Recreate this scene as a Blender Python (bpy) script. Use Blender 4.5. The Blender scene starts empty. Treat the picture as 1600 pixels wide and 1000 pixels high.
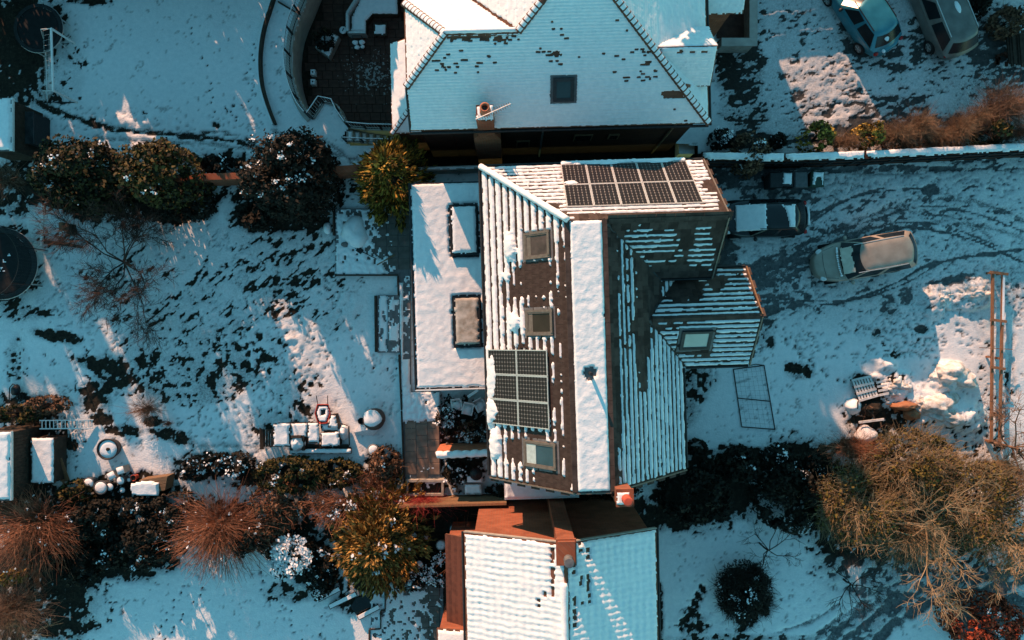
import bpy, bmesh, math, random
import numpy as np
from mathutils import Vector, Matrix, Euler

# ------------------------------------------------------------------ camera, sky, sun, exposure
scene = bpy.context.scene
col = scene.collection
CAM_H = 34.0
FPX = 1156.0                      # focal length in photo pixels (1600 wide)
cam_d = bpy.data.cameras.new("camera")
cam_d.sensor_width = 36.0
cam_d.lens = 36.0 * FPX / 1600.0
cam_d.clip_end = 3000.0
cam = bpy.data.objects.new("camera", cam_d)
col.objects.link(cam)
cam.location = (0, 0, CAM_H)
scene.camera = cam

SUN_EL = math.radians(16.0)
SUN_AX = 0.42                     # west component for one unit of north
_az = math.atan(SUN_AX)           # sun stands north, a little to the west
to_sun = Vector((-math.sin(_az) * math.cos(SUN_EL), math.cos(_az) * math.cos(SUN_EL), math.sin(SUN_EL)))
sun_d = bpy.data.lights.new("sun", 'SUN')
sun_d.energy = 3.35
sun_d.angle = math.radians(0.5)
sun_d.color = (1.0, 0.53, 0.32)
sun = bpy.data.objects.new("sun", sun_d)
col.objects.link(sun)
sun.rotation_euler = to_sun.to_track_quat('Z', 'Y').to_euler()

world = bpy.data.worlds.new("World")
scene.world = world
world.use_nodes = True
wn, wl = world.node_tree.nodes, world.node_tree.links
wn.clear()
sky = wn.new('ShaderNodeTexSky')
sky.sky_type = 'NISHITA'
sky.sun_disc = False
sky.sun_elevation = SUN_EL
sky.sun_rotation = -_az
sky.air_density = 1.0
sky.dust_density = 0.0
sky.ozone_density = 2.5
tint = wn.new('ShaderNodeMix')
tint.data_type = 'RGBA'
tint.blend_type = 'MULTIPLY'
tint.inputs[0].default_value = 1.0
tint.inputs[7].default_value = (0.56, 1.00, 0.77, 1)
bg = wn.new('ShaderNodeBackground')
bg.inputs[1].default_value = 0.115
wo = wn.new('ShaderNodeOutputWorld')
wl.new(sky.outputs[0], tint.inputs[6])
wl.new(tint.outputs[2], bg.inputs[0])
wl.new(bg.outputs[0], wo.inputs[0])
scene.view_settings.view_transform = 'Standard'
scene.view_settings.look = 'None'
scene.view_settings.gamma = 1.0
scene.view_settings.use_curve_mapping = False
scene.view_settings.exposure = 1.35
try:
    scene.cycles.max_bounces = 5
    scene.cycles.diffuse_bounces = 2
    scene.cycles.use_denoising = True
except Exception:
    pass

# ------------------------------------------------------------------ helpers: places
def W(x, y, z=0.0):
    """world point at height z seen at photo pixel x, y (authoring aid)"""
    s = (CAM_H - z) / FPX
    return Vector(((x - 800.0) * s, (500.0 - y) * s, z))
def W2(x, y, z=0.0):
    p = W(x, y, z)
    return (p.x, p.y)
def topx(X, Y, Z):
    s = FPX / (CAM_H - Z)
    return 800.0 + X * s, 500.0 - Y * s
PXM = 34.0                        # photo pixels per metre on the ground

# ------------------------------------------------------------------ helpers: noise in numpy
_rng = np.random.RandomState(7)
_tab = _rng.rand(256, 256)
def vnoise(x, y, seed=0):
    x = np.asarray(x, float) + seed * 17.31
    y = np.asarray(y, float) + seed * 41.77
    xi = np.floor(x).astype(int); yi = np.floor(y).astype(int)
    fx = x - xi; fy = y - yi
    fx = fx * fx * (3 - 2 * fx); fy = fy * fy * (3 - 2 * fy)
    a = _tab[xi & 255, yi & 255]; b = _tab[(xi + 1) & 255, yi & 255]
    c = _tab[xi & 255, (yi + 1) & 255]; d = _tab[(xi + 1) & 255, (yi + 1) & 255]
    return (a * (1 - fx) + b * fx) * (1 - fy) + (c * (1 - fx) + d * fx) * fy
def fbm(x, y, seed=0, oct=4, gain=0.5):
    s = 0.0; a = 1.0; t = 0.0; f = 1.0
    for o in range(oct):
        s = s + a * vnoise(np.asarray(x) * f, np.asarray(y) * f, seed + o * 3)
        t += a; a *= gain; f *= 2.03
    return s / t
def sstep(a, b, x):
    t = np.clip((x - a) / (b - a), 0, 1)
    return t * t * (3 - 2 * t)
def in_poly(x, y, poly):
    x = np.asarray(x); y = np.asarray(y)
    r = np.zeros(x.shape, bool)
    n = len(poly)
    for i in range(n):
        x0, y0 = poly[i]; x1, y1 = poly[(i + 1) % n]
        c = ((y0 > y) != (y1 > y))
        with np.errstate(divide='ignore', invalid='ignore'):
            xc = (x1 - x0) * (y - y0) / ((y1 - y0) if y1 != y0 else 1e-9) + x0
        r ^= c & (x < xc)
    return r
def seg_dist(x, y, pts):
    d = np.full(np.shape(x), 1e9)
    for (x0, y0), (x1, y1) in zip(pts[:-1], pts[1:]):
        dx, dy = x1 - x0, y1 - y0
        L = dx * dx + dy * dy + 1e-9
        t = np.clip(((x - x0) * dx + (y - y0) * dy) / L, 0, 1)
        d = np.minimum(d, np.hypot(x - x0 - t * dx, y - y0 - t * dy))
    return d
def smooth_path(pts, n=8):
    out = []
    P = [pts[0]] + list(pts) + [pts[-1]]
    for i in range(1, len(P) - 2):
        p0, p1, p2, p3 = [np.array(P[i + k], float) for k in (-1, 0, 1, 2)]
        for k in range(n):
            t = k / n
            out.append(tuple(0.5 * (2 * p1 + (p2 - p0) * t + (2 * p0 - 5 * p1 + 4 * p2 - p3) * t * t + (3 * p1 - p0 - 3 * p2 + p3) * t ** 3)))
    out.append(tuple(map(float, pts[-1])))
    return out

# ------------------------------------------------------------------ helpers: materials
_mats = {}
def mat(name, c, c2=None, scale=8.0, rough=0.85, bump=0.0, bscale=None, metal=0.0, spec=0.3, island=0.0, detail=5.0, stretch=None, coat=0.0, trans=0.0):
    if name in _mats:
        return _mats[name]
    m = bpy.data.materials.new(name)
    m.use_nodes = True
    n, l = m.node_tree.nodes, m.node_tree.links
    b = n['Principled BSDF']
    b.inputs['Roughness'].default_value = rough
    b.inputs['Metallic'].default_value = metal
    b.inputs['Specular IOR Level'].default_value = spec
    if coat: b.inputs['Coat Weight'].default_value = coat
    if trans: b.inputs['Transmission Weight'].default_value = trans
    tc = n.new('ShaderNodeTexCoord')
    vec = tc.outputs['Object']
    if stretch:
        mp = n.new('ShaderNodeMapping'); mp.inputs['Scale'].default_value = stretch
        l.new(vec, mp.inputs[0]); vec = mp.outputs[0]
    if c2 is None:
        c2 = tuple(min(1, x * 1.35) for x in c)
    ns = n.new('ShaderNodeTexNoise')
    ns.inputs['Scale'].default_value = scale; ns.inputs['Detail'].default_value = detail
    l.new(vec, ns.inputs['Vector'])
    rp = n.new('ShaderNodeValToRGB')
    rp.color_ramp.elements[0].position = 0.32; rp.color_ramp.elements[0].color = (*c, 1)
    rp.color_ramp.elements[1].position = 0.68; rp.color_ramp.elements[1].color = (*c2, 1)
    fac = ns.outputs['Fac']
    if island > 0:
        g = n.new('ShaderNodeNewGeometry')
        mm = n.new('ShaderNodeMath'); mm.operation = 'MULTIPLY_ADD'
        sb = n.new('ShaderNodeMath'); sb.operation = 'SUBTRACT'
        l.new(g.outputs['Random Per Island'], sb.inputs[0]); sb.inputs[1].default_value = 0.5
        l.new(sb.outputs[0], mm.inputs[0]); mm.inputs[1].default_value = island; l.new(fac, mm.inputs[2])
        fac = mm.outputs[0]
    l.new(fac, rp.inputs[0])
    l.new(rp.outputs[0], b.inputs['Base Color'])
    if bump > 0:
        n2 = n.new('ShaderNodeTexNoise'); n2.inputs['Scale'].default_value = bscale or scale * 3; n2.inputs['Detail'].default_value = 4
        l.new(vec, n2.inputs['Vector'])
        bp = n.new('ShaderNodeBump'); bp.inputs['Strength'].default_value = bump; bp.inputs['Distance'].default_value = 0.03
        l.new(n2.outputs['Fac'], bp.inputs['Height']); l.new(bp.outputs[0], b.inputs['Normal'])
    _mats[name] = m
    return m

SNOW = mat('snow', (0.74, 0.77, 0.79), (0.84, 0.85, 0.86), scale=6, rough=0.8, bump=0.32, bscale=16, spec=0.2)
SNOWF = mat('snow_thin', (0.62, 0.65, 0.67), (0.80, 0.81, 0.82), scale=18, rough=0.8, bump=0.5, bscale=30, spec=0.2)

def brick_mat(name, c1, c2, mortar, horiz='x'):
    m = bpy.data.materials.new(name); m.use_nodes = True
    n, l = m.node_tree.nodes, m.node_tree.links
    b = n['Principled BSDF']; b.inputs['Roughness'].default_value = 0.9; b.inputs['Specular IOR Level'].default_value = 0.15
    tc = n.new('ShaderNodeTexCoord'); sx = n.new('ShaderNodeSeparateXYZ'); cx = n.new('ShaderNodeCombineXYZ')
    ad = n.new('ShaderNodeMath'); ad.operation = 'ADD'
    l.new(tc.outputs['Object'], sx.inputs[0]); l.new(sx.outputs[0], ad.inputs[0]); l.new(sx.outputs[1], ad.inputs[1])
    l.new(ad.outputs[0], cx.inputs[0]); l.new(sx.outputs[2], cx.inputs[1])
    t = n.new('ShaderNodeTexBrick')
    t.inputs['Color1'].default_value = (*c1, 1); t.inputs['Color2'].default_value = (*c2, 1); t.inputs['Mortar'].default_value = (*mortar, 1)
    t.inputs['Scale'].default_value = 1.0; t.inputs['Brick Width'].default_value = 0.225; t.inputs['Row Height'].default_value = 0.075
    t.inputs['Mortar Size'].default_value = 0.006
    l.new(cx.outputs[0], t.inputs['Vector'])
    ns = n.new('ShaderNodeTexNoise'); ns.inputs['Scale'].default_value = 2.0
    l.new(tc.outputs['Object'], ns.inputs['Vector'])
    mx = n.new('ShaderNodeMix'); mx.data_type = 'RGBA'; mx.blend_type = 'MULTIPLY'; mx.inputs[0].default_value = 0.6
    l.new(t.outputs['Color'], mx.inputs[6]); l.new(ns.outputs['Fac'], mx.inputs[7])
    l.new(mx.outputs[2], b.inputs['Base Color'])
    bp = n.new('ShaderNodeBump'); bp.inputs['Strength'].default_value = 0.6; bp.inputs['Distance'].default_value = 0.01
    l.new(t.outputs['Fac'], bp.inputs['Height']); bp.invert = True; l.new(bp.outputs[0], b.inputs['Normal'])
    return m
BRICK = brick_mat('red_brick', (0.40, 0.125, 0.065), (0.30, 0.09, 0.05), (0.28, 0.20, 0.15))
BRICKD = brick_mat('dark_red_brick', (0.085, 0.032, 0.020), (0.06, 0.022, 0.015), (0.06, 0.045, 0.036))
TILE_BR = mat('brown_roof_tile', (0.043, 0.031, 0.027), (0.088, 0.064, 0.055), scale=3, rough=0.95, spec=.08, bump=0.3, bscale=25, island=0.5)
TILE_RED = mat('old_clay_tile', (0.10, 0.045, 0.03), (0.17, 0.075, 0.045), scale=4, rough=0.9, bump=0.3, bscale=20, island=0.6)
SOIL = mat('dark_soil', (0.010, 0.008, 0.006), (0.035, 0.026, 0.018), scale=7, rough=0.95, bump=0.6, bscale=18)
PAVER = mat('brown_patio_paver', (0.045, 0.022, 0.017), (0.09, 0.046, 0.034), scale=3, rough=0.9, bump=0.3, bscale=22, island=0.8)
SLAB = mat('tan_paving_slab', (0.16, 0.105, 0.08), (0.24, 0.165, 0.125), scale=3, rough=0.9, bump=0.2, bscale=25, island=0.6)
SLABG = mat('grey_paving_slab', (0.075, 0.068, 0.062), (0.13, 0.12, 0.11), scale=3, rough=0.9, bump=0.2, bscale=25, island=0.6)
STONE = mat('pale_stone', (0.25, 0.23, 0.20), (0.36, 0.33, 0.29), scale=5, rough=0.9, bump=0.4)
RENDERW = mat('grey_render', (0.30, 0.28, 0.26), (0.40, 0.38, 0.35), scale=2.5, rough=0.9, bump=0.2)
WOOD = mat('weathered_timber', (0.13, 0.075, 0.04), (0.22, 0.135, 0.075), scale=6, rough=0.85, bump=0.3, stretch=(1, 6, 6))
WOODD = mat('dark_timber', (0.03, 0.02, 0.014), (0.06, 0.042, 0.03), scale=6, rough=0.85, bump=0.3)
WOODO = mat('orange_timber', (0.19, 0.085, 0.042), (0.30, 0.15, 0.08), scale=5, rough=0.8, bump=0.3, stretch=(6, 1, 6))
METD = mat('dark_metal', (0.012, 0.013, 0.014), (0.025, 0.026, 0.028), scale=9, rough=0.5, metal=0.3)
METL = mat('aluminium', (0.55, 0.54, 0.52), (0.68, 0.66, 0.64), scale=9, rough=0.4, metal=0.5)
METW = mat('white_painted_metal', (0.72, 0.71, 0.69), (0.82, 0.81, 0.79), scale=9, rough=0.5)
BLACKP = mat('black_plastic', (0.012, 0.012, 0.013), (0.025, 0.025, 0.027), scale=9, rough=0.55)
GREYP = mat('grey_plastic', (0.07, 0.075, 0.08), (0.11, 0.115, 0.12), scale=9, rough=0.6)
GREENP = mat('green_plastic', (0.02, 0.045, 0.035), (0.03, 0.06, 0.045), scale=9, rough=0.6)
RUBBER = mat('tyre_rubber', (0.012, 0.012, 0.012), (0.02, 0.02, 0.02), scale=20, rough=0.9)
TERRA = mat('terracotta', (0.36, 0.11, 0.055), (0.46, 0.17, 0.09), scale=6, rough=0.8, bump=0.2)
POTRED = mat('red_clay_pot', (0.42, 0.06, 0.035), (0.50, 0.09, 0.05), scale=6, rough=0.8)
GLASSD = mat('dark_window_glass', (0.008, 0.010, 0.012), (0.014, 0.017, 0.02), scale=2, rough=0.22, spec=0.3)
FRAMEB = mat('brown_grey_frame', (0.13, 0.105, 0.085), (0.18, 0.15, 0.125), scale=8, rough=0.5, metal=0.2)
FRAMED = mat('dark_grey_frame', (0.025, 0.027, 0.03), (0.04, 0.043, 0.047), scale=8, rough=0.5, metal=0.2)
LEAD = mat('grey_lead', (0.10, 0.10, 0.105), (0.16, 0.16, 0.165), scale=5, rough=0.6, bump=0.2)

# ------------------------------------------------------------------ helpers: objects
class Thing:
    """an Empty at the base of a thing; parts are authored in the frame of `rot` about the world origin"""
    def __init__(s, name, label, cat, base=(0, 0, 0), rot=0.0, group=None, frame='world'):
        e = bpy.data.objects.new(name, None)
        col.objects.link(e)
        s.off = Vector(base)
        R = Matrix.Rotation(rot, 4, 'Z')
        e.location = (R @ s.off) if frame == 'world' else s.off
        if frame == 'local':
            s.off = Vector((0, 0, 0))
        e.rotation_euler = (0, 0, rot)
        e.empty_display_size = 0.3
        e['label'] = label; e['category'] = cat
        if group: e['group'] = group
        s.e = e
def par(p):
    return p.e if isinstance(p, Thing) else p
def tagset(o, label=None, cat=None, group=None, kind=None):
    if label: o['label'] = label
    if cat: o['category'] = cat
    if group: o['group'] = group
    if kind: o['kind'] = kind
    return o
def mesh_from(name, verts, faces, m, smooth=False):
    me = bpy.data.meshes.new(name)
    if isinstance(verts, np.ndarray):
        nv = len(verts)
        me.vertices.add(nv)
        me.vertices.foreach_set('co', verts.astype(np.float32).ravel())
        F = np.asarray(faces)
        k = F.shape[1]
        me.loops.add(F.size)
        me.loops.foreach_set('vertex_index', F.astype(np.int32).ravel())
        me.polygons.add(len(F))
        me.polygons.foreach_set('loop_start', np.arange(0, F.size, k, dtype=np.int32))
        try:
            me.polygons.foreach_set('loop_total', np.full(len(F), k, dtype=np.int32))
        except Exception:
            pass
        me.update(calc_edges=True)
        me.validate()
    else:
        me.from_pydata([tuple(v) for v in verts], [], faces)
        me.update()
    if smooth:
        me.polygons.foreach_set('use_smooth', [True] * len(me.polygons))
    if m is not None:
        for x in (m if isinstance(m, (list, tuple)) else [m]):
            me.materials.append(x)
    return me
def add_obj(name, me, parent=None, loc=(0, 0, 0), rot=(0, 0, 0)):
    o = bpy.data.objects.new(name, me)
    col.objects.link(o)
    if parent is not None: o.parent = par(parent)
    o.location = loc; o.rotation_euler = rot
    return o
def copy_tree(o, parent=None):
    c = o.copy(); col.objects.link(c)
    if parent is not None: c.parent = parent
    for ch in list(o.children): copy_tree(ch, c)
    return c
def place_copy(o, loc, rz, label, scale=None):
    c = copy_tree(o)
    c.location = loc; c.rotation_euler = (0, 0, rz)
    if scale is not None: c.scale = scale if hasattr(scale, '__len__') else (scale,) * 3
    c['label'] = label
    return c

OFF = {}
class MB:
    def __init__(s): s.v = []; s.f = []
    def add(s, vs, fs):
        b = len(s.v)
        s.v += [Vector(v) for v in vs]; s.f += [tuple(b + i for i in f) for f in fs]
        return s
    def quad(s, a, b, c, d): return s.add([a, b, c, d], [(0, 1, 2, 3)])
    def box(s, x0, x1, y0, y1, z0, z1, M=None):
        vs = [Vector((x, y, z)) for z in (z0, z1) for y in (y0, y1) for x in (x0, x1)]
        if M is not None: vs = [M @ v for v in vs]
        return s.add(vs, [(0, 2, 3, 1), (4, 5, 7, 6), (0, 1, 5, 4), (2, 6, 7, 3), (0, 4, 6, 2), (1, 3, 7, 5)])
    def bar(s, p, q, w, h=None, up=(0, 0, 1)):
        p, q = Vector(p), Vector(q); h = h or w
        d = (q - p); L = d.length
        if L < 1e-6: return s
        d /= L
        u = Vector(up)
        if abs(d.dot(u)) > 0.95: u = Vector((1, 0, 0))
        sx = d.cross(u).normalized(); sz = sx.cross(d)
        vs = [c + sx * (a * w / 2) + sz * (b * h / 2) for c in (p, q) for a, b in ((-1, -1), (1, -1), (1, 1), (-1, 1))]
        return s.add(vs, [(0, 1, 2, 3), (7, 6, 5, 4), (0, 4, 5, 1), (1, 5, 6, 2), (2, 6, 7, 3), (3, 7, 4, 0)])
    def prism(s, poly, z0, z1, M=None):
        n = len(poly)
        vs = [Vector((x, y, z0)) for x, y in poly] + [Vector((x, y, z1)) for x, y in poly]
        if M is not None: vs = [M @ v for v in vs]
        return s.add(vs, [tuple(range(n))[::-1], tuple(range(n, 2 * n))] + [(i, (i + 1) % n, n + (i + 1) % n, n + i) for i in range(n)])
    def slab(s, pts, t):
        """polygon in space given thickness t against its normal"""
        P = [Vector(p) for p in pts]
        nrm = Vector((0, 0, 0))
        for i in range(len(P)):
            a, b = P[i], P[(i + 1) % len(P)]
            nrm += Vector(((a.y - b.y) * (a.z + b.z), (a.z - b.z) * (a.x + b.x), (a.x - b.x) * (a.y + b.y)))
        nrm.normalize()
        if nrm.z < 0: P.reverse(); nrm = -nrm
        n = len(P)
        return s.add(P + [p - nrm * t for p in P], [tuple(range(n)), tuple(range(n, 2 * n))[::-1]] + [((i + 1) % n, i, n + i, n + (i + 1) % n) for i in range(n)])
    def tube(s, pts, rads, n=6, cap=True):
        pts = [Vector(p) for p in pts]
        if not hasattr(rads, '__len__'): rads = [rads] * len(pts)
        base = len(s.v)
        for i, p in enumerate(pts):
            d = (pts[min(i + 1, len(pts) - 1)] - pts[max(i - 1, 0)])
            if d.length < 1e-9: d = Vector((0, 0, 1))
            d.normalize()
            u = Vector((0, 0, 1)) if abs(d.z) < 0.9 else Vector((1, 0, 0))
            a = d.cross(u).normalized(); b = a.cross(d)
            for k in range(n):
                t = 2 * math.pi * k / n
                s.v.append(p + (a * math.cos(t) + b * math.sin(t)) * rads[i])
        for i in range(len(pts) - 1):
            for k in range(n):
                s.f.append((base + i * n + k, base + i * n + (k + 1) % n, base + (i + 1) * n + (k + 1) % n, base + (i + 1) * n + k))
        if cap:
            s.f.append(tuple(base + k for k in range(n))[::-1])
            e = base + (len(pts) - 1) * n
            s.f.append(tuple(e + k for k in range(n)))
        return s
    def lathe(s, prof, n=20, c=(0, 0, 0), close=True):
        c = Vector(c); base = len(s.v)
        for r, z in prof:
            for k in range(n):
                t = 2 * math.pi * k / n
                s.v.append(c + Vector((r * math.cos(t), r * math.sin(t), z)))
        for i in range(len(prof) - 1):
            for k in range(n):
                s.f.append((base + i * n + k, base + i * n + (k + 1) % n, base + (i + 1) * n + (k + 1) % n, base + (i + 1) * n + k))
        if close:
            s.f.append(tuple(base + k for k in range(n))[::-1])
            e = base + (len(prof) - 1) * n
            s.f.append(tuple(e + k for k in range(n)))
        return s
    def lump(s, c, rx, ry, rz, seed=0, rough=0.25, seg=14, rings=8, dome=False):
        c = Vector(c); rnd = seed * 3.7
        base = len(s.v)
        lo = 0.0 if dome else -math.pi / 2
        for i in range(rings + 1):
            ph = lo + (math.pi / 2 - lo) * i / rings
            for k in range(seg):
                t = 2 * math.pi * k / seg
                dx, dy, dz = math.cos(ph) * math.cos(t), math.cos(ph) * math.sin(t), math.sin(ph)
                q = 1 + rough * 2 * (float(fbm(dx * 1.7 + dz + 9, dy * 1.7 + dz * 0.6 + 9, seed=seed % 50, oct=3)) - 0.5)
                s.v.append(c + Vector((dx * rx * q, dy * ry * q, dz * rz * q)))
        for i in range(rings):
            for k in range(seg):
                s.f.append((base + i * seg + k, base + i * seg + (k + 1) % seg, base + (i + 1) * seg + (k + 1) % seg, base + (i + 1) * seg + k))
        return s
    def build(s, name, m, parent=None, smooth=False, label=None, kind=None, off=None):
        o_ = off if off is not None else (parent.off if isinstance(parent, Thing) else (OFF.get(parent.name) if parent is not None else None))
        vs = [v - o_ for v in s.v] if o_ is not None else s.v
        o = add_obj(name, mesh_from(name, vs, s.f, m, smooth), parent)
        if o_ is not None: OFF[o.name] = o_
        if label: o['label'] = label
        if kind: o['kind'] = kind
        return o

def np_part(name, V, F, m, parent, smooth=True, kind=None, label=None):
    """numpy mesh as a part; V in the thing's authoring frame"""
    off = parent.off if isinstance(parent, Thing) else OFF.get(parent.name) if parent is not None else None
    if off is not None: V = V - np.array(off)
    o = add_obj(name, mesh_from(name, V, F, m, smooth), parent)
    if off is not None: OFF[o.name] = off
    if kind: o['kind'] = kind
    if label: o['label'] = label
    return o

class Plane:
    """a roof slope or any flat surface: origin, along-eaves axis, up-slope axis"""
    def __init__(s, pts, u=None):
        P = [Vector(p) for p in pts]
        s.P = P
        n = Vector((0, 0, 0))
        for i in range(len(P)):
            a, b = P[i], P[(i + 1) % len(P)]
            n += Vector(((a.y - b.y) * (a.z + b.z), (a.z - b.z) * (a.x + b.x), (a.x - b.x) * (a.y + b.y)))
        n.normalize()
        if n.z < 0: n = -n
        s.N = n; s.O = P[0]
        if u is None:
            u = Vector((0, 0, 1)).cross(n)
            u = Vector((1, 0, 0)) if u.length < 1e-4 else u.normalized()
        s.U = Vector(u); s.V = n.cross(s.U)
        s.poly = [((p - s.O).dot(s.U), (p - s.O).dot(s.V)) for p in P]
        us = [a for a, b in s.poly]; vs = [b for a, b in s.poly]
        s.u0, s.u1, s.v0, s.v1 = min(us), max(us), min(vs), max(vs)
    def at(s, u, v, h=0.0): return s.O + s.U * u + s.V * v + s.N * h
    def at_np(s, u, v, h):
        O, U, V, N = [np.array(k) for k in (s.O, s.U, s.V, s.N)]
        return O + u[..., None] * U + v[..., None] * V + h[..., None] * N
    def uv(s, p): p = Vector(p) - s.O; return p.dot(s.U), p.dot(s.V)

def snow_plane(name, pl, cover, parent, m=None, step=0.06, lift=0.004, kind='stuff', frame_rot=0.0, grow=0.0, holes=None):
    """snow with real thickness lying on a plane: cover(u, v, px, py) -> thickness in metres (<=0: bare)"""
    us = np.arange(pl.u0 - grow, pl.u1 + grow + step, step); vs = np.arange(pl.v0 - grow, pl.v1 + grow + step, step)
    U, V = np.meshgrid(us, vs, indexing='ij')
    Uj = U + (fbm(U * 9, V * 9, 5, 2) - 0.5) * step * 0.8; Vj = V + (fbm(U * 9 + 40, V * 9, 6, 2) - 0.5) * step * 0.8
    P0 = pl.at_np(Uj, Vj, np.zeros_like(U))
    if frame_rot:
        c, s_ = math.cos(frame_rot), math.sin(frame_rot)
        X = P0[..., 0] * c - P0[..., 1] * s_; Y = P0[..., 0] * s_ + P0[..., 1] * c
    else:
        X, Y = P0[..., 0], P0[..., 1]
    px, py = topx(X, Y, P0[..., 2])
    t = cover(Uj, Vj, px, py)
    inside = in_poly(Uj, Vj, pl.poly) if grow == 0 else np.ones_like(U, bool)
    t = np.where(inside, t, -1)
    if holes:
        for h in holes: t = np.where(in_poly(Uj, Vj, h), -1, t)
    ok = t > 0
    q = (ok[:-1, :-1].astype(int) + ok[1:, :-1] + ok[1:, 1:] + ok[:-1, 1:]) >= 4
    h = np.clip(t, 0, None) + lift
    # the rim of the snow comes down to the surface
    P = pl.at_np(Uj, Vj, h)
    idx = np.arange(U.size).reshape(U.shape)
    F = np.stack([idx[:-1, :-1][q], idx[1:, :-1][q], idx[1:, 1:][q], idx[:-1, 1:][q]], 1)
    if len(F) == 0: return None
    used = np.zeros(U.size, bool); used[F.ravel()] = True
    # border vertices sink
    cnt = np.zeros(U.size, int); np.add.at(cnt, F.ravel(), 1)
    P = P.reshape(-1, 3)
    border = used & (cnt < 4)
    base = pl.at_np(Uj, Vj, np.full(U.shape, 0.001)).reshape(-1, 3)
    P[border] = base[border]
    remap = -np.ones(U.size, int); remap[used] = np.arange(used.sum())
    return np_part(name, P[used], remap[F], m or SNOW, parent, True, kind)
# ------------------------------------------------------------------ ground
PIT_Z = -1.5
pit_px = smooth_path([(505, -60), (481, 0), (463, 45), (457, 85), (459, 120), (467, 150), (478, 172), (488, 184)], 5) + \
         [(505, 158), (527, 163), (534, 180), (546, 196), (540, 206), (534, 214), (545, 226), (640, 229), (640, 262), (1090, 246), (1090, 228), (1000, 215), (1000, 30), (640, 30), (640, -60)]
PIT = [W2(x, y) for x, y in pit_px]

def axis(lo, hi, step, far):
    mid = np.arange(lo, hi + step, step)
    ext = []; d = step; v = hi
    while v < far:
        d *= 1.25; v += d; ext.append(v)
    ext2 = []; d = step; v = lo
    while v > -far:
        d *= 1.25; v -= d; ext2.append(v)
    return np.array(ext2[::-1] + list(mid) + ext)
gxs = axis(-24.5, 24.5, 0.082, 400); gys = axis(-15.6, 15.6, 0.082, 400)
GX, GY = np.meshgrid(gxs, gys, indexing='ij')
gpx, gpy = 800 + GX * PXM, 500 - GY * PXM

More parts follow.
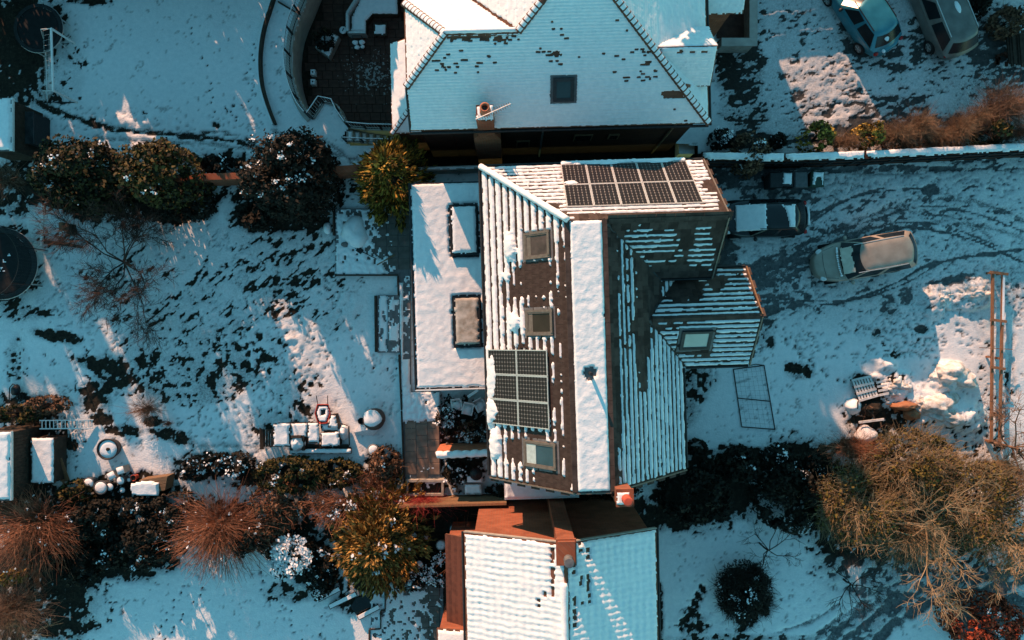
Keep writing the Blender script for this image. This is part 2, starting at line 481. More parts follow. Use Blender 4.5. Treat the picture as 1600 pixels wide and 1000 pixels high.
D = np.full(GX.shape, -0.14)          # how much soil, grass and slush shows through
def blob(cx, cy, rx, ry, amt, rot=0.0, soft=0.5):
    global D
    c, s = math.cos(math.radians(rot)), math.sin(math.radians(rot))
    dx, dy = gpx - cx, gpy - cy
    u = (dx * c + dy * s) / rx; v = (-dx * s + dy * c) / ry
    r = np.hypot(u, v) + (fbm(gpx / 26, gpy / 26, 11, 3) - 0.5) * 0.55
    D = np.maximum(D, amt * (1 - sstep(1 - soft, 1 + soft * 0.4, r)))
for a in [
    # top left garden
    (30, 55, 75, 75, 1.15), (25, 120, 55, 50, 0.9), (60, 150, 50, 25, 0.6), (10, 200, 70, 50, 0.5), (140, 0, 40, 7, 0.8),
    (100, 110, 40, 60, 0.25),
    # below the hedge
    (180, 300, 170, 50, 1.0), (280, 330, 60, 25, 1.0), (450, 300, 90, 70, 1.0), (610, 290, 55, 55, 0.9), (350, 262, 60, 30, 0.7), (390, 340, 40, 30, .8),
    (20, 290, 60, 50, 0.8), (505, 300, 30, 40, 0.55), (470, 345, 60, 20, 0.9), (10, 420, 60, 70, 0.9),  # bare patch at the netted trampoline also stands in for its shadow
    (550, 285, 40, 18, 0.5), (70, 375, 60, 16, 0.45), (200, 440, 90, 60, 0.3),
    # left garden, trampled
    (430, 400, 170, 60, 0.36, -25), (300, 540, 210, 80, 0.33), (250, 590, 130, 50, 0.45), (90, 525, 50, 12, 0.85, 12),
    (160, 570, 60, 15, 0.9, 12), (230, 562, 30, 18, 0.75, -30), (150, 620, 30, 35, 0.7), (185, 590, 45, 25, 0.75), (280, 590, 110, 24, 0.45),
    (350, 590, 70, 40, 0.6, -30), (390, 550, 60, 60, 0.5, 40), (470, 600, 70, 50, 0.30, 40), (420, 660, 60, 25, 0.35), (160, 655, 20, 10, 0.9),
    (195, 673, 32, 11, 1.0), (265, 680, 40, 12, 0.9, 15), (240, 660, 20, 10, 0.8), (440, 470, 50, 45, 0.42), (470, 435, 40, 30, 0.45), (40, 490, 50, 14, 0.55), (300, 460, 120, 40, 0.34, -30),
    (520, 470, 60, 70, 0.24), (478, 640, 14, 10, .9), (322, 520, 70, 20, .4), (25, 560, 20, 60, .35), (60, 700, 60, 70, 0.9), (30, 640, 70, 26, .9),
    # left bottom beds
    (60, 800, 130, 45, 0.95), (200, 765, 90, 30, 0.85), (330, 730, 60, 26, 0.85), (480, 745, 150, 26, 0.9), (600, 740, 35, 45, 0.85),
    (150, 850, 110, 60, 1.1), (220, 870, 75, 40, 1.0), (60, 920, 110, 110, 1.0), (110, 945, 75, 60, 0.5, 0, .9), (330, 820, 110, 45, 0.8), (480, 820, 130, 50, 0.75), (490, 880, 45, 60, 0.85, -20),
    (620, 850, 85, 80, 1.0), (660, 880, 65, 60, 1.0), (560, 945, 42, 22, 0.9), (690, 930, 28, 60, 1.0), (460, 925, 60, 18, 0.5), (580, 900, 40, 40, .8),
    (650, 825, 130, 30, 1.1), (700, 800, 90, 25, 1.1), (670, 945, 55, 40, 0.45), (690, 985, 20, 30, 0.9),
    # round the middle house
    (900, 255, 300, 22, 1.2), (900, 795, 160, 30, 1.2), (722, 690, 46, 85, 0.86), (1110, 770, 105, 60, 1.15), (1060, 800, 40, 30, 1.2), (1150, 725, 90, 30, 0.82), (1250, 745, 100, 60, 0.95),
    (1200, 710, 160, 14, 0.75), (1085, 590, 30, 20, 0.55, -30), (1090, 612, 40, 22, 0.5, -40), (1075, 640, 22, 30, 0.5),
    (1110, 400, 60, 60, 0.85), (1180, 430, 70, 35, 0.8, -10), (1240, 405, 90, 30, 0.6, -18), (1300, 370, 90, 26, 0.44, -15), (1390, 335, 190, 55, 0.34, -5),
    (1190, 475, 30, 70, 0.65), (1230, 465, 60, 30, 0.5, 20), (1300, 450, 120, 22, 0.34, 0), (1400, 410, 120, 40, 0.27), (1460, 335, 150, 40, 0.3), (1150, 275, 70, 30, 0.75), (1230, 285, 65, 28, 0.75), (1220, 310, 70, 16, .55),
    (1456, 296, 15, 10, 1.15, 0, .2), (1247, 577, 26, 15, 0.8, 15), (1400, 490, 130, 60, 0.17), (1390, 590, 40, 10, 0.4), (1415, 462, 12, 16, 0.85), (1497, 437, 45, 8, 0.8, -8), (1390, 480, 16, 26, .65),
    (1440, 515, 12, 8, .9), (1400, 555, 10, 7, .9), (1370, 520, 9, 12, .8), (1205, 535, 8, 14, .7), (1300, 395, 100, 20, .35, -15),
    (1360, 655, 40, 45, 1.0), (1410, 650, 35, 25, 0.8), (1330, 700, 40, 20, 0.9),
    # top right drive
    (1155, 100, 48, 90, 0.8), (1165, 180, 45, 40, 0.6), (1180, 40, 30, 50, .5), (1285, 130, 85, 75, 0.30, 0, .3), (1270, 180, 50, 20, 0.5), (1245, 150, 14, 14, 0.7), (1240, 45, 60, 40, 0.3), (1440, 80, 130, 80, 0.38),
    (1385, 105, 50, 22, 0.5), (1390, 165, 90, 20, 0.62), (1420, 200, 170, 26, 0.85), (1545, 70, 45, 70, 0.75), (1560, 120, 60, 40, 0.6), (1350, 60, 50, 50, 0.7, 50), (1470, 60, 50, 60, .7, 60), (1260, 218, 80, 10, 0.7), (1180, 222, 70, 18, .85), (1290, 262, 100, 10, .4),
    (1530, 255, 80, 14, .4), (1480, 225, 130, 20, .8),
    # right edge
    (1560, 560, 40, 120, 0.22), (1590, 470, 30, 60, .2), (1450, 700, 170, 60, 0.4),
    # bottom right
    (1165, 930, 46, 50, 1.2), (1420, 800, 170, 110, 1.0), (1340, 840, 80, 60, 0.9), (1352, 608, 26, 24, 1.0), (1320, 264, 290, 7, .8), (1350, 985, 60, 40, .42, -32), (1420, 935, 70, 26, .62, -22), (1500, 908, 70, 18, .7, -10), (1570, 900, 50, 16, .6), (1300, 985, 40, 12, .5, -25), (1300, 780, 70, 60, 1.0), (1470, 890, 160, 36, 0.66), (1540, 960, 70, 50, 1.2), (1370, 905, 60, 30, 0.5, -25),  # also darker ground under the pallet and along the boundary wall foot
    (1085, 975, 30, 26, 0.5), (1160, 1000, 140, 10, 0.55), (1028, 960, 10, 70, 0.85), (1560, 940, 60, 30, .7), (1310, 870, 50, 50, .5), (1000, 815, 60, 20, 1.),
]: blob(*a)

n1 = fbm(gpx / 8, gpy / 8, 1, 4, 0.65)
cs, sn = math.cos(math.radians(-38)), math.sin(math.radians(-38))
ru, rv = gpx * cs + gpy * sn, -gpx * sn + gpy * cs
n2 = fbm(ru / 14, rv / 5.5, 2, 4, 0.68)                   # streaks of the left lawn
ru2, rv2 = gpx * math.cos(-.18) + gpy * math.sin(-.18), -gpx * math.sin(-.18) + gpy * math.cos(-.18)
n3 = fbm(ru2 / 13, rv2 / 5, 3, 4, 0.68)                 # streaks of the drives
wl_ = sstep(560, 480, gpy) * sstep(640, 560, gpx) * sstep(320, 360, gpy)
wr_ = sstep(1080, 1180, gpx) * sstep(560, 460, gpy)
nn = n1 * (1 - wl_) * (1 - wr_) + n2 * wl_ + n3 * wr_ * (1 - wl_)
nn = np.clip((nn - 0.26) / 0.48, 0, 1)
bare = sstep(-0.16, 0.26, D * 0.97 - nn)

depth = np.zeros_like(D)
def stroke(pts, w, amt, dig=0.03, broken=0.5, seed=0, px=True):
    """a track through the snow"""
    global bare, depth
    p = smooth_path(pts, 6)
    xs = [a for a, b in p]; ys = [b for a, b in p]
    i0, i1 = np.searchsorted(gxs, [(min(xs) - 800 - 20) / PXM, (max(xs) - 800 + 20) / PXM])
    j0, j1 = np.searchsorted(gys, [(500 - max(ys) - 20) / PXM, (500 - min(ys) + 20) / PXM])
    if i1 <= i0 or j1 <= j0: return
    sl = (slice(i0, i1), slice(j0, j1))
    wob = (fbm(gpx[sl] / 15, gpy[sl] / 15, 21 + seed, 2) - 0.5) * w * 1.2
    d = seg_dist(gpx[sl], gpy[sl], p) + wob
    k = 1 - sstep(w * 0.35, w * 0.75, d)
    brk = sstep(broken - 0.12, broken + 0.12, fbm(gpx[sl] / 9, gpy[sl] / 9, 31 + seed, 3) + 0.18)
    bare[sl] = np.maximum(bare[sl], k * amt * brk)
    depth[sl] = np.maximum(depth[sl], k * dig)
for i, a in enumerate([
    ([(1255, 350), (1290, 327), (1340, 306), (1395, 297), (1445, 294)], 3, 0.85, .03, .25), ([(1268, 348), (1300, 326), (1345, 303), (1385, 293)], 2.6, 0.75, .03, .25),
    ([(1180, 425), (1250, 405), (1330, 380), (1400, 356), (1470, 362), (1530, 378), (1600, 410)], 3, 0.85, .03, .25), ([(1190, 418), (1260, 396), (1330, 372), (1400, 348), (1480, 354), (1560, 385)], 2.6, 0.7, .03, .28), ([(1280, 372), (1360, 345), (1450, 322), (1530, 335), (1600, 362)], 2.6, .65, .02, .3),
    ([(1330, 345), (1400, 325), (1450, 311), (1520, 316), (1570, 330), (1600, 345)], 7, 0.5),
    ([(1200, 462), (1260, 470), (1330, 468), (1400, 442), (1450, 415), (1530, 398), (1600, 390)], 3.2, 0.9, .03, .22), ([(1200, 469), (1270, 477), (1350, 466), (1420, 440), (1480, 408), (1560, 398)], 2.8, 0.8, .03, .25),
    ([(1400, 356), (1480, 345), (1540, 365), (1570, 410)], 4, 0.45), ([(1440, 330), (1520, 348), (1600, 372)], 4, .4),
    ([(1140, 455), (1200, 440), (1270, 400), (1360, 355)], 12, 0.6),
    ([(1130, 500), (1190, 490), (1230, 450)], 5, .5),
    ([(60, 160), (95, 178), (140, 192), (210, 206), (300, 213), (370, 222), (420, 240)], 7, 0.75), ([(70, 158), (110, 180), (180, 200), (260, 208), (340, 207), (400, 222)], 5, 0.6),
    ([(150, 215), (240, 222), (330, 225), (400, 236)], 6, .35),
    ([(430, 205), (470, 225), (520, 240), (560, 250)], 5, 0.45), ([(500, 215), (530, 235), (550, 255)], 5, 0.4),
    ([(300, 700), (360, 697), (420, 700)], 9, .3),
    ([(1200, 240), (1320, 268), (1440, 272)], 3, .4),
    # tyre tracks bottom right
    ([(1310, 1010), (1360, 970), (1430, 930), (1500, 908), (1610, 895)], 12, 0.7, .02, .3), ([(1355, 1010), (1400, 975), (1450, 945), (1520, 925), (1610, 905)], 12, 0.75, .02, .3), ([(1285, 1010), (1330, 970), (1370, 940)], 12, 0.6, .02, .35),
    ([(1270, 1005), (1300, 975), (1360, 935), (1420, 905)], 6, 0.5), ([(1210, 990), (1270, 970), (1310, 945)], 5, .5),
    ([(1560, 690), (1580, 560), (1590, 440)], 5, .3), ([(1590, 620), (1575, 540), (1560, 470)], 4, .25),
    ([(1145, 600), (1180, 590)], 3, .3),
    ([(360, 740), (420, 690)], 5, .4), ([(60, 480), (110, 440), (125, 430)], 4, .3),
    ([(410, 60), (450, 75)], 1.5, .3),
]): stroke(*a, seed=i)
def dots(pts, gap, r, amt=0.9, jit=2.0, seed=0):
    global bare, depth
    rn = random.Random(seed)
    p = smooth_path(pts, 12)
    acc = 0; last = p[0]; side = 1
    for q in p[1:]:
        acc += math.hypot(q[0] - last[0], q[1] - last[1]); last = q
        if acc >= gap:
            acc = 0; side = -side
            dx = q[0] + side * jit + rn.uniform(-1, 1); dy = q[1] + rn.uniform(-1.5, 1.5)
            i = np.searchsorted(gxs, (dx - 800) / PXM); j = np.searchsorted(gys, (500 - dy) / PXM)
            sl = (slice(max(i - 6, 0), i + 7), slice(max(j - 6, 0), j + 7))
            k = 1 - sstep(r * 0.5, r * 1.3, np.hypot(gpx[sl] - dx, (gpy[sl] - dy) * 0.8))
            bare[sl] = np.maximum(bare[sl], k * amt); depth[sl] = np.maximum(depth[sl], k * 0.05)
for i, a in enumerate([
    ([(290, 25), (300, 50), (312, 72), (325, 120), (332, 165), (335, 190)], 9, 1.3), ([(400, 60), (395, 90), (387, 120), (396, 145), (385, 160), (352, 168)], 6, 1.5), ([(352, 168), (365, 182), (372, 190)], 5, 1.5),
    ([(336, 192), (338, 196)], 2, 4), ([(225, 176), (226, 178)], 1, 2), ([(142, 184), (144, 185)], 1, 2.5),
    ([(295, 905), (275, 935), (262, 960), (250, 985), (240, 1000)], 11, 1.6), ([(325, 910), (305, 940), (285, 965), (270, 985), (258, 1000)], 11, 1.5),
    ([(410, 880), (412, 930), (440, 960), (470, 1000)], 13, 1.6), ([(500, 920), (508, 945), (503, 980), (500, 1000)], 13, 1.6), ([(425, 905), (440, 940), (460, 965)], 13, 1.5),
    ([(1100, 912), (1090, 932), (1078, 955), (1068, 985)], 5, 4, .85), ([(1105, 915), (1092, 940), (1082, 960)], 5, 3.5, .85),
    ([(570, 574), (625, 577)], 16, 2), ([(440, 592), (460, 592)], 8, 2),
    ([(450, 640), (410, 600), (380, 560)], 9, 3, .5), ([(520, 560), (470, 500), (430, 430), (480, 380)], 10, 3, .45), ([(560, 540), (520, 470), (500, 420)], 11, 3, .45),
    ([(1220, 520), (1260, 560), (1300, 590), (1340, 600)], 12, 3, .6), ([(1330, 500), (1380, 520), (1430, 510), (1470, 530)], 12, 3, .5), ([(1270, 380), (1360, 340), (1440, 330)], 9, 3, .5), ([(1370, 395), (1440, 380), (1520, 400)], 9, 3, .5),
    ([(1440, 440), (1490, 470), (1500, 520)], 11, 3, .5), ([(100, 700), (90, 690), (130, 660)], 9, 2, .5), ([(330, 640), (420, 640), (500, 690)], 9, 2.5, .5),
    ([(1280, 310), (1350, 290), (1430, 270)], 8, 2.5, .5), ([(1480, 260), (1540, 290), (1590, 300)], 10, 3, .4),
]): dots(*a, seed=i)

def scuffs(n, box, rot, spread, size, amt, seed, region=None):
    """many small separate prints and scrapes"""
    rs = np.random.RandomState(seed)
    X = box[0] + rs.rand(n) * (box[1] - box[0]); Y = box[2] + rs.rand(n) * (box[3] - box[2])
    den = fbm(X / 60, Y / 60, seed + 1, 3)
    ok = den > .30 + .35 * rs.rand(n)
    if region is not None: ok &= region(X, Y)
    for x, y, a, l, am in zip(X[ok], Y[ok], rot + rs.normal(size=ok.sum()) * spread, size * (.5 + rs.rand(ok.sum())), amt * (.35 + .65 * rs.rand(ok.sum()))):
        i = np.searchsorted(gxs, (x - 800) / PXM); j = np.searchsorted(gys, (500 - y) / PXM)
        sl = (slice(max(i - 4, 0), i + 5), slice(max(j - 4, 0), j + 5))
        c, s = math.cos(a), math.sin(a); dx = gpx[sl] - x; dy = gpy[sl] - y
        r = np.hypot((dx * c + dy * s) / l, (-dx * s + dy * c) / 1.7)
        k = 1 - sstep(.35, 1.25, r)
        bare[sl] = np.maximum(bare[sl], k * am); depth[sl] = np.maximum(depth[sl], k * .035)
scuffs(4200, (1090, 1600, 262, 560), -.2, .7, 4.2, .62, 5, lambda x, y: (x > 1160) | (y > 440))
scuffs(700, (1090, 1540, 560, 700), 0, 1.5, 2.6, .5, 6)
scuffs(1700, (70, 520, 350, 700), -.66, .5, 4.2, .6, 7, lambda x, y: y > 330 + .02 * x)
scuffs(500, (430, 622, 440, 660), -1.0, .5, 4.0, .38, 8)
scuffs(1500, (1130, 1600, 0, 222), .1, .9, 3.6, .6, 9, lambda x, y: x > 1186)
scuffs(260, (1060, 1300, 820, 1000), 0, 1.5, 2.0, .3, 10)
scuffs(300, (60, 420, 165, 245), .1, .6, 3.5, .45, 12)
lump = np.zeros_like(D)
def heap(cx, cy, rx, ry, h, rot=0):
    global lump
    c, s = math.cos(math.radians(rot)), math.sin(math.radians(rot))
    u = ((gpx - cx) * c + (gpy - cy) * s) / rx; v = (-(gpx - cx) * s + (gpy - cy) * c) / ry
    r = np.hypot(u, v) + (fbm(gpx / 12, gpy / 12, 51, 3) - 0.5) * 0.8
    lump = np.maximum(lump, h * np.clip(1 - r, 0, 1) ** 0.7)
relief = (fbm(GX * 2.6, GY * 2.6, 61, 4, .55) - 0.5) * 0.10
rough_zone = np.clip(sstep(0.05, 0.3, D) + 0.25, 0, 1)
relief = relief * rough_zone + (fbm(GX * 0.7, GY * 0.7, 63, 2) - 0.5) * 0.06
for h in [(1515, 460, 45, 28, 0.35, -15), (1462, 470, 26, 30, 0.30), (1480, 592, 34, 28, 0.6), (1475, 640, 55, 34, 0.42), (1400, 600, 36, 26, 0.3, 30),
          (1385, 570, 24, 18, 0.25, 50), (1440, 625, 40, 26, .3), (1500, 650, 40, 30, .45), (652, 650, 30, 18, 0.12), (1250, 578, 30, 16, .06),
          (220, 190, 70, 18, .05), (415, 545, 70, 60, .10, 40)]: heap(*h)
lump_rough = (lump > 0.02) * (fbm(GX * 4.5, GY * 4.5, 65, 4, .6) - 0.5) * 0.20
GZ = (1 - bare) * 0.05 + relief - depth + lump + lump_rough
outer = (np.abs(GX) > 26) | (np.abs(GY) > 17)
GZ = np.where(outer, 0.03, GZ) - 0.05
grass = fbm(gpx / 60, gpy / 60, 71, 3)
idx = np.arange(GX.size).reshape(GX.shape)
cxm = (GX[:-1, :-1] + GX[1:, 1:]) / 2; cym = (GY[:-1, :-1] + GY[1:, 1:]) / 2
keep = ~in_poly(cxm, cym, PIT)
F = np.stack([idx[:-1, :-1], idx[1:, :-1], idx[1:, 1:], idx[:-1, 1:]], -1)[keep]
Vg = np.stack([GX, GY, GZ], -1).reshape(-1, 3)

def ground_mat():
    m = bpy.data.materials.new('snowy_ground'); m.use_nodes = True
    n, l = m.node_tree.nodes, m.node_tree.links
    b = n['Principled BSDF']; b.inputs['Roughness'].default_value = 0.85; b.inputs['Specular IOR Level'].default_value = 0.2
    at = n.new('ShaderNodeAttribute'); at.attribute_name = 'bare'
    ag = n.new('ShaderNodeAttribute'); ag.attribute_name = 'slush'
    tc = n.new('ShaderNodeTexCoord')
    def noise(sc, det=4, rough=.6):
        t = n.new('ShaderNodeTexNoise'); t.inputs['Scale'].default_value = sc; t.inputs['Detail'].default_value = det; t.inputs['Roughness'].default_value = rough
        l.new(tc.outputs['Object'], t.inputs['Vector']); return t.outputs['Fac']
    def ramp(fac, stops):
        r = n.new('ShaderNodeValToRGB')
        while len(r.color_ramp.elements) < len(stops): r.color_ramp.elements.new(0.5)
        for e, (p, c) in zip(r.color_ramp.elements, stops): e.position = p; e.color = (*c, 1)
        l.new(fac, r.inputs[0]); return r.outputs[0]
    def math_(op, a, b_):
        k = n.new('ShaderNodeMath'); k.operation = op
        for i, x in enumerate((a, b_)):
            if isinstance(x, (int, float)): k.inputs[i].default_value = x
            else: l.new(x, k.inputs[i])
        return k.outputs[0]
    def mix(f, a, b_):
        k = n.new('ShaderNodeMix'); k.data_type = 'RGBA'; l.new(f, k.inputs[0]); l.new(a, k.inputs[6]); l.new(b_, k.inputs[7]); return k.outputs[2]
    snow = ramp(noise(5), [(0.3, (0.72, 0.75, 0.77)), (0.7, (0.84, 0.85, 0.86))])
    soil = ramp(noise(9, 6, .7), [(0.3, (0.006, 0.005, 0.004)), (0.55, (0.022, 0.017, 0.011)), (0.75, (0.05, 0.042, 0.026))])
    slush = ramp(noise(7, 6, .7), [(0.3, (0.05, 0.055, 0.06)), (0.7, (0.17, 0.18, 0.185))])
    under = mix(ag.outputs['Fac'], soil, slush)
    TH = n.new('ShaderNodeAttribute'); TH.attribute_name = 'thin'
    # fine break-up of the edge between snow and soil
    f = math_('ADD', at.outputs['Fac'], math_('MULTIPLY', math_('MULTIPLY', math_('SUBTRACT', noise(17, 6, .8), 0.5), 1.5), math_('MINIMUM', math_('ADD', math_('MULTIPLY', at.outputs['Fac'], 4.0), math_('MULTIPLY', TH.outputs['Fac'], 1.1)), 1.0)))
    f = ramp(f, [(0.42, (0, 0, 0)), (0.60, (1, 1, 1))])
    # thin snow: grass tips and wet ground show through in fine specks
    th = n.new('ShaderNodeAttribute'); th.attribute_name = 'thin'
    tn = ramp(noise(11, 8, .85), [(0.34, (1, 1, 1)), (0.66, (0, 0, 0))])
    tf = math_('MULTIPLY', th.outputs['Fac'], math_('ADD', math_('MULTIPLY', tn, 1.15), 0.10))
    tf = math_('MINIMUM', tf, 0.88)
    grassy = ramp(noise(15, 6, .7), [(0.3, (0.030, 0.032, 0.026)), (0.7, (0.11, 0.11, 0.095))])
    snow = mix(tf, snow, grassy)
    c = mix(f, snow, under)
    l.new(c, b.inputs['Base Color'])
    bp = n.new('ShaderNodeBump'); bp.inputs['Strength'].default_value = 0.6; bp.inputs['Distance'].default_value = 0.04
    l.new(noise(13, 5, .65), bp.inputs['Height']); l.new(bp.outputs[0], b.inputs['Normal'])
    return m
me = mesh_from('snowy_ground', Vg, F, ground_mat(), True)
thin = np.clip(D * 1.5 - .05, 0, 1) * 0.75 * (1 - .6 * (lump > .05)) + 0.06
thin = np.maximum(thin, 0.30 * wl_ + 0.42 * wr_ * sstep(700, 520, gpy))
thin = np.maximum(thin, .45 * sstep(1185, 1215, gpx) * sstep(230, 200, gpy)) * (.55 + .9 * fbm(gpx / 34, gpy / 34, 77, 3))
thin = np.maximum(thin, 0.85 * sstep(0.02, 0.4, bare))
for nm, arr in (('bare', bare), ('thin', thin), ('slush', np.clip(wr_ * 0.9 * (.45 + .55 * sstep(235, 265, gpy)) * (1 - .6 * sstep(1215, 1190, gpx) * sstep(250, 230, gpy)) + sstep(1180, 1300, gpx) * sstep(860, 920, gpy), 0, 1))):
    a_ = me.attributes.new(nm, 'FLOAT', 'POINT')
    if len(me.vertices) == arr.size: a_.data.foreach_set('value', arr.astype(np.float32).ravel())
ground = add_obj('ground', me)
ground['kind'] = 'structure'
def gz(X, Y):
    i = int(np.clip(np.searchsorted(gxs, X), 0, len(gxs) - 1)); j = int(np.clip(np.searchsorted(gys, Y), 0, len(gys) - 1))
    return float(GZ[i, j])

# ------------------------------------------------------------------ sunken patio: floor, pavers, walls, rails
fl = MB()
fl.quad((-13, 5.5, PIT_Z - .03), (10, 5.5, PIT_Z - .03), (10, 20, PIT_Z - .03), (-13, 20, PIT_Z - .03))
patio = fl.build('patio_floor', SOIL, None, kind='structure')
pv = MB(); c = bpy.data.meshes.new('paver')
pw, ph = 0.50, 0.40
def chamfer_block(name, w, d, h, m, ch=0.012):
    b = MB()
    x, y = w / 2, d / 2
    vs = [(-x, -y, 0), (x, -y, 0), (x, y, 0), (-x, y, 0), (-x, -y, h - ch), (x, -y, h - ch), (x, y, h - ch), (-x, y, h - ch),
          (-x + ch, -y + ch, h), (x - ch, -y + ch, h), (x - ch, y - ch, h), (-x + ch, y - ch, h)]
    b.add(vs, [(8, 9, 10, 11), (0, 1, 5, 4), (1, 2, 6, 5), (2, 3, 7, 6), (3, 0, 4, 7), (4, 5, 9, 8), (5, 6, 10, 9), (6, 7, 11, 10), (7, 4, 8, 11)])
    return mesh_from(name, b.v, b.f, m)
paver_me = [chamfer_block('paver', pw - .018, ph - .018, 0.04, PAVER), chamfer_block('paver', pw / 2 - .018, ph - .018, 0.04, PAVER)]
rn = random.Random(4)
cnt = 0
for iy in range(0, 22):
    y = 7.95 + iy * ph
    x = -10.6 + rn.choice([0, .15, .3])
    while x < -4.9:
        k = 0 if rn.random() < .7 else 1
        w = pw if k == 0 else pw / 2
        X, Y = x + w / 2, y + ph / 2
        px_, py_ = topx(X, Y, PIT_Z)
        if in_poly(np.array([X - .15]), np.array([Y]), PIT)[0] and py_ > -10 and px_ < 632 and px_ > 480 and cnt < 290:
            o = add_obj('paver', paver_me[k], patio, (X, Y, PIT_Z - .03 + rn.uniform(0, .008)), (rn.uniform(-.006, .006), rn.uniform(-.006, .006), rn.uniform(-.008, .008)))
            cnt += 1
        x += w
plp = Plane([(-10.5, 8, PIT_Z + .012), (-4.8, 8, PIT_Z + .012), (-4.8, 15, PIT_Z + .012), (-10.5, 15, PIT_Z + .012)], (1, 0, 0))
snow_plane('snow_dusting', plp, lambda u, v, x, y: np.where((1 - np.hypot((x - 580) / 52, (y - 115) / 50)) * 0.7 + (fbm(x / 2.0, y / 2.0, 81, 4, .75) - .60) * 3.2 > 0.02, 0.006, -1), patio, mat('frost_dust', (.22, .21, .20), (.36, .35, .34), scale=14, rough=.9), 0.03)

def curve_wall(name, label, cat, path, z0, z1, th, m, cap=None, side=-1, parent=None):
    """wall following a path of px points at its rim; thickness to the given side"""
    P = [Vector((*W2(x, y), 0)) for x, y in path]
    b = MB(); n = len(P); nr = []
    for i in range(n):
        d = (P[min(i + 1, n - 1)] - P[max(i - 1, 0)]).normalized()
        nr.append(Vector((-d.y, d.x, 0)) * side)
    for i in range(n - 1):
        a, c_, na, nc = P[i], P[i + 1], nr[i], nr[i + 1]
        q = [a, c_, c_ + nc * th, a + na * th]
        b.add([v + Vector((0, 0, z0)) for v in q] + [v + Vector((0, 0, z1)) for v in q],
              [(4, 5, 6, 7), (0, 1, 5, 4), (2, 3, 7, 6)] + ([(3, 0, 4, 7)] if i == 0 else []) + ([(1, 2, 6, 5)] if i == n - 2 else []))
    return b, P, nr
t = Thing('retaining_wall', 'curved grey retaining wall round the sunken patio with railing on top', 'wall', (-10, 11, PIT_Z))
arc = smooth_path([(505, -60), (481, 0), (463, 45), (457, 85), (459, 120), (467, 150), (478, 172), (488, 184)], 6)
b, P_, N_ = curve_wall('', '', '', arc, PIT_Z, 0.06, 0.30, RENDERW, side=-1)
b.build('wall_body', RENDERW, t)
b2 = MB()
for i in range(len(P_) - 1):
    pass
steps_wall = [(488, 184), (505, 158), (527, 163), (534, 180), (546, 196), (575, 199), (620, 200)]
b, P2_, N2_ = curve_wall('', '', '', steps_wall, PIT_Z, 0.04, 0.14, RENDERW, side=-1)
b.build('step_wall', RENDERW, t)

def railing(name, label, path, posts, h=1.0, bars=0.13, bar_m=METL, group=None):
    t = Thing(name, label, 'railing', (*W2(*path[len(path) // 2]), 0), group=group)
    P = [Vector((*W2(x, y), 0.04)) for x, y in path]
    r = MB(); r.tube([p + Vector((0, 0, h)) for p in P], 0.03, 6); r.tube([p + Vector((0, 0, 0.10)) for p in P], 0.02, 5)
    r.build('handrail', METD, t)
    sn_ = MB(); sn_.tube([p + Vector((0, 0, h + .025)) for p in P], 0.024, 5); sn_.build('rail_snow', SNOWF, t)
    L = [0]
    for a, c_ in zip(P[:-1], P[1:]): L.append(L[-1] + (c_ - a).length)
    def at(s):
        for i in range(len(P) - 1):
            if s <= L[i + 1] + 1e-6: return P[i].lerp(P[i + 1], (s - L[i]) / max(L[i + 1] - L[i], 1e-6))
        return P[-1]
    for k in range(posts):
        p = at(L[-1] * k / (posts - 1))
        MB().box(p.x - .035, p.x + .035, p.y - .035, p.y + .035, p.z - .02, p.z + h + .02).build('post', METD, t)
    n = int(L[-1] / bars); c_ = 0
    for k in range(n):
        p = at(L[-1] * (k + .5) / n)
        MB().tube([p + Vector((0, 0, .1)), p + Vector((0, 0, h))], 0.011, 4).build('baluster', bar_m, t)
    return t
arc_r = [(x - 3, y) for x, y in arc if y > -20]
railing('patio_railing', 'long curved metal railing along the rim of the sunken patio', arc_r, 7)
railing('patio_railing', 'short zigzag railing round the square landing beside the sunken patio', [(489, 186), (506, 161), (526, 165), (533, 181), (546, 199)], 4)
railing('patio_railing', 'straight railing between the stairs and the sunken patio', [(547, 199), (580, 202), (622, 203)], 4, 0.9)
railing('patio_railing', 'railing on the garden side of the stairs behind the yellow conifer', [(541, 221), (580, 223), (622, 224)], 4, 0.75)
t = Thing('garden_stairs', 'snowy stairs going down to the alley behind the yellow conifer', 'stairs', (*W2(585, 212), PIT_Z))
for k in range(9):
    x0 = 541 + k * 10
    zt = -0.02 - k * 0.16
    a = W2(x0, 204); c_ = W2(x0 + 9.4, 222)
    st = MB().box(a[0], c_[0] + .03, c_[1], a[1], PIT_Z, zt).build('step', STONE, t)
    snow_plane('step_snow', Plane([(a[0] + .03, c_[1], zt), (c_[0] - .02, c_[1], zt), (c_[0] - .02, a[1], zt), (a[0] + .03, a[1], zt)], (1, 0, 0)), lambda u, v, x, y: 0.03 + 0 * u, st, SNOW, 0.07)
# low dark edging curve on the upper lawn
edge = smooth_path([(437, -30), (424, 10), (412, 50), (407, 90), (409, 130), (418, 165), (430, 196)], 6)
t = Thing('lawn_edging', 'curved dark timber edging between the upper lawn and the path', 'edging', (*W2(410, 90), 0))
b, P3, N3 = curve_wall('', '', '', edge, -0.1, 0.26, 0.11, WOODD, side=1)
b.build('edging_boards', WOODD, t)
b, P3, N3 = curve_wall('', '', '', [(x - 3.5, y) for x, y in edge], -0.1, 0.20, 0.07, SNOW, side=1)
b.build('edging_snow', SNOW, t)
t = Thing('lawn_edging', 'thin straight edging across the path near the top of the photo', 'edging', (*W2(450, 15), 0))
MB().bar(W(435, 3, .05), W(470, 24, .05), .05, .14).build('edging_board', WOODD, t)

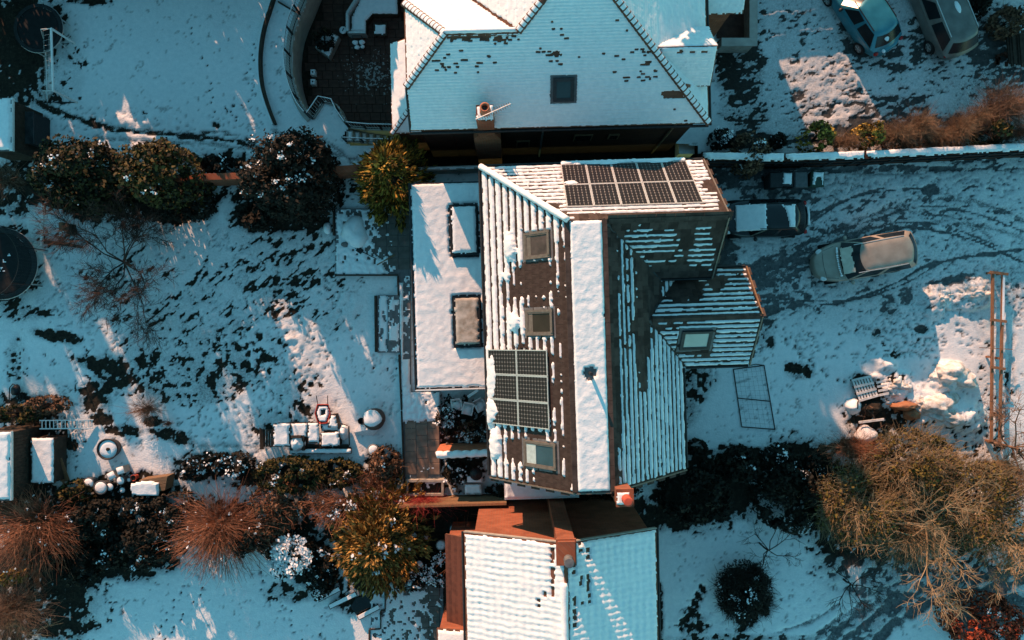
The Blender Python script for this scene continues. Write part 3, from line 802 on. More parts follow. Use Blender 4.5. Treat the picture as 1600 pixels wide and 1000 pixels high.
# ------------------------------------------------------------------ terrace west of the middle house
TZ = 0.14
t_poly = [(524, 326), (641, 326), (642, 700), (648, 746), (634, 772), (627, 640), (623, 460), (621, 430), (524, 430)]
tb = MB().prism([W2(x, y, TZ) for x, y in t_poly], -0.1, TZ).build('terrace', LEAD, None, kind='structure')
c_poly = [(628, 612), (690, 612), (690, 745), (634, 772), (628, 640)]
tb2 = MB().prism([W2(x, y, .2) for x, y in [(642, 612), (686, 612), (688, 748), (645, 748)]], -0.1, TZ - .006).build('terrace_step', LEAD, None, kind='structure')
slab_me = chamfer_block('paving_slab', .515, .515, 0.045, SLAB)
slab_mg = chamfer_block('paving_slab', .515, .515, 0.045, SLABG)
rn = random.Random(9)
def lay(parent, x0, y0, nx, ny, sx, sy, z, me, test=None, rot=0.0):
    for i in range(nx):
        for j in range(ny):
            X, Y = x0 + i * sx, y0 - j * sy
            if test and not test(*topx(X, Y, z)): continue
            add_obj('paving_slab', me, parent, (X, Y, z + rn.uniform(-.004, .006)), (rn.uniform(-.005, .005), rn.uniform(-.005, .005), rot + rn.uniform(-.006, .006)))
s_ = W2(641, 660, TZ)
for i in range(3):
    for j in range(-4, 6):
        X, Y = s_[0] + i * .53 + j * 0.008, s_[1] - j * .53 + (i % 2) * .2
        p_ = topx(X, Y, TZ)
        if p_[1] < 744 and p_[1] > 618:
            add_obj('paving_slab', slab_me, tb2, (X, Y, TZ - .02 + rn.uniform(0, .006)), (rn.uniform(-.005, .005), rn.uniform(-.005, .005), rn.uniform(-.006, .006)))
for i in range(7):
    for j in range(7):
        X, Y = W2(541, 340, TZ)[0] + i * .53, W2(541, 340, TZ)[1] - j * .53
        p_ = topx(X, Y, TZ)
        if p_[0] < 634 and p_[1] < 424: add_obj('paving_slab', slab_mg, tb, (X, Y, TZ - .02 + rn.uniform(0, .006)), (0, 0, rn.uniform(-.006, .006)))
def terr_cover(u, v, x, y):
    n = fbm(x / 6, y / 6, 91, 5, .65)
    c = np.full(x.shape, 0.75)
    c = np.where(y < 440, .66 - .34 * sstep(560, 632, x) + .18 * sstep(385, 425, y) * sstep(640, 590, x) - .14 * np.exp(-((x - 545) ** 2 + (y - 338) ** 2) / 260), c)
    c = np.where(y > 440, 0.80, c)
    c = np.where((y > 430) & (y < 560) & (x > 631), 0.48, c)
    c = np.where(y > 655, 0.72 - (y - 655) / 26, c)
    c = np.where((y > 730) & (x > 632), .38, c)
    return np.where(c - n > 0.0, 0.012 + np.clip((c - n) * .16, 0, .07), -1)
tpl = Plane([W(x, y, TZ + .03) for x, y in [(524, 326), (641, 326), (642, 612), (688, 612), (690, 748), (634, 768), (627, 640), (623, 460), (621, 430), (524, 430)]], (1, 0, 0))
snow_plane('terrace_snow', tpl, terr_cover, tb, SNOW, 0.05)
# edging walls and steps down to the lawn
t = Thing('garden_steps', 'wide snowy steps from the terrace down to the lawn', 'steps', (*W2(606, 505), 0))
for k, (x0, x1, z) in enumerate([(590, 607, .10), (606, 624, .19)]):
    a, c_ = W2(x0, 461, z), W2(x1, 551, z)
    st = MB().box(a[0], c_[0], c_[1], a[1], -.1, z).build('step', LEAD, t)
    snow_plane('step_snow', Plane([(a[0] + .02, c_[1] + .02, z), (c_[0] - .0, c_[1] + .02, z), (c_[0], a[1] - .02, z), (a[0] + .02, a[1] - .02, z)], (1, 0, 0)),
               lambda u, v, x, y, k=k: np.where(fbm(x / 5, y / 9, 93 + k, 4) < (.64 - .10 * k * sstep(0, 20, 505 - y) * sstep(607, 618, x)), 0.035, -1), st, SNOW, 0.05)
# ------------------------------------------------------------------ houses
def hit(pl, x, y, rot=0.0, lift=0.0):
    """(u, v) on a plane (authored in a frame turned by rot) seen at photo pixel x, y"""
    R = Matrix.Rotation(-rot, 3, 'Z')
    o = R @ Vector((0, 0, CAM_H)); d = R @ Vector((x - 800.0, 500.0 - y, -FPX))
    k = (pl.O + pl.N * lift - o).dot(pl.N) / d.dot(pl.N)
    return pl.uv(o + d * k)
def pmatrix(pl): return Matrix((pl.U, pl.V, pl.N)).transposed()
def blobs(x, y, base, lst, seed=0):
    r = np.full(np.shape(x), float(base))
    wob = (fbm(np.asarray(x) / 14, np.asarray(y) / 14, 201 + seed, 3) - 0.5) * 0.5
    for cx, cy, rx, ry, val in lst:
        k = 1 - sstep(0.55, 1.30, (np.abs((x - cx) / rx) ** 4 + np.abs((y - cy) / ry) ** 4) ** .25 + wob * 1.3)
        r = r * (1 - k) + val * k
    return r
def striped(gauge, region, seed, thick=0.045, heaps=(), cap=0.80, along=0.7):
    def f(u, v, x, y):
        s = v / gauge - np.floor(v / gauge)
        course = np.floor(v / gauge)
        w = region(x, y) + (fbm(u * 2.2 + course * 7.3, course * 3.1, seed, 4, .65) - 0.5) * along
        w = w + (fbm(u * 8, v * 9, seed + 9, 4, .7) - .5) * 0.46
        w = np.clip(w, 0, cap)
        d = np.abs(s - 0.52) / (0.5 * w + 1e-6)
        t = np.where(d < 1, thick * (0.35 + 0.65 * np.sqrt(np.clip(1 - d * d, 0, 1))), -1)
        t = t * (0.8 + 0.5 * fbm(u * 6, v * 6, seed + 3, 2))
        for cx, cy, rx, ry, h in heaps:
            r = np.hypot((x - cx) / rx, (y - cy) / ry) + (fbm(x / 7, y / 7, seed + 5, 3) - 0.5) * 0.7
            t = np.maximum(t, np.where(r < 1, h * np.sqrt(np.clip(1 - r * r, 0, 1)), -1))
        return t
    return f
def tile_mesh(w, l, th, m, name='roof_tile', tilt=0.02):
    b = MB()
    x = w / 2
    b.add([(-x, 0, tilt - th), (x, 0, tilt - th), (x, l, -th * .4), (-x, l, -th * .4), (-x, 0.004, tilt), (x, 0.004, tilt), (x, l, 0.004), (-x, l, 0.004)],
          [(4, 5, 6, 7), (0, 1, 5, 4), (1, 2, 6, 5), (3, 0, 4, 7), (2, 3, 7, 6)])
    return mesh_from(name, b.v, b.f, m)
def lay_tiles(pl, parent, gauge, width, m, limit=0, skip=(), seed=0, first=None):
    """courses of single tiles; `limit` of them as separate parts, the rest joined as stuff"""
    rn = random.Random(seed); me = tile_mesh(width - 0.006, gauge * 1.12, 0.018, m)
    off = parent.off if isinstance(parent, Thing) else OFF.get(parent.name, Vector((0, 0, 0)))
    R = pmatrix(pl); eul = R.to_euler()
    spots = []
    nv = int((pl.v1 - pl.v0) / gauge) + 1; nu = int((pl.u1 - pl.u0) / width) + 2
    for j in range(nv):
        for i in range(nu):
            u = pl.u0 + (i + (0.5 if j % 2 else 0)) * width; v = pl.v0 + j * gauge
            if not in_poly(np.array([u]), np.array([v + gauge * .5]), pl.poly)[0]: continue
            spots.append((u, v))
    def hidden(u, v): return any(a - .05 < u < c + .05 and b_ < v + gauge * .5 < d for a, b_, c, d in skip)
    vis = [s for s in spots if not hidden(*s)]
    if first: vis.sort(key=lambda s: first(*s))
    sep = vis[:limit]; rest = vis[limit:]
    for u, v in sep:
        p = pl.at(u, v, rn.uniform(0.002, 0.009)) - off
        o = add_obj('roof_tile', me, parent, p, (eul.x + rn.uniform(-.004, .004), eul.y + rn.uniform(-.006, .006), eul.z))
    if rest:
        b = MB()
        base = [Vector(v.co) for v in me.vertices]; fs = [tuple(p.vertices) for p in me.polygons]
        for u, v in rest:
            p = pl.at(u, v, rn.uniform(0.002, 0.009)); q = Matrix.Rotation(rn.uniform(-.006, .006), 3, 'Z')
            b.add([p + R @ (q @ k) for k in base], fs)
        b.build('roof_tiles', m, parent, kind='stuff', off=off)
def rect_on(pl, corners, rot):
    q = [hit(pl, x, y, rot) for x, y in corners]
    us = sorted(a for a, b in q); vs = sorted(b for a, b in q)
    return ((us[0] + us[1]) / 2, (vs[0] + vs[1]) / 2, (us[2] + us[3]) / 2, (vs[2] + vs[3]) / 2)
def roof_window(pl, r, parent, fm, glass=GLASSD, open_=0.0, name='roof_window'):
    """frame, pane and blind on a slope; r = u0, v0, u1, v1"""
    u0, v0, u1, v1 = r; w = 0.085
    M = pmatrix(pl).to_4x4(); M.translation = pl.at(0, 0, 0)
    b = MB()
    b.box(u0, u0 + w, v0, v1, 0, .10, M); b.box(u1 - w, u1, v0, v1, 0, .10, M)
    b.box(u0 + w, u1 - w, v0, v0 + w, 0, .098, M); b.box(u0 + w, u1 - w, v1 - w, v1, 0, .12, M)
    f = b.build(name, fm, parent)
    MB().box(u0 - .10, u1 + .10, v0 - .14, v1 + .10, 0, .022, M).build('flashing', LEAD, f)
    MB().box(u0 + w, u1 - w, v0 + w, v1 - w, 0.03, .062, M).build('pane', glass, f)
    s = MB()
    s.box(u0 + w, u0 + w + .045, v0 + w, v1 - w, .058, .088, M); s.box(u1 - w - .045, u1 - w, v0 + w, v1 - w, .058, .088, M)
    s.box(u0 + w + .045, u1 - w - .045, v0 + w, v0 + w + .05, .058, .087, M); s.box(u0 + w + .045, u1 - w - .045, v1 - w - .05, v1 - w, .058, .087, M)
    s.build('sash', fm, f)
    return f
def cell_mat():
    m = bpy.data.materials.new('solar_cells'); m.use_nodes = True
    n, l = m.node_tree.nodes, m.node_tree.links
    b = n['Principled BSDF']; b.inputs['Roughness'].default_value = 0.35; b.inputs['Specular IOR Level'].default_value = 0.25
    ns = n.new('ShaderNodeTexNoise'); ns.inputs['Scale'].default_value = 2
    tc = n.new('ShaderNodeTexCoord'); l.new(tc.outputs['Object'], ns.inputs['Vector'])
    r = n.new('ShaderNodeValToRGB'); r.color_ramp.elements[0].color = (0.010, 0.008, 0.008, 1); r.color_ramp.elements[1].color = (0.022, 0.018, 0.018, 1)
    l.new(ns.outputs['Fac'], r.inputs[0]); l.new(r.outputs[0], b.inputs['Base Color'])
    return m
CELL = cell_mat()
CELLBACK = mat('solar_backsheet', (0.22, 0.20, 0.19), (0.28, 0.26, 0.24), scale=8, rough=0.4)
def solar_array(pl, r, nu, nv, cu, cv, label, rot, base):
    t = Thing('solar_array', label, 'solar panels', base, rot)
    R = pmatrix(pl); M = R.to_4x4()
    u0, v0, u1, v1 = r; pw_, ph_ = (u1 - u0) / nu, (v1 - v0) / nv
    # meshes shared by all panels, in panel coordinates
    w, h, e = pw_ / 2 - .006, ph_ / 2 - .006, 0.032
    b = MB(); b.box(-w, w, -h, -h + e, 0, .042); b.box(-w, w, h - e, h, 0, .042); b.box(-w, -w + e, -h + e, h - e, 0, .042); b.box(w - e, w, -h + e, h - e, 0, .042)
    fm = mesh_from('panel_frame', b.v, b.f, METL)
    bs = mesh_from('backsheet', *(lambda q: (q.v, q.f))(MB().box(-w + e, w - e, -h + e, h - e, 0.006, .030)), CELLBACK)
    cb = MB()
    cw, ch = (2 * w - 2 * e) / cu, (2 * h - 2 * e) / cv
    for i in range(cu):
        for j in range(cv):
            x0, y0 = -w + e + i * cw + .004, -h + e + j * ch + .004; x1, y1 = x0 + cw - .008, y0 + ch - .008; k = .026
            z = .0335
            cb.add([(x0 + k, y0, z), (x1 - k, y0, z), (x1, y0 + k, z), (x1, y1 - k, z), (x1 - k, y1, z), (x0 + k, y1, z), (x0, y1 - k, z), (x0, y0 + k, z)], [tuple(range(8))])
    cm = mesh_from('solar_cells', cb.v, cb.f, CELL)
    for j in range(nv):
        for i in range(nu):
            c = pl.at(u0 + (i + .5) * pw_, v0 + (j + .5) * ph_, 0.10) - t.off
            p = add_obj('solar_panel', fm, t, c, R.to_euler())
            add_obj('backsheet', bs, p); q = add_obj('solar_cells', cm, p); q['kind'] = 'stuff'
    rb = MB()
    for j in range(nv):
        for f in (.25, .75):
            rb.box(u0 - .04, u1 + .04, v0 + (j + f) * ph_ - .02, v0 + (j + f) * ph_ + .02, .03, .10, Matrix.Translation(pl.O) @ M)
    rb.build('mounting_rails', METL, t, kind='stuff')
    return t

# ================================================= the middle house
R1 = math.radians(1.8)
mh = Thing('brick_house', 'house with brown tiled roof, solar panels and a flat snowy ridge in the middle', 'house', (2.5, 0, 0), R1)
wb = MB()
def prism_y(b, prof, y0, y1):   # profile in x-z
    n = len(prof); b.add([(x, y0, z) for x, z in prof] + [(x, y1, z) for x, z in prof], [tuple(range(n)), tuple(range(n, 2 * n))[::-1]] + [((i + 1) % n, i, n + i, n + (i + 1) % n) for i in range(n)])
def prism_x(b, prof, x0, x1):   # profile in y-z
    n = len(prof); b.add([(x0, y, z) for y, z in prof] + [(x1, y, z) for y, z in prof], [tuple(range(n))[::-1], tuple(range(n, 2 * n))] + [(i, (i + 1) % n, n + (i + 1) % n, n + i) for i in range(n)])
prism_y(wb, [(-.72, 0), (6.35, 0), (6.35, 5.05), (3.25, 8.15), (2.05, 8.15), (-.72, 5.3)], -5.85, 3.3)
prism_x(wb, [(1.66, 0), (5.68, 0), (5.68, 5.3), (3.38, 8.1), (1.66, 5.95)], 2.05, 7.38)
wb.box(-.72, 2.04, 3.31, 5.67, 0, 5.2)
prism_x(wb, [(-1.78, 0), (1.55, 0), (1.55, 4.85), (-.13, 6.35), (-1.78, 4.85)], 6.36, 9.02)
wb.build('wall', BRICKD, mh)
RW = Plane([(-1.0, -6.05, 5.3), (2.05, -6.05, 8.4), (2.05, 3.38, 8.4), (-1.0, 5.95, 5.3)], (0, -1, 0))
RN = Plane([(7.6, 5.95, 5.3), (7.6, 3.38, 8.4), (2.05, 3.38, 8.4), (-1.0, 5.95, 5.3)], (-1, 0, 0))
RE = Plane([(6.6, -6.05, 5.05), (6.6, -1.86, 5.05), (5.05, -.13, 6.6), (6.34, 1.31, 5.31), (6.34, 1.41, 5.31), (5.65, 1.41, 6.0), (3.25, 3.38, 8.4), (3.25, -6.05, 8.4)], (0, 1, 0))
RS = Plane([(5.65, 1.41, 6.0), (7.6, 1.41, 6.0), (7.6, 3.38, 8.4), (3.25, 3.38, 8.4)], (1, 0, 0))
RWS = Plane([(6.75, -2.03, 4.9), (9.25, -2.03, 4.9), (9.25, -.13, 6.6), (5.05, -.13, 6.6), (6.6, -1.86, 5.05)], (1, 0, 0))
RWN = Plane([(9.25, 1.77, 4.9), (7.6, 1.77, 4.9), (7.6, 1.31, 5.31), (6.34, 1.31, 5.31), (5.05, -.13, 6.6), (9.25, -.13, 6.6)], (-1, 0, 0))
RF = Plane([(2.05, -6.05, 8.4), (3.25, -6.05, 8.4), (3.25, 3.38, 8.4), (2.05, 3.38, 8.4)], (1, 0, 0))
slopes = {}
for nm, pl in (('W', RW), ('N', RN), ('E', RE), ('S', RS), ('WS', RWS), ('WN', RWN), ('F', RF)):
    slopes[nm] = MB().slab([p - pl.N * .012 for p in pl.P], 0.14).build('roof_slope' if nm != 'F' else 'flat_roof', TILE_BR if nm != 'F' else LEAD, mh)
G = 0.3625
# west slope openings
wins = [rect_on(RW, c, R1) for c in ([(821, 362), (861, 362), (861, 404), (821, 404)], [(824, 484), (866, 484), (866, 524), (824, 524)], [(821, 690), (871, 690), (871, 731), (821, 731)])]
pan = rect_on(RW, [(769, 546), (864, 546), (866, 669), (773, 663)], R1)
pan = (pan[0], RW.uv(RW.at(0, 0))[1] + 0.18, pan[2], 0.18 + 3.10)
lay_tiles(RW, slopes['W'], G, 0.333, TILE_BR, 300, [pan] + wins, 1, first=lambda u, v: (v < 0.5, -u * 0 + abs(v - 2.6)))
WINM = [mat('brown_blind_pane', (.045, .032, .028), (.09, .065, .058), scale=3, rough=.35, spec=.25), mat('dark_brown_pane', (.022, .016, .010), (.035, .026, .018), scale=2, rough=.35, spec=.2), mat('blue_glass_pane', (.02, .05, .075), (.03, .07, .10), scale=2, rough=.2, spec=.3)]
for k, r in enumerate(wins):
    rwin = roof_window(RW, r, mh, FRAMEB, WINM[k])
    Mw = pmatrix(RW).to_4x4(); Mw.translation = RW.at(0, 0, 0)
    if k == 2: MB().box(r[0] + .13, r[2] - .13, r[1] + .13, r[1] + .13 + (r[3] - r[1]) * .30, .063, .075, Mw).build('blind', METL, rwin)
    else: MB().box(r[0] + .13, r[2] - .13, r[1] + .13, r[1] + .13 + (r[3] - r[1]) * .16, .063, .07, Mw).build('blind', FRAMEB, rwin)
heapsW = [(799, 386, 9, 24, .20), (806, 503, 8, 17, .18), (771, 590, 9, 40, .16), (770, 645, 11, 24, .20), (776, 692, 9, 26, .18), (764, 560, 7, 30, .12), (793, 432, 6, 12, .08)]
regW = lambda x, y: blobs(x, y, 0.92, [(838, 440, 34, 26, 0.18), (800, 455, 16, 26, .45), (848, 335, 30, 20, .85), (840, 535, 60, 12, .7), (880, 430, 14, 70, .45), (880, 520, 14, 60, .25), (893, 430, 8, 400, .02),
    (805, 697, 17, 28, .02), (860, 740, 36, 34, .05), (812, 742, 22, 18, .66), (876, 620, 14, 70, .62), (845, 605, 60, 66, .3), (790, 680, 40, 10, .5), (766, 420, 11, 400, 1.2), (880, 700, 10, 60, .4), (842, 420, 25, 12, .1), (842, 475, 25, 9, .2), (845, 681, 26, 6, .3)], 1)
skipW = [[(a, b), (c, b), (c, d), (a, d)] for a, b, c, d in wins]
snow_plane('roof_snow', RW, striped(G, regW, 3, 0.05, heapsW, 0.84), mh, SNOW, 0.045, lift=0.03, frame_rot=R1, holes=skipW)
solar_array(RW, pan, 3, 2, 6, 10, 'six solar panels in two rows on the sunlit left roof slope of the middle house', R1, (0.6, -2.6, 6.5))
# north slope
panN = rect_on(RN, [(877, 262), (1076, 256), (1094, 322), (884, 328)], R1)
panN = (panN[0], panN[1], panN[2], min(panN[3], RN.v1 - .2))
lay_tiles(RN, slopes['N'], G, 0.333, TILE_BR, 60, [panN], 2, first=lambda u, v: abs(u - 0.6))
snow_plane('roof_snow', RN, striped(G * .74, lambda x, y: blobs(x, y, .72, [(1112, 293, 14, 9, .05), (1110, 330, 30, 5, .6), (960, 338, 300, 3, .05), (1000, 290, 90, 34, .8), (830, 325, 40, 8, .25), (1131, 300, 7, 60, .1)], 2), 5, 0.05, [(960, 258, 40, 7, .10), (1040, 254, 40, 7, .10), (890, 290, 9, 4, .09)], 0.8, .5), mh, SNOW, 0.045, lift=0.03, frame_rot=R1)
solar_array(RN, panN, 5, 2, 6, 8, 'ten solar panels in two rows on the upper roof slope of the middle house', R1, (4.8, 4.7, 6.8))
# panel snow on the north array
tps = Thing('panel_snow', 'ragged snow left along the upper edge of the ten solar panels', 'snow', (4.8, 5.3, 6.4), R1)
snow_plane('snow_sheet', Plane([p + RN.N * .15 for p in (RN.at(panN[0], panN[1] - .25), RN.at(panN[2], panN[1] - .25), RN.at(panN[2], panN[1] + .42), RN.at(panN[0], panN[1] + .42))], (-1, 0, 0)),
           lambda u, v, x, y: np.where(v < .22 + (fbm(u * 1.1, 0 * u, 77, 3) - .35) * .5, .04, -1), tps, SNOW, .045, frame_rot=R1)
tps = Thing('panel_snow', 'small bits of snow stuck to the ten solar panels at their left edge', 'snow', (2.6, 4.6, 7.1), R1)
pc = RN.at(*hit(RN, 893, 291, R1), .15); snow_plane('snow_sheet', Plane([pc + RN.U * a + RN.V * b for a, b in ((-.35, -.2), (.35, -.2), (.35, .2), (-.35, .2))], (-1, 0, 0)), lambda u, v, x, y: np.where(np.hypot((u - .0 * u - u.mean()) / .3, (v - v.mean()) / .12) + (fbm(u * 6, v * 6, 78, 3) - .5) < 1, .04, -1), tps, SNOW, .04, frame_rot=R1)
# east side
lay_tiles(RE, slopes['E'], G, 0.333, TILE_BR, 0, (), 3)
snow_plane('roof_snow', RE, striped(G * .76, lambda x, y: blobs(x, y, .80, [(955, 560, 13, 400, .08), (1014, 450, 22, 80, .02), (1001, 530, 12, 40, .05), (1003, 585, 7, 30, .2), (976, 500, 12, 170, .58), (1038, 540, 18, 22, .78), (1008, 352, 30, 18, .35)], 3), 7, 0.05, (), 0.82, .45), mh, SNOW, 0.045, lift=0.03, frame_rot=R1)
lay_tiles(RS, slopes['S'], G, 0.333, TILE_BR, 0, (), 4)
snow_plane('roof_snow', RS, striped(G * .74, lambda x, y: blobs(x, y, .02, [(1016, 384, 54, 36, .66), (1094, 382, 22, 42, .62), (1110, 400, 12, 24, .55), (1075, 360, 10, 30, .2), (1030, 400, 24, 6, .3), (1060, 344, 90, 6, .02)], 4), 8, 0.045, (), 0.75, .5), mh, SNOW, 0.045, lift=0.03, frame_rot=R1)
wE = rect_on(RWS, [(1065, 517), (1114, 514), (1108, 544), (1062, 545)], R1)
lay_tiles(RWS, slopes['WS'], G, 0.333, TILE_BR, 0, [wE], 5)
GLASSL = mat('pale_blind_pane', (0.34, 0.36, 0.36), (0.42, 0.44, 0.44), scale=1.5, rough=0.15)
roof_window(RWS, wE, mh, FRAMED, GLASSL)
snow_plane('roof_snow', RWS, striped(G * .68, lambda x, y: blobs(x, y, .85, [(1020, 505, 40, 9, .3), (1058, 502, 40, 5, .5), (1088, 551, 26, 5, .35), (1035, 558, 8, 3, .4)], 5), 9, 0.05, (), 0.82, .4), mh, SNOW, 0.045, lift=0.03, frame_rot=R1, holes=[[(wE[0] - .1, wE[1] - .1), (wE[2] + .1, wE[1] - .1), (wE[2] + .1, wE[3] + .1), (wE[0] - .1, wE[3] + .1)]])
lay_tiles(RWN, slopes['WN'], G, 0.333, TILE_BR, 0, (), 6)
snow_plane('roof_snow', RWN, striped(G * .70, lambda x, y: blobs(x, y, .78, [(1040, 445, 60, 26, .12), (1150, 430, 26, 16, .6), (1120, 440, 14, 12, .3)], 6), 10, 0.045, (), 0.78, .45), mh, SNOW, 0.045, lift=0.03, frame_rot=R1)
# flat snowy top, its edges and the vent
def flat_cover(u, v, x, y):
    edge = np.minimum(np.minimum(u - RF.u0, RF.u1 - u), np.minimum(v - RF.v0, RF.v1 - v))
    r = np.hypot(x - 922, y - 583) + (fbm(x / 5, y / 5, 15, 3) - .5) * 5
    t = 0.09 + 0.024 * (fbm(u * 5, v * 5, 16, 4, .6) - .5) * 2
    t = t * np.clip(edge / .10, 0.2, 1)
    return np.where((edge > 0.0 + (fbm(u * 5, v * 5, 18, 2) - .4) * .05) & (r > 8.5), t, -1)
snow_plane('roof_snow', RF, flat_cover, mh, SNOW, 0.045, frame_rot=R1)
rb = MB()
for i in range(21):
    y = -6.03 + i * .449
    for (x, s) in ((2.0, -1), (3.30, 1)):
        MB().box(x - .09, x + .09, y, y + .44, 8.30, 8.432).build('ridge_tile', TILE_BR, mh)
for i in range(9):
    x = 3.45 + i * .46
    MB().add([(x, 3.25, 8.34), (x + .45, 3.25, 8.34), (x + .45, 3.38, 8.47), (x, 3.38, 8.47), (x + .45, 3.51, 8.34), (x, 3.51, 8.34)], [(0, 1, 2, 3), (3, 2, 4, 5), (0, 3, 5), (1, 4, 2)]).build('ridge_tile', TILE_BR, mh)
for i in range(9):
    x = 5.2 + i * .45
    MB().add([(x, -.25, 6.56), (x + .44, -.25, 6.56), (x + .44, -.13, 6.68), (x, -.13, 6.68), (x + .44, -.01, 6.56), (x, -.01, 6.56)], [(0, 1, 2, 3), (3, 2, 4, 5), (0, 3, 5), (1, 4, 2)]).build('ridge_tile', TILE_BR, mh)
# snowy north-west hip
h0, h1 = Vector((-1.02, 5.97, 5.33)), Vector((2.02, 3.40, 8.44))
for i in range(11):
    a, c_ = h0.lerp(h1, i / 11), h0.lerp(h1, (i + .96) / 11)
    MB().bar(a, c_, .24, .07).build('hip_tile', TILE_BR, mh)
hs = MB()
pts = [h0.lerp(h1, i / 40) + Vector((0, 0, .05 + .03 * float(fbm(i * .5, 0, 4)))) for i in range(41)]
hs.tube(pts, [.105 + .035 * float(fbm(i * .7, 3, 5)) for i in range(41)], 8); hs.build('hip_snow', SNOW, mh, True)
# valleys, gutters, verge boards
for a, c_ in (((3.25, 3.38, 8.41), (5.65, 1.41, 6.01)), ((5.05, -.13, 6.61), (6.6, -1.86, 5.06)), ((5.05, -.13, 6.61), (6.34, 1.31, 5.32))):
    MB().bar(Vector(a), Vector(c_), .12, .02).build('valley_lead', FRAMED, mh)
for a, c_ in (((-1.08, -6.0, 5.22), (-1.08, 5.95, 5.22)), ((-1.0, 6.03, 5.22), (7.6, 6.03, 5.22)), ((6.68, -6.0, 4.97), (6.68, -2.1, 4.97)), ((5.7, 1.35, 5.9), (7.6, 1.35, 5.9)), ((6.8, -2.1, 4.82), (9.25, -2.1, 4.82)), ((7.6, 1.84, 4.82), (9.25, 1.84, 4.82))):
    MB().tube([a, c_], .055, 8).build('gutter', BLACKP, mh)
for a, c_ in (((7.63, 5.95, 5.24), (7.63, 3.38, 8.34)), ((7.63, 3.38, 8.34), (7.63, 1.41, 5.94)), ((9.28, 1.77, 4.86), (9.28, -.13, 6.56)), ((9.28, -.13, 6.56), (9.28, -2.03, 4.86)), ((-1.0, -6.08, 5.24), (2.05, -6.08, 8.34)), ((2.05, -6.08, 8.34), (3.25, -6.08, 8.34)), ((3.25, -6.08, 8.34), (6.6, -6.08, 4.99))):
    MB().bar(a, c_, .05, .2).build('verge_board', WOOD if a[0] > 9 and a[1] > 0 else FRAMEB, mh)
vp = MB().lathe([(.06, 8.4), (.06, 9.0), (.045, 9.0)], 12, Vector((*(Matrix.Rotation(-R1, 3, 'Z') @ W(922, 583, 8.5)).xy, 0)))
vp.build('vent_pipe', BLACKP, mh)
# chimney
cx0, cy0 = 3.62, -6.12
ch = MB().box(cx0 - .26, cx0 + .26, cy0 - .26, cy0 + .26, 4.5, 8.95).build('chimney', BRICK, mh)
MB().box(cx0 - .30, cx0 + .30, cy0 - .30, cy0 + .30, 8.95, 9.05).build('chimney_cap', BRICK, ch)
snow_plane('chimney_snow', Plane([(cx0 - .29, cy0 - .29, 9.05), (cx0 + .29, cy0 - .29, 9.05), (cx0 + .29, cy0 + .29, 9.05), (cx0 - .29, cy0 + .29, 9.05)], (1, 0, 0)), lambda u, v, x, y: np.where((u < .46) & (v > 0.06) & (v < .5), .035, -1), ch, SNOW, .04)
MB().lathe([(.16, 9.05), (.17, 9.12), (.145, 9.15), (.135, 9.45), (.165, 9.47), (.165, 9.52), (.11, 9.53)], 18, (cx0 + .04, cy0 - .02, 0)).build('chimney_pot', POTRED, ch, True)
# flat roofed extension with two snow covered skylights
ext = MB().box(-4.0, -.73, -2.7, 5.75, 0, 2.86).build('extension_wall', RENDERW, mh)
er = MB().box(-4.12, -.95, -2.8, 5.86, 2.862, 3.0).build('extension_roof', FRAMED, mh)
ER = Plane([(-4.10, -2.78, 3.0), (-1.0, -2.78, 3.0), (-1.0, 5.84, 3.0), (-4.10, 5.84, 3.0)], (1, 0, 0))
sk = [rect_on(ER, c, R1) for c in ([(703, 321), (745, 321), (747, 399), (706, 399)], [(709, 464), (750, 464), (751, 541), (710, 541)])]
def ext_cover(u, v, x, y):
    t = .06 + .024 * (fbm(u * 4.5, v * 4.5, 26, 4, .6) - .5) * 2
    e = np.minimum(np.minimum(u - ER.u0, ER.u1 - u), np.minimum(v - ER.v0, ER.v1 - v))
    return t * np.clip(e / .06, .2, 1)
snow_plane('extension_snow', ER, ext_cover, er, SNOW, 0.06, frame_rot=R1, holes=[[(a - .04, b - .04), (c + .04, b - .04), (c + .04, d + .04), (a - .04, d + .04)] for a, b, c, d in sk])
MB().bar((-4.13, -2.8, 3.01), (-4.13, 5.86, 3.01), .05, .12).build('roof_trim', FRAMED, mh)
MB().bar((-4.13, -2.82, 3.01), (-1.0, -2.82, 3.01), .05, .12).build('roof_trim', METW, mh)
for k, (a, b, c, d) in enumerate(sk):
    o = ER.at(0, 0, 0)
    M = Matrix.Translation(o)
    f = MB().box(a, a + .08, b, d, 0, .22, M).box(c - .08, c, b, d, 0, .22, M).box(a + .08, c - .08, b, b + .08, 0, .22, M).box(a + .08, c - .08, d - .08, d, 0, .22, M).build('skylight', METD, mh)
    MB().box(a + .08, c - .08, b + .08, d - .08, .1, .21, M).build('pane', GLASSD, f)
    q = [o + Vector((u, v, .222)) for u, v in ((a + .035, b + .035), (c - .035, b + .035), (c - .035, d - .035), (a + .035, d - .035))]
    snow_plane('skylight_snow', Plane(q, (1, 0, 0)), lambda u, v, x, y, k=k: .03 + .02 * (fbm(u * 5, v * 5, 30 + k, 3)) + 0 * u, f, SNOW if k == 0 else mat('thin_dirty_snow', (0.30, 0.26, 0.21), (0.58, 0.53, 0.47), scale=3.5, rough=.8, bump=.5, bscale=30), .06)
# low snow covered lean-to by the south gable
lt = MB().box(-.45, 2.5, -7.45, -5.86, 0, 2.62).build('lean_to', RENDERW, mh)
lp = Plane([(-.55, -7.6, 2.7), (2.6, -7.6, 2.7), (2.6, -5.87, 2.95), (-.55, -5.87, 2.95)], (1, 0, 0))
lr = MB().slab(lp.P, .07).build('lean_to_roof', METW, lt)
snow_plane('lean_to_snow', lp, lambda u, v, x, y: .05 + .04 * fbm(u * 4, v * 4, 36, 3), lt, SNOW, .06, frame_rot=R1)
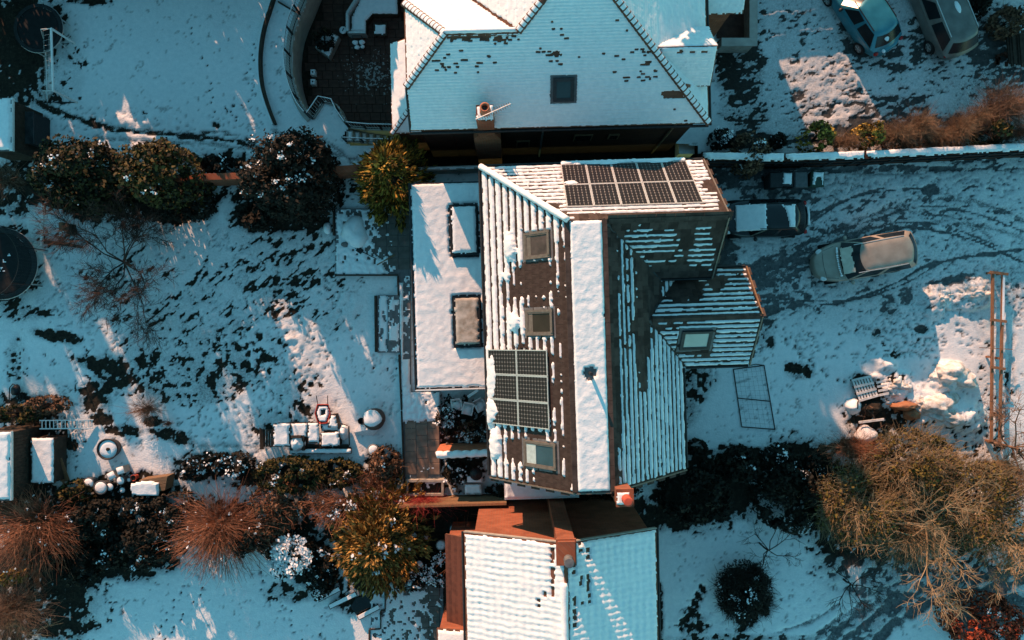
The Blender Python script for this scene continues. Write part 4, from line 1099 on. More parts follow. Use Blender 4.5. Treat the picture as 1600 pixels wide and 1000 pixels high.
# doors and windows of the walls that face the drive
for (x, y0, y1, z0, z1) in ((7.39, 2.4, 3.3, .9, 2.1), (7.39, 4.0, 5.0, .9, 2.1), (9.03, -1.0, .9, .05, 2.2)):
    f = MB().box(x, x + .05, y0, y1, z0, z1).build('window' if z0 > .5 else 'door', METW, mh)
    MB().box(x + .05, x + .06, y0 + .1, y1 - .1, z0 + .1, z1 - .1).build('pane', GLASSD, f)

# ================================================= the upper house
R2 = math.radians(1.5)
uh = Thing('brick_house', 'hip roofed house with snow covered tiles and an aerial at the top of the photo', 'house', (2.5, 12, 0), R2)
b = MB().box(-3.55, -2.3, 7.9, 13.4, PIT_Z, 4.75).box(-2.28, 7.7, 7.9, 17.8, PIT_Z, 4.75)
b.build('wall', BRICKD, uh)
gb = MB(); prism_x(gb, [(7.9, 4.76), (13.3, 4.76), (12.1, 5.6), (9.1, 5.6)], -3.55, -3.2); gb.build('gable', BRICK, uh)
US = Plane([(-3.8, 7.56, 4.8), (7.97, 7.56, 4.8), (2.72, 12.8, 8.2), (.5, 10.6, 6.775), (-2.2, 10.6, 6.775), (-3.8, 9.0, 5.735)], (1, 0, 0))
UH = Plane([(-3.8, 12.2, 5.735), (-3.8, 9.0, 5.735), (-2.2, 10.6, 6.775)], (0, -1, 0))
UN = Plane([(-3.8, 13.65, 4.8), (-3.8, 12.2, 5.735), (-2.2, 10.6, 6.775), (.5, 10.6, 6.775), (-2.55, 13.65, 4.8)], (-1, 0, 0))
UW = Plane([(-2.5, 18.05, 4.8), (-2.55, 13.65, 4.8), (.5, 10.6, 6.775), (2.72, 12.8, 8.2)], (0, -1, 0))
UE = Plane([(7.97, 7.56, 4.8), (7.97, 18.05, 4.8), (2.72, 12.8, 8.2)], (0, 1, 0))
UB = Plane([(7.97, 18.05, 4.8), (-2.5, 18.05, 4.8), (2.72, 12.8, 8.2)], (-1, 0, 0))
def course_base(pl, parent, gauge, m, nm='roof_tiles'):
    """stepped courses of small tiles, joined: too small to pick apart"""
    b = MB(); n = int((pl.v1 - pl.v0) / gauge)
    for j in range(n):
        v = pl.v0 + j * gauge
        us = np.arange(pl.u0, pl.u1, .04); ins = in_poly(us, np.full(us.shape, v + gauge * .5), pl.poly)
        if ins.any():
            a, c = us[ins].min(), us[ins].max()
            b.add([pl.at(a, v, .022), pl.at(c, v, .022), pl.at(c, v + gauge, .004), pl.at(a, v + gauge, .004), pl.at(a, v, 0), pl.at(c, v, 0)], [(0, 1, 2, 3), (4, 5, 1, 0)])
    o = b.build(nm, m, parent); o['kind'] = 'stuff'
for pl in (US, UH, UN, UW, UE, UB):
    s = MB().slab([p - pl.N * .01 for p in pl.P], .12).build('roof_slope', TILE_RED, uh)
    course_base(pl, s, .115, TILE_RED)
winU = rect_on(US, [(864, 121), (897, 121), (897, 158), (864, 158)], R2)
roof_window(US, winU, uh, FRAMED, mat('teal_window_glass', (0.03, 0.05, 0.055), (0.045, 0.07, 0.075), scale=1, rough=.15))
def plain_tile_snow(gauge, tw, region, seed, thick=.035):
    tw = .105
    def f(u, v, x, y):
        s = v / gauge - np.floor(v / gauge); c = np.floor(v / gauge)
        cell = np.floor(u / tw + .5 * (c % 2))
        rnd = _tab[(cell.astype(int) * 7 + c.astype(int) * 13) & 255, (c.astype(int) * 5 + cell.astype(int)) & 255]
        reg = region(x, y)
        dash = (s < .27) & (rnd * .95 + fbm(u * 1.3, v * 3.2, seed, 4, .65) * .75 + .27 < reg)
        patch = fbm(u * 4, v * 4, seed + 3, 4, .6) < (reg - .95) * 1.3 + .30 * (reg > .8)
        t = thick * (.35 + .9 * s) * (.7 + .6 * fbm(u * 3, v * 3, seed + 4, 3))
        return np.where(dash | patch, -1, t)
    return f
regU = lambda x, y: blobs(x, y, .42, [(870, 88, 26, 14, .95), (873, 86, 11, 6, 1.6), (920, 96, 80, 26, .66), (720, 95, 80, 22, .70), (690, 102, 16, 8, .85), (1003, 120, 28, 60, .72), (1010, 110, 12, 34, .82), (930, 30, 120, 26, .58), (850, 60, 60, 14, .64), (770, 64, 80, 10, .66), (760, 60, 60, 4, 1.1), (1050, 148, 20, 6, 1.5), (830, 160, 60, 40, .30), (1060, 180, 40, 18, .58), (700, 170, 70, 40, .33), (975, 165, 60, 30, .36)], 11)
snow_plane('roof_snow', US, plain_tile_snow(.115, .17, regU, 41), uh, SNOW, .031, lift=.012, frame_rot=R2, holes=[[(winU[0] - .08, winU[1] - .05), (winU[2] + .08, winU[1] - .05), (winU[2] + .08, winU[3] + .06), (winU[0] - .08, winU[3] + .06)]])
for k, (pl, rg) in enumerate(((UH, .3), (UN, .3), (UW, .36), (UE, .5))):
    snow_plane('roof_snow', pl, plain_tile_snow(.115, .17, lambda x, y, rg=rg: blobs(x, y, rg, [(790, 38, 14, 3, .7)], 12 + k), 43 + k, .04), uh, SNOW, .05, lift=.012, frame_rot=R2)
def bonnets(a, b_, n, parent, w=.15, snow=1.0, seed=0):
    a, b_ = Vector(a), Vector(b_); rn = random.Random(seed)
    d = (b_ - a).normalized(); side = d.cross(Vector((0, 0, 1))).normalized(); up = side.cross(d)
    for i in range(n):
        p = a.lerp(b_, i / n); q = a.lerp(b_, (i + 1.12) / n)
        m_ = MB(); k = 6; vs = []
        for (c, r, z) in ((p, w * 1.12, .05), (q, w * .86, .015)):
            for j in range(k + 1):
                t = math.pi * j / k
                vs.append(c + side * (math.cos(t) * r) + up * (math.sin(t) * r * .62 + z - .03))
        m_.add(vs, [(j, j + 1, k + 2 + j, k + 1 + j) for j in range(k)] + [tuple(range(k, -1, -1))])
        o = m_.build('hip_tile', TILE_RED, parent)
        if rn.random() < snow:
            z = MB(); vs = []
            for (c, r, zz) in ((p.lerp(q, .22), w * .8, .07), (p.lerp(q, .9), w * .9, .05)):
                for j in range(5):
                    t = math.pi * (.22 + .56 * j / 4)
                    vs.append(c + side * (math.cos(t) * r * 1.1) + up * (math.sin(t) * r * .66 + zz - .02))
            z.add(vs, [(j, j + 1, 6 + j, 5 + j) for j in range(4)] + [(0, 1, 2, 3, 4)[::-1]]); z.build('tile_snow', SNOW, o)
bonnets((-3.8, 9.0, 5.76), (-2.2, 10.6, 6.8), 13, uh, seed=1)
bonnets((-3.8, 12.2, 5.76), (-2.2, 10.6, 6.8), 13, uh, seed=2)
bonnets((7.97, 7.56, 4.82), (2.72, 12.8, 8.22), 38, uh, seed=3)
bonnets((.5, 10.6, 6.8), (2.72, 12.8, 8.22), 16, uh, seed=4, snow=.75)
for i in range(9):
    x = -2.2 + i * .3
    MB().add([(x, 10.47, 6.74), (x + .295, 10.47, 6.74), (x + .295, 10.6, 6.84), (x, 10.6, 6.84), (x + .295, 10.73, 6.74), (x, 10.73, 6.74)], [(0, 1, 2, 3), (3, 2, 4, 5), (0, 3, 5), (1, 4, 2)]).build('ridge_tile', TILE_RED, uh)
rs = MB(); rs.tube([(-2.25 + i * .1, 10.66, 6.80 + .02 * float(fbm(i * .6, 1, 3))) for i in range(28)], [.075 + .04 * float(fbm(i * .9, 2, 6)) for i in range(28)], 7); rs.build('ridge_snow', SNOW, uh, True)
MB().tube([(-3.85, 7.48, 4.72), (7.97, 7.48, 4.72)], .055, 8).build('gutter', BLACKP, uh)
MB().tube([(8.05, 7.5, 4.72), (8.05, 18, 4.72)], .055, 8).build('gutter', BLACKP, uh)
MB().bar((-3.83, 7.56, 4.74), (-3.83, 9.0, 5.68), .05, .16).build('verge_board', FRAMED, uh)
# cross gable on the right slope
dz = MB(); prism_x(dz, [(9.05, 4.3), (11.07, 4.3), (11.07, 5.1), (10.06, 6.1), (9.05, 5.1)], 6.2, 7.82)
dg = dz.build('cross_gable', BRICK, uh)
for sgn in (1, -1):
    y1 = 10.06 - sgn * 1.16
    pl = Plane([(7.2, y1, 5.18), (7.98, y1, 5.18), (7.98, 10.06, 6.32), (5.55, 10.06, 6.32)] if sgn > 0 else [(7.98, y1, 5.18), (7.2, y1, 5.18), (5.55, 10.06, 6.32), (7.98, 10.06, 6.32)], (sgn, 0, 0))
    s = MB().slab(pl.P, .1).build('gable_slope', TILE_RED, dg)
    snow_plane('gable_snow', pl, plain_tile_snow(.115, .17, lambda x, y: blobs(x, y, .36, [(1040, 45, 12, 8, .8), (1065, 80, 50, 3, .9)], 17), 51 + sgn, .05), dg, SNOW, .04, lift=.008, frame_rot=R2)
MB().add([(7.86, 8.6, 4.76), (7.86, 9.0, 4.76), (6.9, 8.9, 5.6), (6.95, 8.6, 5.45)], [(0, 1, 2, 3)]).build('lead_valley', BRICK, uh)
# side roof at the upper edge, wall of the porch
pb = MB().box(7.72, 9.3, 12.35, 17.5, 0, 3.9).build('side_wing', BRICK, uh)
pl = Plane([(6.7, 12.1, 4.15), (9.65, 12.1, 4.15), (9.65, 15, 6.0), (6.7, 15, 6.0)], (1, 0, 0))
MB().slab(pl.P, .1).build('side_roof', TILE_RED, pb)
snow_plane('side_snow', pl, plain_tile_snow(.115, .17, lambda x, y: .38 + 0 * x, 55, .045), pb, SNOW, .05, frame_rot=R2)
# lean-to on the left, half covered
l1 = Plane([(-4.9, 8.05, 2.5), (-3.56, 9.35, 3.5), (-3.56, 11.9, 3.5), (-4.9, 11.9, 2.5)], (0, -1, 0)); l2 = Plane([(-4.9, 8.05, 2.5), (-3.56, 8.05, 2.5), (-3.56, 9.35, 3.5)], (1, 0, 0))
lb = MB().box(-4.7, -3.57, 8.25, 11.8, PIT_Z, 2.45).build('lean_to', BRICK, uh)
for pl, s in ((l1, 61), (l2, 62)):
    MB().slab(pl.P, .08).build('lean_to_roof', TILE_RED, lb)
    snow_plane('lean_to_snow', pl, lambda u, v, x, y: .04 + .03 * fbm(u * 4, v * 4, 64, 3), lb, SNOW, .05, frame_rot=R2)
bonnets((-4.9, 8.05, 2.52), (-3.6, 9.32, 3.5), 10, lb, .11, seed=6)
# chimney with pot and aerial
cxx, cyy = -0.82, 7.86
ch = MB().box(cxx - .33, cxx + .33, cyy - .33, cyy + .28, 4.0, 6.1).box(cxx - .55, cxx + .55, cyy - .42, cyy + .1, PIT_Z, 3.6).build('chimney', BRICK, uh)
MB().add([(cxx - .55, cyy - .42, 3.6), (cxx + .55, cyy - .42, 3.6), (cxx + .55, cyy + .1, 3.6), (cxx - .55, cyy + .1, 3.6), (cxx - .33, cyy - .33, 4.0), (cxx + .33, cyy - .33, 4.0), (cxx + .33, cyy + .1, 4.0), (cxx - .33, cyy + .1, 4.0)], [(0, 1, 5, 4), (1, 2, 6, 5), (2, 3, 7, 6), (3, 0, 4, 7)]).build('chimney_shoulder', BRICK, ch)
snow_plane('chimney_snow', Plane([(cxx - .33, cyy - .33, 6.1), (cxx + .33, cyy - .33, 6.1), (cxx + .33, cyy + .28, 6.1), (cxx - .33, cyy + .28, 6.1)], (1, 0, 0)), lambda u, v, x, y: .05 + 0 * u, ch, SNOW, .05)
MB().lathe([(.2, 6.1), (.21, 6.2), (.17, 6.24), (.15, 6.6), (.19, 6.62), (.19, 6.68), (.12, 6.69), (.11, 6.4)], 18, (cxx + .02, cyy + .02, 0), close=False).build('chimney_pot', TERRA, ch, True)
am = MB().tube([(cxx + .36, cyy - .2, 5.4), (cxx + .36, cyy - .2, 6.75)], .018, 6).build('aerial', METL, ch)
a0, a1 = Vector((cxx - .33, cyy - .42, 6.7)), Vector((cxx + .98, cyy + .12, 6.7))
MB().tube([a0, a1], .014, 5).build('aerial_boom', METL, am)
dd = (a1 - a0).normalized(); sd = Vector((-dd.y, dd.x, 0))
for i in range(15):
    p = a0.lerp(a1, .04 + .066 * i); L = .17 - .006 * i
    MB().tube([p - sd * L, p + sd * L], .009, 4).build('aerial_element', WOODO, am)
# windows in the alley wall
for (x0, x1, z0, z1) in ((2.9, 3.7, 1.2, 2.2), (4.4, 4.85, 1.4, 2.1), (.4, 1.0, .3, 1.4)):
    f = MB().box(x0, x1, 7.84, 7.9, z0, z1).build('window', WOOD, uh)
    MB().box(x0 + .06, x1 - .06, 7.83, 7.84, z0 + .06, z1 - .06).build('pane', GLASSD, f)
MB().tube([(1.25, 7.6, 4.6), (1.5, 7.75, 4.3), (1.5, 7.82, 4.0), (1.5, 7.82, PIT_Z)], .045, 7).build('downpipe', GREYP, uh)
MB().tube([(7.2, 7.55, 4.6), (6.9, 7.75, 4.2), (6.9, 7.82, 4.0), (6.9, 7.82, PIT_Z)], .045, 7).build('downpipe', WOOD, uh)

# ================================================= the lower house
R3 = math.radians(1.2)
lh = Thing('brick_house', 'pair of brick gabled roof slopes thick with snow at the bottom of the photo', 'house', (1.8, -12, 0), R3)
b = MB(); prism_y(b, [(-1.62, 0), (5.1, 0), (5.1, 5.85), (1.74, 7.4), (-1.62, 5.85)], -18, -8.2)
b.build('wall', BRICK, lh)
LW = Plane([(-1.98, -18.5, 5.95), (1.74, -18.5, 7.6), (1.74, -8.02, 7.6), (-1.98, -8.02, 5.95)], (0, -1, 0))
LE = Plane([(5.28, -8.02, 6.02), (1.74, -8.02, 7.6), (1.74, -18.5, 7.6), (5.28, -18.5, 6.02)], (0, 1, 0))
def pantile(seed, amt, thin):
    def f(u, v, x, y):
        s = v / .30 - np.floor(v / .30); w = u / .235
        t = .055 + amt * np.cos(2 * np.pi * w + 3.0 * (fbm(u * 2.2, v * 2.6, seed + 6, 3) - .5)) * (.10 + 1.3 * fbm(u * 2.2, v * 3.1, seed, 3)) * (.35 + .9 * np.abs(np.cos(np.pi * v / .33 + 1.5 * np.floor(w) + 2 * fbm(u * 2, v * 2, seed + 4, 2)))) + .012 * np.cos(2 * np.pi * v / .30 + 2 * fbm(u * 2, v, seed + 8, 2)) + .018 * (1 - s) + .03 * (fbm(u * 2.4, v * 2.4, seed + 1, 4) - .5)
        k = thin(x, y)
        edge = np.minimum(v - LW.v0, 9)
        return np.where((s > .82) & (np.cos(2 * np.pi * w) < -.2) & (k + (fbm(u * 3, v * 3, seed + 2, 3) - .5) * .8 > .5), -1, t)
    return f
for pl, sd_, thin in ((LW, 71, lambda x, y: blobs(x, y, .0, [(862, 868, 10, 26, 1.1), (868, 930, 12, 60, .42), (850, 940, 14, 24, .42)], 21)), (LE, 75, lambda x, y: blobs(x, y, .08, [(899, 872, 9, 40, 1.2), (893, 950, 9, 60, .6), (912, 900, 16, 60, .45), (1005, 900, 4, 80, .3)], 22))):
    s = MB().slab([p - pl.N * .01 for p in pl.P], .14).build('roof_slope', TILE_RED, lh)
    course_base(pl, s, .30, TILE_RED)
    snow_plane('roof_snow', pl, pantile(sd_, .017 if pl is LW else .019, thin), lh, SNOW, .05, lift=.012, frame_rot=R3)
for i in range(33):
    y = -8.05 - i * .32
    MB().add([(1.6, y, 7.56), (1.6, y - .315, 7.56), (1.74, y - .315, 7.69), (1.74, y, 7.69), (1.88, y - .315, 7.56), (1.88, y, 7.56)], [(0, 1, 2, 3), (3, 2, 4, 5), (0, 3, 5), (1, 4, 2)]).build('ridge_tile', TILE_RED, lh)
rs = MB(); rs.tube([(1.66, -9.4 - i * .12, 7.66 + .02 * float(fbm(i * .6, 1, 8))) for i in range(70)], [.11 + .05 * float(fbm(i * .5, 2, 9)) for i in range(70)], 7); rs.build('ridge_snow', SNOW, lh, True)
for a, c_ in (((-1.98, -7.99, 5.88), (1.74, -7.99, 7.53)), ((1.74, -7.99, 7.53), (5.28, -7.99, 5.95))):
    MB().bar(a, c_, .04, .16).build('verge_board', STONE, lh)
MB().tube([(-2.05, -8.0, 5.86), (-2.05, -18, 5.86)], .05, 8).build('gutter', BLACKP, lh)
MB().tube([(5.35, -8.0, 5.92), (5.35, -18, 5.92)], .05, 8).build('gutter', BLACKP, lh)
cx3, cy3 = 1.72, -8.12
ch = MB().box(cx3 - .31, cx3 + .31, cy3 - .42, cy3 + .42, 0, 8.15).build('chimney', BRICK, lh)
MB().box(cx3 - .35, cx3 + .35, cy3 - .46, cy3 + .46, 8.15, 8.28).box(cx3 - .30, cx3 + .30, cy3 - .41, cy3 + .41, 8.28, 8.42).build('chimney_cap', BRICK, ch)
MB().lathe([(.16, 8.42), (.17, 8.5), (.15, 8.53), (.145, 8.8), (.175, 8.82), (.175, 8.88), (.15, 8.885)], 18, (cx3 + .05, cy3 - .18, 0)).build('chimney_pot', LEAD, ch, True)
# lower roofs on its left
lp = Plane([(-3.05, -13.0, 2.3), (-1.63, -13.0, 3.3), (-1.63, -9.1, 3.3), (-3.05, -9.1, 2.3)], (0, -1, 0))
s = MB().box(-2.9, -1.63, -13.2, -9.2, 0, 2.25).build('lean_to', BRICK, lh)
MB().slab(lp.P, .08).build('lean_to_roof', TILE_RED, s)
course_base(lp, s, .16, mat('shade_darkened_tile', (0.075, 0.027, 0.018), (0.13, 0.047, 0.03), scale=5, rough=.85, bump=.2, island=.5))  # tile colour darkened to stand in for shade on the lean-to
lp = Plane([(-3.4, -17, 3.25), (-1.9, -17, 3.6), (-1.9, -12.75, 3.6), (-3.4, -12.75, 3.25)], (0, -1, 0))
s = MB().box(-3.3, -1.64, -17, -12.85, 0, 3.2).build('outhouse', BRICK, lh)
MB().slab(lp.P, .1).build('outhouse_roof', TILE_RED, s)
snow_plane('outhouse_snow', lp, lambda u, v, x, y: .06 + .03 * fbm(u * 3, v * 3, 79, 3), s, SNOW, .06, frame_rot=R3)
# ------------------------------------------------------------------ vegetation
def leaf_mat(name, c, c2, rough=.75, island=1.1):
    return mat(name, c, c2, scale=1.6, rough=rough, island=island, spec=.25)
LF_DARK = leaf_mat('dark_evergreen_leaf', (0.007, 0.007, 0.003), (0.046, 0.036, 0.010))
LF_OLIVE = leaf_mat('olive_leaf', (0.012, 0.011, 0.004), (0.080, 0.060, 0.014))
LF_GOLD = leaf_mat('golden_leaf', (0.06, 0.042, 0.009), (0.38, 0.24, 0.04))
LF_GREEN = leaf_mat('ivy_leaf', (0.015, 0.013, 0.004), (0.115, 0.085, 0.017))
LF_BRONZE = leaf_mat('bronze_conifer_leaf', (0.085, 0.052, 0.014), (0.40, 0.23, 0.06))
LF_BROWN = leaf_mat('brown_winter_leaf', (0.05, 0.028, 0.016), (0.17, 0.09, 0.05))
LF_RED = leaf_mat('copper_beech_leaf', (0.06, 0.013, 0.007), (0.36, 0.07, 0.03))
LF_BLACK = leaf_mat('shaded_evergreen_leaf', (0.005, 0.005, 0.003), (0.018, 0.014, 0.008))  # near-black copy of the evergreen leaf, shade put into its colour
TW_RED = mat('red_brown_twig', (0.15, 0.058, 0.032), (0.36, 0.16, 0.09), scale=1.2, rough=.8, island=.9)
TW_BR = mat('brown_twig', (0.10, 0.060, 0.042), (0.24, 0.15, 0.10), scale=1.5, rough=.85, island=.8)
TW_PALE = mat('pale_brown_twig', (0.19, 0.135, 0.075), (0.37, 0.275, 0.165), scale=1.5, rough=.85, island=.8)
TW_DARK = mat('dark_bark', (0.016, 0.012, 0.010), (0.045, 0.033, 0.026), scale=4, rough=.9)
TW_SCARLET = mat('scarlet_twig', (0.26, 0.03, 0.03), (0.48, 0.07, 0.06), scale=2, rough=.8, island=.6)
TW_TREE = mat('dark_reddish_bark', (0.035, 0.020, 0.015), (0.10, 0.055, 0.04), scale=3, rough=.9, island=.6)
BIRCH = mat('birch_bark', (0.35, 0.29, 0.23), (0.58, 0.52, 0.45), scale=6, rough=.8)

def leaf_quads(P, size, rs, up=0.35, aspect=1.5, N=None):
    n = len(P)
    d = rs.normal(size=(n, 3)); 
    if N is not None: d = d * .8 + N * 1.0
    d[:, 2] += up
    d /= np.linalg.norm(d, axis=1)[:, None] + 1e-9
    r = rs.normal(size=(n, 3)); a = np.cross(d, r); a /= np.linalg.norm(a, axis=1)[:, None] + 1e-9
    b = np.cross(d, a)
    s = size * (0.6 + 0.8 * rs.rand(n))[:, None]
    a = a * s * .5 * aspect; b = b * s * .5
    V = np.stack([P - a, P - b * .9 + a * .1, P + a, P + b * .9 + a * .1], 1).reshape(-1, 3)
    F = np.arange(4 * n).reshape(n, 4)
    return V, F
def crown_points(n, rx, ry, h, rs, lumps=14, z0=0.0, shape='dome', spread=.30):
    """points in clumps over an uneven crown; also outward normals"""
    th = rs.rand(lumps) * 2 * np.pi; q = np.sqrt(rs.rand(lumps)) * .90
    zc = z0 + (h - z0) * (np.sqrt(np.clip(1 - q * q, 0, 1)) * (.55 + .4 * rs.rand(lumps)))
    C = np.stack([np.cos(th) * q * rx, np.sin(th) * q * ry, zc], 1)
    rad = (.14 + .30 * rs.rand(lumps) ** 1.5) * min(rx, ry) * 1.25
    k = rs.randint(lumps, size=n)
    d = rs.normal(size=(n, 3)); d /= np.linalg.norm(d, axis=1)[:, None]
    d[:, 2] = np.abs(d[:, 2]) * np.where(rs.rand(n) < .75, 1, -.6)
    rr = (rs.rand(n) ** .30)[:, None] * (1 + .25 * (rs.rand(n)[:, None] - .5))
    P = C[k] + d * rr * np.stack([rad, rad, np.minimum(rad * .9, h * .35)], 1)[k]
    ang = np.arctan2(P[:, 1] / ry, P[:, 0] / rx); R = np.hypot(P[:, 0] / rx, P[:, 1] / ry)
    lim = .92 + .75 * (fbm(np.cos(ang) * 2.6 + 5, np.sin(ang) * 2.6 + 5, rs.randint(50), 4, .6) - .5)
    f = np.where(R > lim, lim / R * (1 - .12 * rs.rand(n)), 1)
    P[:, 0] *= f; P[:, 1] *= f
    P[:, 2] = np.clip(P[:, 2], .03, h * 1.02)
    # a skirt of leaves down to the ground
    m = rs.rand(n) < .22
    t = rs.rand(n) * 2 * np.pi; e = .75 + .2 * rs.rand(n)
    S = np.stack([np.cos(t) * rx * e, np.sin(t) * ry * e, rs.rand(n) * h * .55], 1)
    P[m] = S[m]; d[m] = np.stack([np.cos(t), np.sin(t), .4 + 0 * t], 1)[m]
    return P, d
def tubes_np(paths, radii, n=3):
    """many thin stems in one go: paths (N, K, 3), radii (N, K)"""
    N, K, _ = paths.shape
    d = np.gradient(paths, axis=1); d /= np.linalg.norm(d, axis=2)[..., None] + 1e-9
    ref = np.where(np.abs(d[..., 2:3]) < .9, np.array([0, 0, 1.0]), np.array([1.0, 0, 0]))
    a = np.cross(d, ref); a /= np.linalg.norm(a, axis=2)[..., None] + 1e-9
    b = np.cross(a, d)
    t = np.arange(n) * 2 * np.pi / n
    V = paths[:, :, None, :] + (a[:, :, None, :] * np.cos(t)[:, None] + b[:, :, None, :] * np.sin(t)[:, None]) * radii[:, :, None, None]
    idx = np.arange(N * K * n).reshape(N, K, n)
    F = np.stack([idx[:, :-1, :], np.roll(idx[:, :-1, :], -1, 2), np.roll(idx[:, 1:, :], -1, 2), idx[:, 1:, :]], -1).reshape(-1, 4)
    return V.reshape(-1, 3), F
_seed = [100]
def nseed(): _seed[0] += 1; return _seed[0]
def ground_at(cx, cy, h, k=.55):
    p = W(cx, cy, h * k); return Vector((p.x, p.y, 0.0))
def local_part(name, V, F, m, t, smooth=False, kind=None):
    o = add_obj(name, mesh_from(name, V, F, m, smooth), t); 
    if kind: o['kind'] = kind
    return o
def bush(cx, cy, rx, ry, h, m, label, name='shrub', cat='shrub', n=None, leaf=.13, snow=0, lumps=16, group=None, twigs=0, tm=None, spiky=False, at=None, snow_top=False):
    rs = np.random.RandomState(nseed())
    p = Vector(at) if at is not None else ground_at(cx, cy, h)
    s = (CAM_H - h * .55) / FPX
    rx, ry = rx * s, ry * s
    t = Thing(name, label, cat, p, 0, group, 'local')
    t.e.location = p
    area = math.pi * rx * ry + math.pi * (rx + ry) * h * .5
    n = n or int(min(9000, max(300, area / (leaf * leaf) * 2.6)))
    P, d = crown_points(n, rx, ry, h, rs, lumps)
    V, F = leaf_quads(P, leaf, rs, N=d)
    local_part('foliage', V, F, m, t)
    # stems inside
    k = 7
    e = rs.rand(k) * 2 * np.pi; r = .55 * np.sqrt(rs.rand(k))
    tip = np.stack([np.cos(e) * r * rx, np.sin(e) * r * ry, h * (.55 + .25 * rs.rand(k))], 1)
    paths = np.stack([tip * np.array([f * f, f * f, f]) for f in (0, .35, .7, 1)], 1); paths[:, :, 2] -= .05
    V, F = tubes_np(paths, np.tile(np.array([.05, .04, .03, .012]) * max(.5, h / 2.5), (k, 1)), 5)
    local_part('stem', V, F, TW_DARK, t)
    if snow:
        top = P[P[:, 2] > np.percentile(P[:, 2], 55)]
        q = top[rs.randint(len(top), size=snow)]
        if snow_top: q = q[np.hypot(q[:, 0] / rx + .05, q[:, 1] / ry - .05) < .75]
        # each fleck of snow a few overlapping flakes
        q = q[:max(3, int(len(q) * .5))]; q = np.repeat(q, 11, 0) + rs.normal(size=(len(q) * 11, 3)) * np.array([.09, .08, .02]) * (.4 + .9 * np.repeat(rs.rand(len(q)), 11))[:, None]; q[:, 2] += .04
        if snow_top: q = np.repeat(q, 2, 0) + rs.normal(size=(len(q) * 2, 3)) * np.array([.08, .08, .02])
        V, F = leaf_quads(q, .12 if snow_top else .085, rs, up=2.5, aspect=1.1)
        o = local_part('snow_flecks', V, F, SNOW, t, kind='stuff')
    if twigs:
        src = P[rs.randint(len(P), size=twigs)]
        base = src * np.array([.8, .8, .75]); e = np.arctan2(src[:, 1], src[:, 0]) + rs.normal(size=twigs) * 1.1
        L = (.25 + .6 * rs.rand(twigs)) * min(1.3, max(rx, ry) * .6)
        dr = np.stack([np.cos(e), np.sin(e), .25 + .8 * rs.rand(twigs)], 1) * L[:, None]
        mid = base + dr * .4 + rs.normal(size=(twigs, 3)) * .05; q3 = base + dr * .75 + rs.normal(size=(twigs, 3)) * .07; tip = base + dr + rs.normal(size=(twigs, 3)) * .10
        V, F = tubes_np(np.stack([base, mid, q3, tip], 1), np.tile(np.array([.012, .010, .008, .004]), (twigs, 1)))
        local_part('twigs', V, F, tm or TW_BR, t, kind='stuff')
    return t
def twig_shrub(cx, cy, rx, ry, h, m, label, n=400, name='bare_shrub', lean=(0, 0), droop=.35, thick=.012, snow=0, side=2, group=None, up=.9, cat='shrub'):
    """a fountain of thin stems from one stool"""
    rs = np.random.RandomState(nseed())
    p = ground_at(cx, cy, h, .5); s = (CAM_H - h * .6) / FPX; rx, ry = rx * s, ry * s
    t = Thing(name, label, cat, p, 0, group, 'local'); t.e.location = p
    e = rs.rand(n) * 2 * np.pi; r = np.sqrt(rs.rand(n)) * (.75 + .3 * rs.rand(n))
    tip = np.stack([np.cos(e) * r * rx + lean[0], np.sin(e) * r * ry + lean[1], h * (1 - droop * r * r) * (.7 + .35 * rs.rand(n))], 1)
    b0 = np.stack([np.cos(e) * r * .10 * rx, np.sin(e) * r * .10 * ry, np.full(n, .02)], 1)
    K = 6; paths = np.zeros((n, K, 3))
    for i in range(K):
        f = i / (K - 1)
        paths[:, i, :2] = b0[:, :2] * (1 - f) + tip[:, :2] * (f ** 1.5)
        paths[:, i, 2] = b0[:, 2] + (tip[:, 2] - b0[:, 2]) * (1 - (1 - f) ** 1.9)
    paths[:, 1:] += rs.normal(size=(n, K - 1, 3)) * .035
    V, F = tubes_np(paths, np.tile(np.linspace(thick, thick * .35, K), (n, 1)))
    local_part('stems', V, F, m, t)
    # side twigs
    k = n * side
    if k:
        i = rs.randint(n, size=k); j = rs.randint(2, K - 1, size=k); f = rs.rand(k)[:, None]
        b0 = paths[i, j] * (1 - f) + paths[i, j + 1] * f
        dr = paths[i, j + 1] - paths[i, j]; dr /= np.linalg.norm(dr, axis=1)[:, None]
        dr = dr + rs.normal(size=(k, 3)) * .55; L = (.18 + .3 * rs.rand(k))[:, None] * min(1.2, max(rx, ry))
        V, F = tubes_np(np.stack([b0, b0 + dr * L * .5, b0 + dr * L + rs.normal(size=(k, 3)) * .04], 1), np.tile(np.array([thick * .5, thick * .42, thick * .25]), (k, 1)))
        local_part('side_twigs', V, F, m, t, kind='stuff')
    if snow:
        q = paths[rs.randint(n, size=snow), rs.randint(2, K, size=snow)]
        q = np.repeat(q, 3, 0) + rs.normal(size=(snow * 3, 3)) * .03
        V, F = leaf_quads(q, .06, rs, up=2.5, aspect=1.2); local_part('snow_flecks', V, F, SNOW, t, kind='stuff')
    return t
